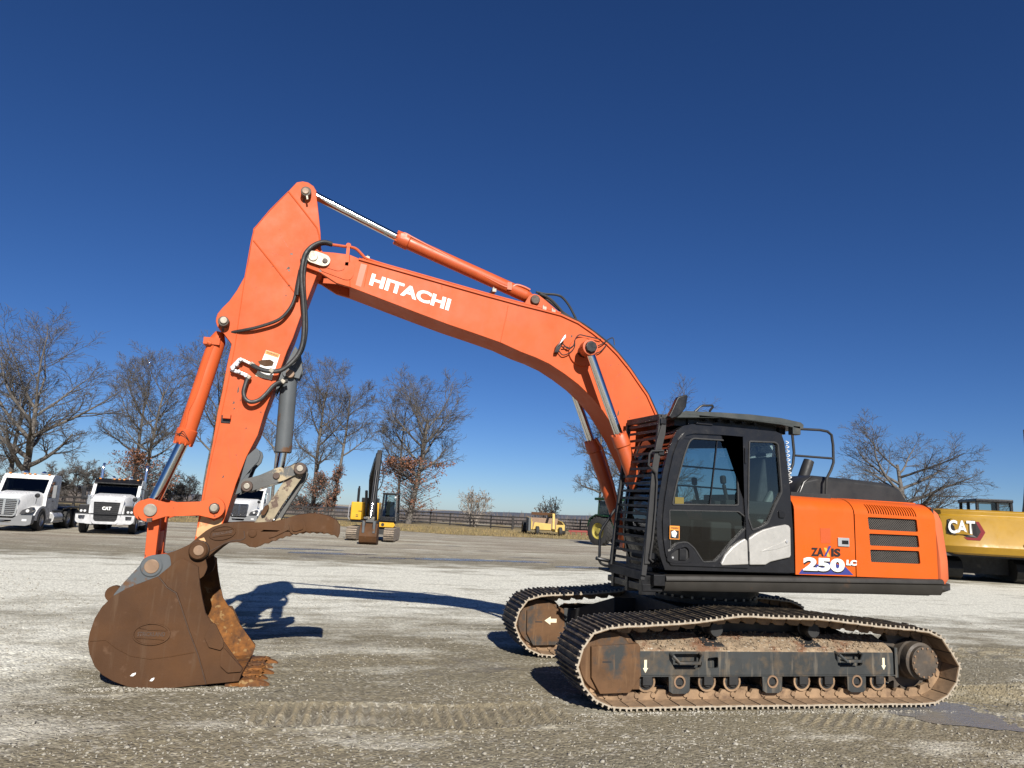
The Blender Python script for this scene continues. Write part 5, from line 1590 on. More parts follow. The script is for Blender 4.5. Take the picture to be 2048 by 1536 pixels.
def oval_badge(cx, cz, a, b, rot, Y, par, txt=True):
    el = lambda k, s_=1.0: (cx + a * s_ * math.cos(k) * math.cos(rot) - b * s_ * math.sin(k) * math.sin(rot), cz + a * s_ * math.cos(k) * math.sin(rot) + b * s_ * math.sin(k) * math.cos(rot))
    m = MB(); ks = [2 * PI * i / 36 for i in range(36)]
    m.prism([el(k) for k in ks], Y - .014, Y, 'y', holes=[[el(k, .90) for k in ks]])
    m.prism([el(k, .9) for k in ks], Y - .004, Y)
    for sg in (1, -1):
        f = lambda u, v: (cx + (a * u) * math.cos(rot) - b * v * math.sin(rot), cz + (a * u) * math.sin(rot) + b * v * math.cos(rot))
        m.prism([f(-.75, .62 * sg * .9), f(-.2, .36 * sg), f(.75, .30 * sg), f(.75, .38 * sg), f(-.2, .46 * sg)] if sg > 0 else [f(.75, -.55), f(.2, -.36), f(-.75, -.30), f(-.75, -.38), f(.2, -.46)], Y - .012, Y)
    o = m.build("badge", RUST, par, bevel=.002)
    if txt:
        lettering("STRICKLAND", (cx - a * .72, Y - .005, cz - b * .2 - a * .72 * math.tan(rot)), (cx + a * .72, Y - .005, cz - b * .2 + a * .72 * math.tan(rot)), (cx - a * .72, Y - .005, cz + b * .2 - a * .72 * math.tan(rot)), RUST_DK, par, "embossed_lettering", .02, OUT, .003)
oval_badge(c.x, c.z, .18, .108, 0.0, -WB, bk)
for x, y, w_ in ((266, 1349, 6), (304, 1359, 5)):
    tri_part("bare_scrape", [(x - w_, y + 3), (x - 1, y - 2), (x + w_, y - 4), (x + w_ - 1, y), (x, y + 3.5)], WHITE, bk, Y=-WB, th=.0015)
# hinge ears
ear_px = [(226, 1191), (248.5, 1164), (279.5, 1131), (290.6, 1115), (302, 1110.5), (332.6, 1107.6), (340, 1112), (343, 1128), (338, 1148), (310, 1165), (262, 1186), (240, 1198)]
ear2_px = [(330, 1108), (355, 1100), (381, 1087.7), (397, 1081), (411, 1088), (416, 1102), (411, 1118), (415, 1135), (408, 1152), (396, 1160), (360, 1165), (318, 1165), (335, 1140)]
for a, b in ((-.30, -.255), (.255, .30)):
    m = MB(); m.prism(round2(T(-.29, *ear_px), .02, 2), a, b); m.build("hinge_ear", BRACKET, bk, bevel=.008)
    m = MB(); m.prism(round2(T(-.29, *ear2_px), .02, 2), a + .006, b - .006); m.build("hinge_ear", RUST, bk, bevel=.008)
    if a < 0:
        pin((303, 1133), -.32, .32, .075, RUST_PIN, bk, "hinge_pin")
        m = MB(); pp = onY(303, 1133, -.30); m.lathe([(.078, -.012), (.10, -.012), (.115, .0), (.078, .0)], (pp.x, -.30, pp.z), 'y', 28); m.build("pin_boss", BRACKET, bk)
pin((397, 1101), -.335, .335, .105, RUST_DK, bk, "thumb_pin"); 
m = MB(); pp = onY(397, 1101, -.335); m.lathe([(.06, -.03), (.085, -.03), (.10, -.01), (.10, .0), (.06, .0)], (pp.x, -.335, pp.z), 'y', 28); m.build("pin_boss", RUST, bk)
pin((397, 1101), -.375, -.33, .055, RUST_PIN, bk, "pin_face")
m = MB(); pp = onY(229, 1187, -.05); m.lathe([(.03, -.04), (.085, -.04), (.085, .04), (.03, .04)], (pp.x, -.05, pp.z), 'y', 20); m.build("lifting_eye", RUST, bk)
# lip and teeth
l0 = onY(470, 1363, -WB)
m = MB()
zlip = zmin + .035
m.prism([(l0.x - .10, zlip - .02), (l0.x + .20, zlip - .012), (l0.x + .20, zlip + .012), (l0.x + .02, zlip + .03), (l0.x - .10, zlip + .03)], -WB + .03, WB - .03)
m.build("lip_plate", RUST_HOT, bk, bevel=.006)
tw = .085
for k in range(5):
    y = -WB + .09 + (2 * WB - .18) * k / 4
    m = MB()
    x0_ = l0.x + .02
    jt = (.01, -.03, .015, -.015, .02)[k]
    rows_ = [(x0_ + .02, tw * 1.1, .045, -.025), (x0_ + .10, tw * 1.05, .055, -.028), (x0_ + .17, tw * .8, .05, -.028), (x0_ + .27 + jt, tw * .55, .016, -.022), (x0_ + .31 + jt, tw * .35, -.006, -.018)]
    m.loft([[(x, y - w_, zlip + lo_), (x, y + w_, zlip + lo_), (x, y + w_ * .8, zlip + hi_ + .0), (x, y - w_ * .8, zlip + hi_)] for x, w_, hi_, lo_ in rows_])
    m.build("tooth", RUST_HOT, bk, bevel=.008)
r2 = np.random.RandomState(23); V2, F2 = [], []
for k in range(260):
    x_ = l0.x - .05 + .27 * r2.rand() ** .8; y_ = -WB + .06 + (2 * WB - .12) * r2.rand(); s_ = .010 + .028 * r2.rand() ** 2.5
    V2.append(var[r2.randint(60)] * s_ + np.array((x_, y_, zlip + .026 + .02 * r2.rand()))); F2.append(tri + 6 * k)
fast_obj("caked_soil", np.concatenate(V2), np.concatenate(F2), RUST_HOT, bk, smooth=False, kind='stuff')
# ---------------------------------------------------------------- thumb
th_up = [(380, 1088), (386, 1083), (397.4, 1073.5), (411.6, 1062), (425.8, 1053.6), (447, 1046.6), (475, 1044.4), (510.7, 1045), (545, 1043), (560, 1040), (575, 1036), (590, 1031), (616.4, 1027.5), (637.4, 1028), (658.4, 1033), (673, 1041), (680.5, 1052), (680, 1066), (676, 1076), (669, 1070)]
th_lo = [(662, 1070), (655, 1066), (648, 1068), (641, 1065), (634, 1067.5), (627, 1064.5), (620, 1067), (613, 1064.5), (606, 1068), (600, 1066), (593, 1070), (587, 1068.5), (580, 1073), (573, 1072), (566, 1077), (559, 1076.5), (552, 1082), (544, 1081.5), (538, 1087), (530, 1086.5), (522, 1091.5), (512, 1095), (499, 1093.5), (491, 1088), (475, 1084), (461, 1085), (447, 1090), (433, 1100), (419, 1112), (411, 1119), (400, 1122), (387, 1119), (379, 1110), (377, 1098)]
tp = T(-.24, *(th_up + th_lo))
m = MB(); m.prism(tp, -.265, -.215)
thb = m.build("thumb", RUST, EX, bevel=.006, label="rusty bucket thumb with a saw-toothed edge")
ntip = [(x + .0, z) for x, z in tp]
for a, b in ((-.11, -.06), (.06, .11), (.215, .265)):
    m = MB(); m.prism(ntip, a, b); m.build("thumb_tine", RUST, thb, bevel=.006)
upz = T(-.24, *th_up)[5:14]
m = MB(); m.loft([[(x, -.215, z - .012), (x, .215, z - .012), (x, .215, z - .04), (x, -.215, z - .04)] for x, z in upz]); m.build("thumb_back_plate", RUST, thb)
m = MB(); m.prism(round2(T(-.27, (577, 1045), (600, 1037), (609, 1040), (613, 1062), (590, 1069), (581, 1066)), .02), -.285, -.264); m.prism(round2(T(-.27, (583, 1047), (599, 1042), (605, 1044), (607, 1058), (590, 1063), (585, 1061)), .02), -.30, -.284); m.build("wear_pad", RUST, thb, bevel=.006)
c = onY(445, 1066, -.265); oval_badge(c.x, c.z, .14, .075, .22, -.265, thb, True)
pin((505, 1067), -.278, -.26, .045, RUST, thb, "pin_boss"); pin((505, 1067), -.281, -.27, .034, RUST, thb, "pin_face")
m = MB(); m.prism(T(-.265, (538, 1070), (574, 1055), (578, 1059), (548, 1074), (538, 1076)), -.28, -.264); m.build("wear_strip", RUST, thb, bevel=.004)
seam_ = MB(); seam_.tube([onY(x, y, -.267) for x, y in ((488, 1062), (490, 1076), (482, 1080), (466, 1081), (450, 1086), (432, 1096), (418, 1103))], .006, 6); seam_.build("weld_seam", RUST_DK, thb)
tri_part("bare_metal_patch", [(397, 1078), (408, 1075), (412, 1083), (404, 1082)], TAN_WORN, thb, Y=-.266, th=.002)
# ---------------------------------------------------------------- vehicles standing about the yard
AZ0 = math.atan2(FH.y, FH.x) - PI / 2        # turn of a thing whose back points straight away from the viewer
def wheel(par, x, y, r, w, rim_mat, side=1, tyre=TYRE, hub=True, name="wheel", M=None, lugs=0):
    """axle along x; side is the sign of the outer face"""
    m = MB(M)
    m.lathe([(r * .60, -w / 2), (r * .93, -w / 2), (r, -w / 2 + .03), (r, w / 2 - .03), (r * .93, w / 2), (r * .60, w / 2)], (x, y, r), 'x', 28, True)
    for k in range(lugs):
        a = 2 * PI * k / lugs
        for s_ in (-1, 1):
            aa = a + (PI / lugs if s_ > 0 else 0)
            p = Vector((x + s_ * .02, y + math.cos(aa) * r * 1.005, r + math.sin(aa) * r * 1.005)); q = Vector((x + s_ * w * .5, y + math.cos(aa + .16) * r * .99, r + math.sin(aa + .16) * r * .99))
            m.bar(p, q, .05, .06, (0, math.cos(aa), math.sin(aa)))
    t = m.build(name, tyre, par)
    m = MB(M)
    f = side
    m.lathe([(r * .61, -w / 2 * .9 * f), (r * .61, w / 2 * .8 * f), (r * .55, w / 2 * .9 * f), (r * .50, w / 2 * .3 * f), (r * .22, w / 2 * .25 * f), (r * .20, w / 2 * .75 * f), (.01, w / 2 * .78 * f)], (x, y, r), 'x', 24)
    m.build("rim", rim_mat, t)
    return t
def pane(par, pts, name="window", mat=None, off=None, frame=None):
    m = MB(); m.add(pts, [tuple(range(len(pts)))])
    return m.build(name, mat or WINDGLASS, par, smooth=False)

def semi_truck(loc, rz, label, style, sc=1.0, group=None):
    t = thing("semi_truck", label, "semi truck", loc, rz, group, sc)
    # chassis and wheels
    m = MB()
    for s_ in (-1, 1): m.box(s_ * .43 - .06, s_ * .43 + .06, .8, 7.0, .62, .88)
    m.box(-.5, .5, 6.9, 7.0, .6, .9); m.box(-.5, .5, 4.7, 5.9, .88, .95)
    m.box(-1.15, 1.15, 3.0, 4.4, .45, .95)
    ch = m.build("chassis", BLACK, t, bevel=.01)
    m = MB(); m.lathe([(.02, 0), (.52, 0), (.52, .06), (.02, .06)], (0, 5.75, 1.02), 'z', 24); m.build("fifth_wheel", BLACK, t)
    for y in (1.35,):
        for s_ in (-1, 1): wheel(t, s_ * 1.06, y, .50, .30, ALU, s_)
    for y in (5.15, 6.4):
        for s_ in (-1, 1):
            wheel(t, s_ * 1.10, y, .50, .28, ALU, s_)
            wheel(t, s_ * .78, y, .50, .26, BLACK, s_)
    for s_ in (-1, 1):
        m = MB(); m.cyl((s_ * 1.0, 2.75, .58), (s_ * 1.0, 4.1, .58), .29, n=24); m.build("fuel_tank", ALU, t, bevel=.02)
        m = MB(); m.box(s_ * 1.24 - .04, s_ * 1.24 + .04, 2.6, 4.2, .36, .42); m.build("side_step", ALU, t, bevel=.01)
        m = MB()
        arch = [(6.95 * 1.0, 1.02), (6.75, 1.10), (4.8, 1.10), (4.6, 1.02), (4.6, 1.0), (4.8, 1.08), (6.75, 1.08), (6.95, 1.0)]
        m.prism([(a, b) for a, b in arch], s_ * .65, s_ * 1.24, 'x'); m.build("mud_flap_bar", BLACK, t)
    # cab
    ztop_ = 2.62 if style == 'blunt' else 2.68
    prof = [(1.95, .75), (1.95, 1.72), (2.42, ztop_ - .18), (2.60, ztop_ - .02), (2.85, ztop_), (3.65, ztop_ - .02), (3.72, ztop_ - .12), (3.72, .75)]
    hw = 1.08
    win = [(2.10, 1.62), (2.50, 2.34), (3.05, 2.36), (3.05, 1.58), (2.2, 1.52)]
    m = MB()
    for s_ in (-1, 1):
        m.prism(prof, s_ * hw, s_ * (hw - .06), 'x', holes=[round2(win, .05)])
    pr = prof
    for i, (a, b) in enumerate(zip(pr, pr[1:] + pr[:1])):
        if i == 1: continue
        m.loft([[(x, a[0], a[1]) for x in (-hw + .061, hw - .061)] + [(x, b[0], b[1]) for x in (hw - .061, -hw + .061)], [(x, a[0] + .03 if i < 5 else a[0] - .03, a[1] - .02) for x in (-hw + .061, hw - .061)] + [(x, b[0] + .03 if i < 5 else b[0] - .03, b[1] - .02) for x in (hw - .061, -hw + .061)]])
    a, b = pr[1], pr[2]     # windscreen surround
    L = lambda u, v: (u, a[0] + (b[0] - a[0]) * v, a[1] + (b[1] - a[1]) * v)
    for x0, x1, v0, v1 in ((-hw + .061, -hw + .15, 0, 1), (hw - .15, hw - .061, 0, 1), (-hw + .15, hw - .15, .93, 1), (-hw + .15, hw - .15, 0, .05)):
        m.loft([[L(x0, v0), L(x1, v0), L(x1, v1), L(x0, v1)], [tuple(Vector(p) + Vector((0, .05, -.02))) for p in (L(x0, v0), L(x1, v0), L(x1, v1), L(x0, v1))]])
    cb = m.build("cab", WPAINT, t, bevel=.015)
    pane(cb, [tuple(Vector(L(u, v)) + Vector((0, .02, -.01))) for u, v in ((-hw + .14, .04), (hw - .14, .04), (hw - .14, .94), (-hw + .14, .94))], "windscreen")
    for s_ in (-1, 1):
        pane(cb, [(s_ * (hw - .03), y, z) for y, z in round2(win, .05)], "side_window")
        m = MB(); m.bar((s_ * (hw + .012), 2.75, 1.40), (s_ * (hw + .012), 2.95, 1.40), .03, .04); m.build("door_handle", BLACK, cb)
        m = MB()      # mirror and its arm
        m.box(s_ * 1.38 - .09, s_ * 1.38 + .09, 1.92, 2.02, 1.55, 2.18)
        mr_ = m.build("mirror", BLACK if style == 'blunt' else GREYPL, cb, bevel=.03)
        m = MB(); m.tube([(s_ * hw, 2.2, 2.2), (s_ * 1.38, 1.98, 2.12)], .02, 6); m.tube([(s_ * hw, 2.2, 1.58), (s_ * 1.38, 1.98, 1.62)], .02, 6); m.build("mirror_arm", BLACK, mr_)
        m = MB()      # mirror on the fender
        m.tube([(s_ * .98, .9, 1.28), (s_ * 1.06, .75, 1.62)], .014, 6); m.lathe([(.02, -.05), (.10, -.04), (.11, .02), (.02, .05)], (s_ * 1.06, .73, 1.66), 'y', 14); m.build("fender_mirror", BLACK, t)
    m = MB(); m.box(-.75, -.25, 2.75, 2.95, 1.15, 1.95); m.box(.25, .75, 2.75, 2.95, 1.15, 1.95); m.box(-.9, .9, 2.06, 2.2, 1.3, 1.62); m.box(-1.0, 1.0, 3.62, 3.68, 1.0, 2.4); m.build("cab_interior", DARKIN, cb)
    m = MB()
    th = [(.42 + .19 * math.cos(k * PI / 8), 2.22 + .06 * math.sin(k * PI / 8), 1.66 + .17 * math.sin(k * PI / 8)) for k in range(16)]
    m.tube(th, .018, 6, True); m.build("steering_wheel", BLACK, cb)
    for k, x in enumerate((-.85, -.22, 0, .22, .85)):
        m = MB(); m.box(x - .05, x + .05, 2.50, 2.60, ztop_ - .02, ztop_ + .03); m.build("marker_lamp", AMBER, cb, bevel=.01)
    for x_ in (-.35, .45): m = MB(); m.lathe([(.02, -.3), (.05, -.3), (.07, .1), (.10, .16), (.02, .16)], (x_, 2.9, ztop_ + .07), 'y', 14); m.build("air_horn", CHROME_T, cb)
    if style == 'blunt':
        # visor, twin stacks, big framed grille
        m = MB(); m.prism([(2.28, 2.38), (2.50, 2.46), (2.62, ztop_ + .02), (2.56, ztop_ + .02), (2.40, 2.50), (2.26, 2.42)], -1.06, 1.06, 'x'); m.build("sun_visor", BLACK, cb, bevel=.01)
        for s_ in (-1, 1):
            m = MB(); m.tube([(s_ * 1.02, 3.92, .9), (s_ * 1.02, 3.92, 3.1), (s_ * 1.02, 3.97, 3.32), (s_ * 1.02, 4.05, 3.42)], .065, 14); m.build("exhaust_stack", CHROME_T, t)
            m = MB(); m.cyl((s_ * 1.02, 3.92, 1.2), (s_ * 1.02, 3.92, 2.5), .11, n=18); m.build("heat_shield", CHROME_T, t)
            m = MB(); m.cyl((s_ * 1.05, 1.92, 1.2), (s_ * 1.05, 1.92, 1.8), .17, n=20); m.build("air_cleaner", CHROME_T, t, bevel=.02)
        m = MB()
        for y, w_, zt in ((.12, .74, 1.62), (.4, .80, 1.76), (1.2, .92, 1.88), (1.98, .98, 1.92)):
            pass
        secs = []
        for y, w_, zt in ((.12, .72, 1.60), (.35, .80, 1.74), (1.2, .92, 1.84), (1.98, .98, 1.90)):
            secs.append([(-w_, y, .8), (w_, y, .8), (w_, y, zt - .28), (w_ - .12, y, zt - .06), (w_ - .3, y, zt), (-w_ + .3, y, zt), (-w_ + .12, y, zt - .06), (-w_, y, zt - .28)])
        m.loft(secs); hd_ = m.build("hood", WPAINT, t, bevel=.02, seg=3)
        m = MB(); m.prism(round2([(-.72, 1.62), (.72, 1.62), (.60, .62), (.48, .48), (-.48, .48), (-.60, .62)], .06), .02, .14, 'y', holes=[round2([(-.56, 1.50), (.56, 1.50), (.49, .70), (.42, .60), (-.42, .60), (-.49, .70)], .04)])
        gr_ = m.build("grille_surround", ALU, t, bevel=.02)
        m = MB(); m.prism([(-.58, 1.52), (.58, 1.52), (.5, .58), (-.5, .58)], .10, .13); m.build("grille", BLACK, t)
        m = MB()
        for k in range(9): m.box(-.54, .54, .085, .10, .64 + k * .095, .66 + k * .095)
        m.build("grille_bars", GREYBLK, t)
        lettering("CAT", (-.19, .08, 1.13), (.19, .08, 1.13), (-.19, .08, 1.29), WHITE, gr_, "lettering", .05, OUT, .002)
        m = MB(); m.prism(round2([(-1.24, .93), (-.66, .93), (-.58, .60), (-.5, .46), (-1.1, .50), (-1.22, .60)], .04), .0, .25, 'y', holes=[round2([(-1.12, .86), (-.84, .86), (-.86, .68), (-1.10, .68)], .03)])
        m.build("bumper", ALU, t, bevel=.02); m = MB()
        m.prism(round2([(1.24, .93), (.66, .93), (.58, .60), (.5, .46), (1.1, .50), (1.22, .60)], .04), .0, .25, 'y', holes=[round2([(1.12, .86), (.84, .86), (.86, .68), (1.10, .68)], .03)])
        m.build("bumper", ALU, t, bevel=.02)
        m = MB(); m.box(-1.25, 1.25, -.03, .0, .93, .97); m.build("bumper_bar", BLACK, t)
    else:
        m = MB(); secs = []
        for y, w_, zt in ((.10, .55, 1.52), (.30, .62, 1.64), (1.0, .78, 1.78), (1.98, .96, 1.84)):
            secs.append([(-w_, y, .7), (w_, y, .7), (w_, y, zt - .25), (w_ - .10, y, zt - .06), (w_ - .28, y, zt), (-w_ + .28, y, zt), (-w_ + .10, y, zt - .06), (-w_, y, zt - .25)])
        m.loft(secs); hd_ = m.build("hood", WPAINT, t, bevel=.03, seg=3)
        m = MB(); m.prism(round2([(-.58, 1.50), (.58, 1.50), (.54, .80), (.46, .68), (-.46, .68), (-.54, .80)], .10), .02, .12, 'y', holes=[round2([(-.51, 1.44), (.51, 1.44), (.47, .82), (.40, .74), (-.40, .74), (-.47, .82)], .08)])
        gs_ = m.build("grille_surround", CHROME_T, t, bevel=.015)
        MB().prism([(-.52, 1.44), (.52, 1.44), (.46, .74), (-.46, .74)], .085, .10).build("grille", DARKIN, t)
        for k in range(8): MB().box(-.49, .49, .05, .09, .80 + k * .083, .828 + k * .083).build("grille_bar", CHROME_T, gs_, bevel=.004)
        for x in (-.02,): MB().box(-.05, .05, .035, .08, .75, 1.45).build("grille_bar", CHROME_T, gs_, bevel=.004)
        m = MB(); m.prism(round2([(-1.22, .76), (-.62, .74), (-.45, .60), (.45, .60), (.62, .74), (1.22, .76), (1.20, .36), (1.0, .28), (-1.0, .28), (-1.20, .36)], .05), .0, .34, 'y', holes=[round2([(-.42, .52), (.42, .52), (.36, .40), (-.36, .40)], .03)])
        bm_ = m.build("bumper", GREYPL, t, bevel=.05, seg=3)
        for s_ in (-1, 1): MB().box(s_ * .92 - .10, s_ * .92 + .10, -.012, .02, .48, .58).build("fog_lamp", LAMP, bm_, bevel=.01)
    for s_ in (-1, 1):      # fenders and headlamps
        m = MB(); secs = []
        n = 12
        for y, wo in ((.22, .94), (.35, 1.10), (.6, 1.18), (1.35, 1.22), (2.0, 1.14)):
            pass
        arch_o = [(1.35 - .98 * math.cos(k * PI / n) * (1 if k > n / 2 else 1.06), .52 + .66 * math.sin(k * PI / n)) for k in range(n + 1)]
        arch_i = [(1.35 - .60 * math.cos(k * PI / n), .50 + .58 * math.sin(k * PI / n)) for k in range(n + 1)]
        m.prism(arch_o + arch_i[::-1], s_ * .62, s_ * 1.19, 'x')
        m.build("fender", WPAINT, t, bevel=.05, seg=3)
        if style != 'blunt':
            m = MB(); m.prism(round2([(.62, .78), (1.10, .86), (1.16, 1.02), (1.08, 1.14), (.72, .98)], .04), .16, .5); 
            if s_ < 0: m.v = [(-x, y, z) for x, y, z in m.v]
            h_ = m.build("headlamp", simple("dark_lamp_housing", (.05, .05, .055), .15) if 'dark_lamp_housing' not in bpy.data.materials else bpy.data.materials['dark_lamp_housing'], t, bevel=.02)
            MB().lathe([(.01, -.02), (.07, -.02), (.08, .02), (.01, .02)], (s_ * .95, .155, .95), 'y', 14).build("lamp", LAMP, h_)
        else:
            m = MB(); m.box(s_ * .96 - .21, s_ * .96 + .21, .17, .4, .94, 1.36); h_ = m.build("headlamp", BLACK, t, bevel=.04)
            for dx in (-.07, .08): MB().lathe([(.01, -.02), (.055, -.02), (.06, .02), (.01, .02)], (s_ * .98 + dx, .165, 1.06), 'y', 14).build("lamp", LAMP, h_)
    return t
def place(px, py): 
    p = onZ(px, py); return (p.x, p.y, float(hgt(np.array(p.x), np.array(p.y))))
semi_truck(place(-2, 1062), AZ0 + R(15), "white day cab truck with chrome bar grille, cut off by the left edge", 'slope', .93)
semi_truck(place(205, 1069), AZ0 + R(20), "white day cab truck with black framed grille and tall twin exhaust stacks", 'blunt', .94)
semi_truck(place(474, 1053), AZ0 + R(6), "white day cab truck seen behind the orange arm and thumb linkage", 'slope', 1.0)

# --- yellow and black excavator facing us in the middle distance
me_ = thing("compact_excavator", "small yellow and black excavator facing the viewer, its bucket lowered in front", "excavator", place(738, 1083), AZ0 + R(3))
for s_ in (-1, 1):
    m = MB()
    lp_ = [(-.05 + 1.55 + 1.55 * math.cos(a), .38 + .34 * math.sin(a)) for a in np.linspace(PI / 2, 3 * PI / 2, 9)]
    lp2 = [(3.3, .06), (3.6, .3), (3.4, .68)]
    m.prism([(.35, .72), (.1, .6), (0, .38), (.1, .14), (.35, .04), (3.2, .04), (3.45, .16), (3.55, .38), (3.45, .6), (3.2, .72)], s_ * .70, s_ * 1.24, 'x')
    tk = m.build("crawler_track", paint("dusty_pale_track", (.26, .21, .16), .85, var=.3, vs=5, bump=.3) if 'dusty_pale_track' not in bpy.data.materials else bpy.data.materials['dusty_pale_track'], me_, bevel=.02)
    for k in range(6):
        MB().box(min(s_ * .70, s_ * 1.24), max(s_ * .70, s_ * 1.24), -.045 + .14 * abs(k - 2.5) / 2.5, .02 + .14 * abs(k - 2.5) / 2.5, .10 + k * .105, .13 + k * .105).build("track_shoe", SHOE, tk)
m = MB(); m.box(-.72, .72, .9, 2.7, .35, .75); m.lathe([(.02, .75), (.55, .75), (.55, .95), (.02, .95)], (0, 1.8, 0), 'z', 24); m.build("car_body", UNDER, me_)
m = MB(); m.box(-1.18, 1.2, .9, 3.4, .93, 1.06); m.build("upper_deck", BLACK, me_, bevel=.02)
m = MB(); m.box(-1.2, -.62, .75, 2.2, 1.06, 2.0); m.box(-1.2, .1, 2.2, 3.3, 1.06, 2.0); yb_ = m.build("engine_house", YELLOW, me_, bevel=.05)
for z in (1.22, 1.30): MB().box(-.85 - .06, -.85 + .06, .738, .76, z, z + .035).build("vent", DARKIN, yb_)
MB().box(-.80, -.62, .742, .76, 1.50, 1.54).build("vent", DARKIN, yb_)
MB().tube([(-1.28, .7, 1.9), (-1.3, .68, 1.2), (-1.22, .7, 1.05)], .022, 6).build("hand_rail", ALU, me_)
m = MB(); m.box(-.85, .0, 2.0, 3.1, 2.0, 2.25); m.cyl((-.98, 1.6, 2.0), (-.98, 1.6, 2.75), .07); m.cyl((-.98, 1.6, 2.75), (-.98, 1.66, 2.85), .05); m.build("engine_hood", BLACK, me_, bevel=.03)
m = MB(); cbp = [(.40, 1.06), (1.22, 1.06), (1.18, 2.48), (.46, 2.48)]
for a, b in (((.42, .8, 1.06), (.47, 1.0, 2.5)), ((1.20, .8, 1.06), (1.16, 1.0, 2.5)), ((.42, 2.3, 1.06), (.47, 2.2, 2.5)), ((1.20, 2.3, 1.06), (1.16, 2.2, 2.5))): m.bar(a, b, .09, .09)
m.box(.40, 1.22, .95, 2.3, 2.46, 2.56); m.box(.40, 1.22, .78, .85, 1.06, 1.3); m.box(.42, .47, .85, 2.25, 1.06, 1.6); m.box(1.16, 1.21, .85, 2.25, 1.06, 1.5); m.box(.42, 1.2, 2.24, 2.3, 1.06, 1.6)
c2_ = m.build("cab", BLACK, me_, bevel=.02)
pane(c2_, [(.46, .85, 1.3), (1.17, .85, 1.3), (1.14, .99, 2.45), (.50, .99, 2.45)], "windscreen", CABGLASS)
m = MB(); m.box(.58, 1.02, 1.5, 1.65, 1.4, 2.1); m.box(.58, 1.02, 1.15, 1.55, 1.35, 1.5); m.build("seat", DARKIN, c2_, bevel=.04)
MB().box(1.05, 1.15, .93, .97, 2.30, 2.38).build("lamp", LAMP, c2_)
m = MB(); m.prism([(.36, 1.0), (1.12, 1.0), (1.20, .88), (1.12, .75), (.36, .75)], .70, .78); jd = m.build("front_panel", YELLOW, me_, bevel=.02)
MB().lathe([(.02, -.01), (.085, -.01), (.085, .01), (.02, .01)], (.55, .69, .88), 'y', 16).build("badge", DARKIN, jd)
bo = [(-.12, 1.3, 1.15), (-.16, .55, 2.3), (-.10, -.3, 3.25), (.25, -1.55, 4.1), (.42, -2.1, 4.25)]
m = MB()
for a, b in zip(bo, bo[1:]): m.bar(a, b, .25, .30)
bm2 = m.build("boom", BLACK, me_, bevel=.03)
m = MB(); m.bar((.42, -2.0, 4.4), (.36, -2.55, 1.35), .24, .28); m.bar((.42, -2.0, 4.3), (.42, -1.85, 4.55), .24, .3); ar2 = m.build("arm", GREYBLK, me_, bevel=.03)
m = MB(); m.cyl((-.38, 1.0, 1.1), (-.40, .35, 2.6), .075); m.cyl((.14, 1.0, 1.1), (.10, .35, 2.6), .075); m.build("boom_ram", BLACK, me_)
m = MB(); m.cyl((-.1, -.1, 3.5), (.25, -1.5, 4.45), .07); m.build("arm_ram", BLACK, me_)
m = MB(); m.cyl((.40, -2.35, 3.6), (.37, -2.65, 2.0), .07); r_ = m.build("bucket_ram", BLACK, me_); MB().cyl((.37, -2.65, 2.0), (.35, -2.85, 1.3), .04).build("ram_rod", CHROME, r_)
m = MB(); m.tube(smooth_path([(.55, -2.1, 4.1), (.72, -2.2, 3.5), (.68, -2.25, 2.9), (.52, -2.3, 2.6)], 5), .03, 6); m.tube(smooth_path([(-.02, .2, 2.9), (.1, -.2, 2.6), (.2, .2, 2.2), (.12, .8, 1.5)], 5), .03, 6); m.build("oil_hose", RUBBER, me_)
m = MB(); m.box(.12, .52, -2.75, -2.45, 1.05, 1.32); m.box(.02, .22, -2.85, -2.5, 1.2, 1.3); m.build("quick_coupler", BRACKET_W, me_, bevel=.02)
m = MB(); pb = [(-2.35, 1.0), (-2.75, 1.0), (-3.0, .75), (-3.12, .4), (-3.0, .12), (-2.7, .0), (-2.2, .0), (-2.2, .03), (-2.65, .04), (-2.9, .2), (-3.0, .42), (-2.9, .7), (-2.6, .9)]
m.prism(pb, -.08, .72, 'x'); m.prism([(-2.35, 1.0), (-2.75, 1.0), (-3.0, .75), (-3.12, .4), (-3.0, .12), (-2.7, .0), (-2.2, .0)], -.10, -.06, 'x'); m.prism([(-2.35, 1.0), (-2.75, 1.0), (-3.0, .75), (-3.12, .4), (-3.0, .12), (-2.7, .0), (-2.2, .0)], .70, .74, 'x')
bk3 = m.build("bucket", RUST, me_, bevel=.01)
for s_ in (0, 1): m = MB(); m.box(.02 + s_ * .5, .14 + s_ * .5, -3.10, -2.6, .55, 1.12); m.build("bucket_ear", BRACKET, bk3, bevel=.02)

# --- towed earth scraper by the far fence
sc_ = thing("pull_scraper", "faded yellow pull type earth scraper parked on the grass by the far fence", "scraper", place(1096, 1071), AZ0 + R(6))
m = MB(); m.prism([(-1.35, .45), (.28, .45), (.28, 1.0), (-1.2, 1.08)], .2, .32); m.prism([(.68, .45), (1.45, .45), (1.4, .95), (.68, .95)], .1, .22); m.build("apron", PALEYEL, sc_, bevel=.03)
m = MB(); m.prism([(.2, .45), (3.2, .45), (3.2, 1.5), (1.2, 1.45), (.2, 1.1)], -1.5, -1.36, 'x'); m.prism([(.2, .45), (3.2, .45), (3.2, 1.3), (1.2, 1.2), (.2, .95)], 1.36, 1.5, 'x'); m.build("bowl_side", PALEYEL, sc_, bevel=.03); m = MB(); m.box(-1.35, 1.35, 2.9, 3.05, .5, 1.45); m.box(-1.35, 1.35, .4, 2.9, .40, .5); m.build("bowl", RUST_PIN, sc_, bevel=.03)
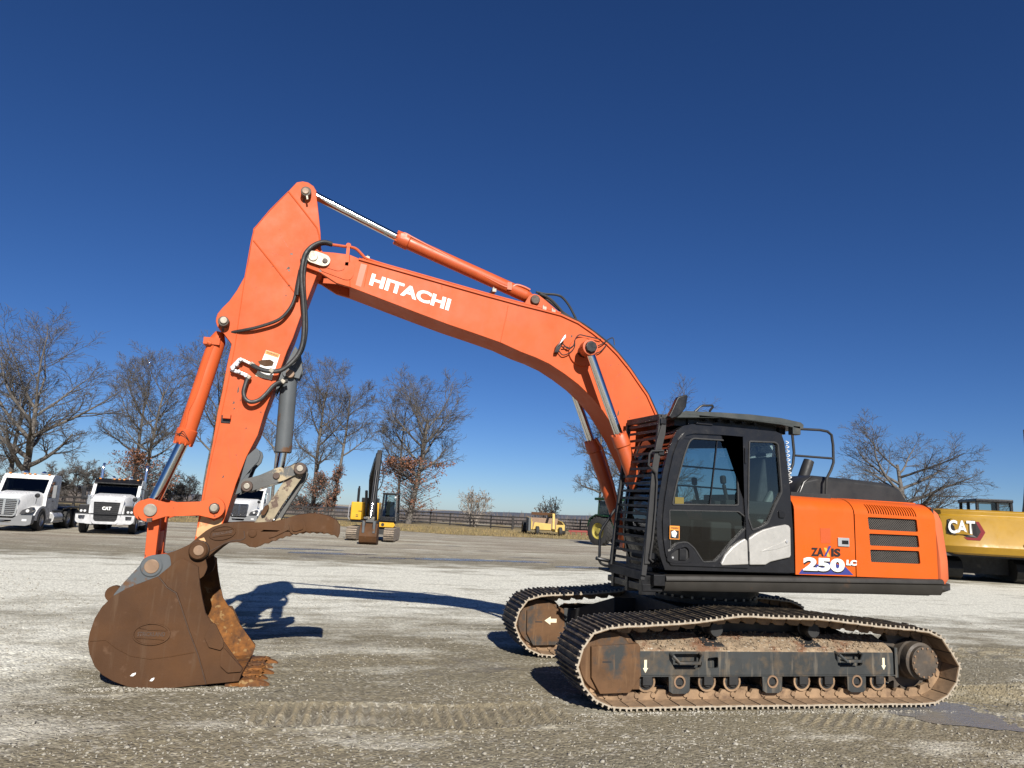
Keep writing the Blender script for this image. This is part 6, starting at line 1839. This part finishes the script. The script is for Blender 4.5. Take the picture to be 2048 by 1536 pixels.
m = MB(); m.bar((.48, .15, .35), (.48, .35, 1.85), .22, .22); m.bar((.48, .2, .5), (.48, -1.4, .45), .2, .2); m.bar((.48, .35, 1.8), (.48, 2.9, 1.7), .2, .2); m.build("drawbar", PALEYEL, sc_, bevel=.03)
m = MB(); m.box(-1.1, 1.1, 3.0, 3.1, 1.7, 1.95); m.build("tail_gate", RUST, sc_)
for s_ in (-1, 1): wheel(sc_, s_ * 1.75, 2.6, .55, .4, PALEYEL, s_); wheel(sc_, s_ * 1.0, -.3, .38, .28, PALEYEL, s_)
MB().box(-1.75, -1.55, .0, 1.6, .3, 1.45).build("side_plate", BRACKET, sc_, bevel=.03)

# --- red implement lying next to it
im = thing("farm_implement", "low faded red farm implement frame lying beyond the tractor", "implement", place(1158, 1071), AZ0 - R(8))
m = MB(); m.bar((-1.0, .2, .34), (1.4, .2, .40), .16, .16); m.bar((-1.0, 1.4, .34), (1.4, 1.4, .40), .16, .16); m.bar((-.6, .1, .34), (-.9, 1.5, .36), .14, .14); m.bar((.7, .1, .36), (.7, 1.5, .38), .14, .14); m.build("frame", REDIMP, im, bevel=.02)
for k in range(5): MB().bar((-.8 + k * .5, .25, .32), (-.75 + k * .5, .0, .03), .07, .05).build("tine", REDIMP, im)

# --- green tractor half hidden behind the cab guard
tr_ = thing("farm_tractor", "green farm tractor with big lugged tyres, half hidden behind the cab guard", "tractor", place(1219, 1091), AZ0 - R(140))
for s_, y in ((-1, .0), (1, .0)): wheel(tr_, s_ * .95, y, .92, .55, RIMYEL, s_, lugs=22)
for s_ in (-1, 1): wheel(tr_, s_ * .85, 2.6, .66, .42, RIMYEL, s_, lugs=18)
m = MB(); m.prism([(.4, 1.0), (3.1, 1.0), (3.2, 1.3), (3.05, 1.75), (.9, 1.95), (.4, 1.95)], -.38, .38, 'x'); m.build("hood", JDGREEN, tr_, bevel=.06)
m = MB(); m.box(-.3, .3, -.5, 3.0, .65, 1.05); m.build("chassis", BLACK, tr_)
m = MB()
for x, y in ((-.62, -.55), (.62, -.55), (-.6, .75), (.6, .75)): m.bar((x, y, 1.3), (x * .92, y * .92, 2.95), .08, .08)
m.box(-.75, .75, -.8, .95, 2.95, 3.12); m.box(-.62, .62, -.55, .75, 1.1, 1.45); cb3 = m.build("cab", JDGREEN, tr_, bevel=.04)
pane(cb3, [(-.6, -.56, 1.45), (.6, -.56, 1.45), (.56, -.52, 2.92), (-.56, -.52, 2.92)], "rear_window")
for s_ in (-1, 1):
    pane(cb3, [(s_ * .62, -.5, 1.45), (s_ * .6, .7, 1.45), (s_ * .56, .66, 2.92), (s_ * .57, -.48, 2.92)], "side_window")
    m = MB(); m.prism([(-.95, 1.2), (-.75, 1.75), (-.2, 2.02), (.5, 1.95), (.5, 1.88), (-.15, 1.94), (-.68, 1.68), (-.88, 1.2)], s_ * .62, s_ * 1.25, 'x'); m.build("fender", JDGREEN, tr_, bevel=.02)
m = MB(); m.cyl((.28, 1.7, 1.9), (.28, 1.7, 2.75), .05); m.build("exhaust_pipe", BLACK, tr_)

# --- yellow excavator at the right edge
ce = thing("large_excavator", "big yellow excavator at the right edge, its black cab showing above the counterweight", "excavator", place(2015, 1172), AZ0 - R(14))
m = MB()
pl_ = [(-2.35, .75), (-2.2, .35), (-1.6, .10), (-.35, .0), (-.05, .10), (4.3, .12), (4.6, .5), (4.6, 2.2), (-2.35, 2.2)]
def ins(pl, d): return [(x + (d if x < -1.7 else (-d if x > 1.8 else 0)), y + (d if y < 1.0 else 0)) for x, y in pl]
secs = [[(x, y, z) for x, y in ins(pl_, d_)] for z, d_ in ((1.12, .35), (1.20, .16), (1.46, .02), (1.62, .07), (2.56, .02), (2.66, .02), (2.74, .08), (2.90, .06), (2.96, .16))]
m.loft(secs)
cw = m.build("counterweight", CATYEL, ce, bevel=.02, label="dark yellow counterweight with a company emblem")
# emblem: black shield, red hexagon stroke, white letters, yellow wedge
E0 = lambda u, v: (-1.98 + u * 1.34, .0, 1.72 + v * .80)
def flatp(name, pts, mat, lift):
    m = MB()
    vs = []
    for u, v in pts:
        x, _, z = E0(u, v)
        yb2 = .10 + (x + 1.6) * (-.10 / 1.25) if x > -1.6 else .10 + (-1.6 - x) * .25 / .6
        d_ = np.interp(z, [1.46, 1.62, 2.56], [.02, .07, .02])
        vs.append((x, yb2 + d_ - lift, z))
    m.add(vs, [tuple(range(len(vs)))])
    return m.build(name, mat, cw, smooth=False)
flatp("emblem_red", [(.42, .14), (.52, .0), (.86, .0), (1.0, .42), (.84, .94), (.70, .95), (.86, .42), (.76, .12)], REDPRINT, .012)
flatp("emblem_black", [(.0, .30), (.02, 1.0), (.10, 1.04), (.74, .99), (.88, .44), (.78, .14), (.52, .14), (.40, .24), (.12, .24)], BLKPRINT, .018)
lt0, lt1, lt2 = E0(.03, .30), E0(.72, .30), E0(.03, .98)
def ly(x, z): return (.10 + (x + 1.6) * (-.10 / 1.25) if x > -1.6 else .10 + (-1.6 - x) * .25 / .6) + float(np.interp(z, [1.46, 1.62, 2.56], [.02, .07, .02]))
lettering("CAT", (lt0[0], ly(lt0[0], lt0[2]) - .05, lt0[2]), (lt1[0], ly(lt1[0], lt1[2]) - .05, lt1[2]), (lt2[0], ly(lt2[0], lt2[2]) - .05, lt2[2]), WHITE, cw, "lettering", .03, OUT, .035)
m = MB()
vs = []
for u, v in ((.18, .27), (.40, .46), (.64, .27)):
    x, _, z = E0(u, v); vs.append((x, ly(x, z) - .085, z))
m.add(vs, [(0, 1, 2)]); m.build("emblem_wedge", CATYEL, cw, smooth=False)
MB().box(.75, 1.3, .10, .16, 1.55, 1.65).build("reflector", REDLENS, cw)
m = MB(); m.box(-2.2, 4.3, .5, 5.6, 1.05, 1.2); m.box(-.95, 3.0, 2.4, 5.6, .30, 1.1); m.build("swing_frame", UNDER, ce)  # frame plate, plus an added black fill for the shade beneath
for s_ in (-1, 1):
    m = MB(); m.prism([(2.0, .95), (1.7, .8), (1.55, .5), (1.7, .18), (2.0, .04), (6.2, .04), (6.6, .3), (6.6, .7), (6.2, .95)], s_ * 1.0, s_ * 1.72, 'x'); m.build("crawler_track", UNDER, ce, bevel=.03)
m = MB()
for x, y in ((-.2, 2.0), (1.1, 2.0), (-.2, 3.9), (1.1, 3.9), (-.2, 3.0)): m.bar((x, y, 1.2), (x, y, 3.40), .12, .12)
m.box(-.27, 1.17, 1.9, 4.1, 3.36, 3.50); m.box(-.25, 1.15, 1.97, 2.03, 2.7, 2.98); m.box(-.25, -.19, 2.0, 3.9, 1.2, 2.2); m.box(-.25, 1.15, 1.98, 2.06, 1.2, 2.75); m.box(.53, .65, 1.96, 2.06, 1.2, 3.4)
c4 = m.build("cab", BLACK, ce, bevel=.03)
pane(c4, [(-.21, 2.03, 2.75), (1.1, 2.03, 2.75), (1.1, 2.03, 3.38), (-.21, 2.03, 3.38)], "rear_window", CABGLASS); pane(c4, [(1.15, 2.1, 2.0), (1.15, 3.9, 2.0), (1.15, 3.9, 3.38), (1.15, 2.1, 3.38)], "side_window", CABGLASS)
m = MB(); m.loft([[(2.05 + dx + (z - 2.2) * .16, y + dy, z) for dx, dy in ((-.30, -.4), (.30, -.4), (.30, .4), (-.30, .4))] for y, z in ((2.6, 2.2), (2.6, 3.4), (2.7, 4.6), (3.0, 5.8), (3.4, 6.8))]); b5 = m.build("boom", CATYEL, ce, bevel=.03)
for k in range(4):
    m = MB(); m.tube(smooth_path([(1.89 + k * .14, 2.16, 2.5), (2.03 + k * .14, 2.16, 3.4), (2.24 + k * .14, 2.27, 4.7), (2.45 + k * .14, 2.60, 6.0)], 5), .03, 6); m.build("oil_pipe", CATYEL if k % 2 else ALU, b5)
m = MB()
for k, z in enumerate((2.95, 3.6)): m.box(1.75 + k * .1, 2.45 + k * .1, 2.08 + k * .03, 2.19 + k * .03, z, z + .07)
m.build("pipe_clamp", ALU, b5)
# ---------------------------------------------------------------- fences
UNIT = MB().box(-.5, .5, -.5, .5, -.5, .5).mesh("fence_board", FENCE, smooth=False)
def fence(path, label, h=1.32, bay=2.6, seed=1):
    rr = random.Random(seed)
    P = [Vector((p[0], p[1], 0)) for p in path]
    f = thing("board_fence", label, "fence", (P[0].x, P[0].y, 0))
    off = Vector((P[0].x, P[0].y, 0))
    stops = []
    for a, b in zip(P, P[1:]):
        n = max(1, round((b - a).length / bay))
        stops += [a.lerp(b, k / n) for k in range(n)]
    stops.append(P[-1])
    zs = [float(hgt(np.array(p.x), np.array(p.y))) for p in stops]
    for i, (p, z) in enumerate(zip(stops, zs)):
        hh = h + .12 + rr.uniform(-.03, .05)
        inst(UNIT, "post", f, Matrix.Translation(p - off + Vector((0, 0, z + hh / 2 - .03))) @ Matrix.Rotation(rr.uniform(-.03, .03), 4, 'X') @ Matrix.Diagonal((.14, .14, hh, 1)))
    for i in range(len(stops) - 1):
        a, b = stops[i], stops[i + 1]
        d = b - a; L = d.length; ang = math.atan2(d.y, d.x)
        for k in range(4):
            z0 = zs[i] + .22 + k * (h - .25) / 3 + rr.uniform(-.015, .015)
            z1 = zs[i + 1] + .22 + k * (h - .25) / 3 + rr.uniform(-.015, .015)
            pit = math.atan2(z1 - z0, L)
            side = Vector((-d.y, d.x, 0)).normalized() * -.09
            inst(UNIT, "rail", f, Matrix.Translation((a + b) / 2 - off + side + Vector((0, 0, (z0 + z1) / 2))) @ Matrix.Rotation(ang, 4, 'Z') @ Matrix.Rotation(-pit, 4, 'Y') @ Matrix.Diagonal((L * .996, .035, .135, 1)))
    return f
g_ = lambda x, y: onZ(x, y)
fence([g_(-160, 1024), g_(60, 1029), g_(290, 1034), g_(440, 1037), g_(560, 1039), g_(700, 1044), g_(860, 1049), g_(940, 1054), g_(1024, 1060)], "long black board fence along the back of the yard behind the trucks and trees", seed=3)
fence([g_(1026, 1058), g_(1100, 1060), g_(1160, 1063), g_(1260, 1066), g_(1420, 1073)], "black board fence behind the yellow scraper, running on past the cab", seed=5)

# ---------------------------------------------------------------- bare trees
def tubes(segs, sides):
    """segs: (n,8) array of p0, p1, r0, r1"""
    p0, p1, r0, r1 = segs[:, :3], segs[:, 3:6], segs[:, 6], segs[:, 7]
    d = p1 - p0
    d /= np.maximum(np.linalg.norm(d, axis=1), 1e-6)[:, None]
    ref = np.where(np.abs(d[:, 2:3]) < .9, np.array([[0, 0, 1.0]]), np.array([[1.0, 0, 0]]))
    u = np.cross(d, ref); u /= np.linalg.norm(u, axis=1)[:, None]
    w = np.cross(d, u)
    a = np.arange(sides) * 2 * PI / sides
    ring_ = u[:, None, :] * np.cos(a)[None, :, None] + w[:, None, :] * np.sin(a)[None, :, None]
    A = p0[:, None, :] + ring_ * r0[:, None, None]
    B = p1[:, None, :] + ring_ * r1[:, None, None]
    V = np.concatenate([A, B], 1).reshape(-1, 3)
    n = len(segs)
    k = np.arange(sides); k2 = (k + 1) % sides
    q = np.stack([k, k2, k2 + sides, k + sides], -1)
    F = (q[None] + (np.arange(n) * 2 * sides)[:, None, None]).reshape(-1, 4)
    return V, F
def tree(px, py, top, spread_px, label, seed, fork=.38, limbs=10, lean=0.0, tr=None, group=None, leaves=0, leaf_zone=(.1, .45), stems=1, fine=1.0, bark=None, twig=None, up=.10, asc=.62, name="bare_tree", cat="tree", leafm=None, twr=.0145, low=False):
    p = onZ(px, py)
    z0 = float(hgt(np.array(p.x), np.array(p.y)))
    depth = (p - CAM).dot(FW)
    H = (py - top) * depth / FPX * 1.0
    SPR = spread_px * depth / FPX          # half width of the crown in metres
    rnd = random.Random(seed)
    t = thing(name, label, cat, (p.x, p.y, z0), 0, group)
    thick, thin, tips = [], [], []
    def rv(): return Vector((rnd.gauss(0, 1), rnd.gauss(0, 1), rnd.gauss(0, 1)))
    r0 = tr if tr else H * .022
    nseg = (9, 6, 4, 3, 2)
    kids = (limbs, 8, int(7.5 * fine), max(2, int(4.4 * fine)), 0)
    def grow(pos, d, L, r, lev, g0):
        n = nseg[lev]
        pts = [(pos.copy(), r)]
        step = L / n
        wob = (.05, .14, .20, .24, .25)[lev]
        for k in range(n):
            d = (d + rv() * wob * .55 + Vector((0, 0, (0.02, up, up * .9, up * .8, up * .6)[lev]))).normalized()
            pos = pos + d * step
            rr_ = r * (1 - (.68 if lev == 0 else .80) * (k + 1) / n)
            pts.append((pos.copy(), max(rr_, twr * (1.0 if lev < 3 else .8))))
        for (a, ra), (b, rb) in zip(pts, pts[1:]):
            (thick if lev <= 1 else thin).append((*a, *b, ra, rb))
        if lev >= 3: tips.append(pts[-1][0])
        m_ = kids[lev]
        if m_ == 0: return
        t0 = fork if lev == 0 else (.22 if lev == 1 else .15)
        for k in range(m_):
            tt = t0 + (1 - t0) * ((k + rnd.random() * .8) / m_)
            x = tt * n; i = min(int(x), n - 1); f = x - i
            a, ra = pts[i]; b, rb = pts[i + 1]
            q = a.lerp(b, f); rq = ra + (rb - ra) * f
            dd = (b - a).normalized()
            az = k * 2.4 + rnd.uniform(-.6, .6) + g0
            o = dd.orthogonal().normalized(); w = dd.cross(o)
            side = o * math.cos(az) + w * math.sin(az)
            if lev == 0:
                e = asc * (.55 + .75 * (tt - fork) / (1 - fork)) + rnd.uniform(-.15, .15)
                nd = (Vector((side.x, side.y, 0)).normalized() * math.cos(e) + Vector((0, 0, 1)) * math.sin(e)).normalized()
                Lk = SPR * (1.05 - .35 * abs((tt - fork) / (1 - fork) - .35)) / max(math.cos(e), .45) * rnd.uniform(.75, 1.1)
                Lk = min(Lk, H * .62)
                grow(q, nd, Lk, min(rq * .74, r0 * .6), 1, rnd.random() * 6)
            else:
                sa = rnd.uniform(.45, .95)
                nd = (dd * math.cos(sa) + side * math.sin(sa)).normalized()
                Lk = L * (.62 - .30 * tt) * rnd.uniform(.7, 1.25)
                grow(q, nd, max(Lk, .35), max(rq * .60, twr), lev + 1, rnd.random() * 6)
    for s in range(stems):
        if stems == 1:
            d0 = Vector((lean, rnd.uniform(-.03, .03), 1)).normalized(); L0 = H * .86; o0 = Vector((0, 0, -.1))
            grow(o0, d0, L0, r0, 0, rnd.random() * 6)
        else:
            az = 2 * PI * s / stems + rnd.uniform(-.3, .3); e = rnd.uniform(.95, 1.35)
            d0 = Vector((math.cos(az) * math.cos(e), math.sin(az) * math.cos(e), math.sin(e)))
            grow(Vector((math.cos(az) * .1, math.sin(az) * .1, -.05)), d0, H * rnd.uniform(.75, 1.0), r0, 1, rnd.random() * 6)
    A = np.array(thick); B = np.array(thin)
    # fit the grown crown to its height and breadth
    zm = np.percentile(B[:, 5], 99.7)
    tip_ = B[B[:, 5] > zm * .25]
    ctr = np.median(tip_[:, 3:5], axis=0)
    lat = np.percentile(np.hypot(tip_[:, 3] - ctr[0], tip_[:, 4] - ctr[1]), 96)
    fz, fl_ = H / zm, SPR / lat
    for Q in (A, B):
        Q[:, [2, 5]] *= fz
        for c_ in (0, 1, 3, 4): Q[:, c_] *= fl_
    # flare at the foot of the trunk
    V, F = tubes(A, 8); fast_obj("trunk", V, F, bark or BARK, t)
    V, F = tubes(B, 3); fast_obj("crown", V, F, twig or TWIG, t)
    if leaves:
        r_ = np.random.RandomState(seed)
        cand = np.array([q for q in [Vector(s_[3:6]) for s_ in B] if leaf_zone[0] * H < q.z < leaf_zone[1] * H])
        if low:      # dead leaves held on fine shoots low on the trunk
            n0 = 260
            a = r_.rand(n0) * 2 * PI; rad = SPR * .62 * np.sqrt(r_.rand(n0)); zz = H * (leaf_zone[0] + (leaf_zone[1] - leaf_zone[0]) * r_.rand(n0))
            extra = np.stack([np.cos(a) * rad + lean * zz, np.sin(a) * rad, zz], -1)
            stemsg = np.array([(lean * z_ * .9, 0, z_ - .5 * rad_, x_, y_, z_, .022, .012) for (x_, y_, z_), rad_ in zip(extra, rad)])
            V, F = tubes(stemsg, 3); fast_obj("shoots", V, F, twig or TWIG, t)
            cand = extra if len(cand) == 0 else np.concatenate([cand, extra, extra])
        if len(cand):
            c = cand[r_.randint(0, len(cand), leaves)] + r_.normal(0, .16, (leaves, 3))
            n1 = r_.normal(0, 1, (leaves, 3)); n1 /= np.linalg.norm(n1, axis=1)[:, None]
            n2 = np.cross(n1, r_.normal(0, 1, (leaves, 3))); n2 /= np.linalg.norm(n2, axis=1)[:, None]
            s1 = (.07 + .07 * r_.rand(leaves))[:, None]; s2 = s1 * .6
            V = np.stack([c - n1 * s1, c + n2 * s2, c + n1 * s1, c - n2 * s2], 1).reshape(-1, 3)
            fast_obj("dead_leaves", V, np.arange(leaves * 4).reshape(-1, 4), leafm or LEAFB, t, smooth=False, kind='stuff')
    return t
GR = "bare oaks along the back of the yard"
tree(38, 1016, 606, 165, "tallest bare tree, its broad crown filling the left edge above the first truck", 11, fork=.30, limbs=13, tr=.42, leaves=500, leaf_zone=(.04, .20), fine=1.25, asc=.85)
tree(12, 1012, 700, 70, "slim bare tree partly behind the big tree at the left edge", 12, fork=.35, limbs=8, tr=.26)
tree(262, 1018, 700, 95, "bare twin-looking tree rising straight behind the second truck", 13, fork=.32, limbs=11, tr=.26, leaves=1400, leaf_zone=(.08, .36), low=True, fine=1.15)
tree(284, 1020, 690, 90, "dark bare tree with brown leaves around its foot behind the second truck's cab", 14, fork=.36, limbs=11, lean=.03, tr=.25, leaves=1800, leaf_zone=(.06, .33), low=True, fine=1.15)
tree(404, 1024, 640, 105, "tall bare tree seen on both sides of the orange bucket cylinder", 15, fork=.36, limbs=12, lean=-.02, tr=.24, fine=1.2)
tree(440, 1026, 700, 80, "bare tree mostly hidden behind the orange arm", 16, fork=.40, limbs=9, tr=.2)
tree(540, 1032, 715, 70, "bare tree showing between the arm and the grey thumb cylinder", 17, fork=.35, limbs=9, tr=.20)
tree(624, 1036, 706, 78, "pale-trunked bare tree right of the grey thumb cylinder", 18, fork=.34, limbs=11, tr=.27, leaves=500, leaf_zone=(.04, .25), low=True, fine=1.15)
tree(664, 1038, 704, 72, "bare tree with a slightly leaning trunk, left of the small excavator", 19, fork=.46, limbs=10, lean=.045, tr=.23, fine=1.15)
tree(646, 1038, 928, 34, "short sapling with brown leaves between two bare trunks", 20, fork=.2, limbs=9, tr=.09, leaves=1300, leaf_zone=(.15, .95), asc=.4)
tree(794, 1046, 735, 85, "slender forked bare tree behind the small excavator's cab", 21, fork=.36, limbs=10, lean=-.03, tr=.19, fine=1.15)
tree(816, 1048, 726, 105, "stout bare tree holding red-brown leaves low down, right of the small excavator", 22, fork=.38, limbs=12, lean=.02, tr=.36, leaves=3600, leaf_zone=(.10, .40), low=True, fine=1.2, asc=.65)
tree(1276, 1072, 752, 150, "bare tree behind the black cab, twigs showing on both sides of the boom", 23, fork=.16, limbs=15, lean=.0, tr=.32, fine=1.15, asc=.5)
tree(1196, 1068, 815, 62, "bare tree left of the cab, its twigs hanging beside the far boom cylinder", 27, fork=.2, limbs=12, tr=.2, asc=.35, fine=1.0)
tree(1815, 1101, 822, 140, "gnarled bare tree with wide limbs behind the engine hood", 24, fork=.22, limbs=13, tr=.44, fine=1.25, up=.08, asc=.5)
SG = "small bare trees in the thicket beyond the fence"
for i, (x, y, tp_, sp_, lb) in enumerate(((112, 1005, 925, 38, "small bare tree beyond the fence just right of the first truck's cab"), (150, 1006, 905, 40, "small spreading bare tree beyond the fence between the two white trucks"),
        (178, 1007, 932, 30, "small bare tree beyond the fence at the second truck's left exhaust stack"), (330, 1015, 930, 34, "small bare tree beyond the fence right of the second truck"),
        (372, 1017, 948, 30, "small bare tree beyond the fence between bucket cylinder rod and orange arm"), (345, 1016, 965, 26, "lowest bare bush beyond the fence behind the orange side link"),
        (90, 1004, 950, 28, "low bare tree beyond the fence right behind the first truck's roof"), (-30, 1000, 900, 50, "small bare tree beyond the fence cut by the left edge"),
        (590, 1028, 985, 26, "low bare bush beyond the fence right of the thumb linkage"))):
    tree(x, y, tp_, sp_, lb, 40 + i, fork=.2, limbs=9, tr=.12, fine=.85, group=SG, twr=.024)
tree(948, 1054, 976, 36, "grey vase-shaped bare shrub standing alone at the fence", 31, stems=9, tr=.07, bark=TWIG_L, twig=TWIG_L, fine=.5, up=.02, name="shrub", cat="shrub", twr=.02, leaves=160, leaf_zone=(.6, 1.1), leafm=LEAFT)
tree(1094, 1056, 993, 29, "rounded bare shrub rising just behind the yellow scraper", 32, stems=9, tr=.07, bark=TWIG, twig=TWIG, fine=.5, up=.02, name="shrub", cat="shrub", twr=.02, leaves=200, leaf_zone=(.5, 1.1), leafm=LEAFT)
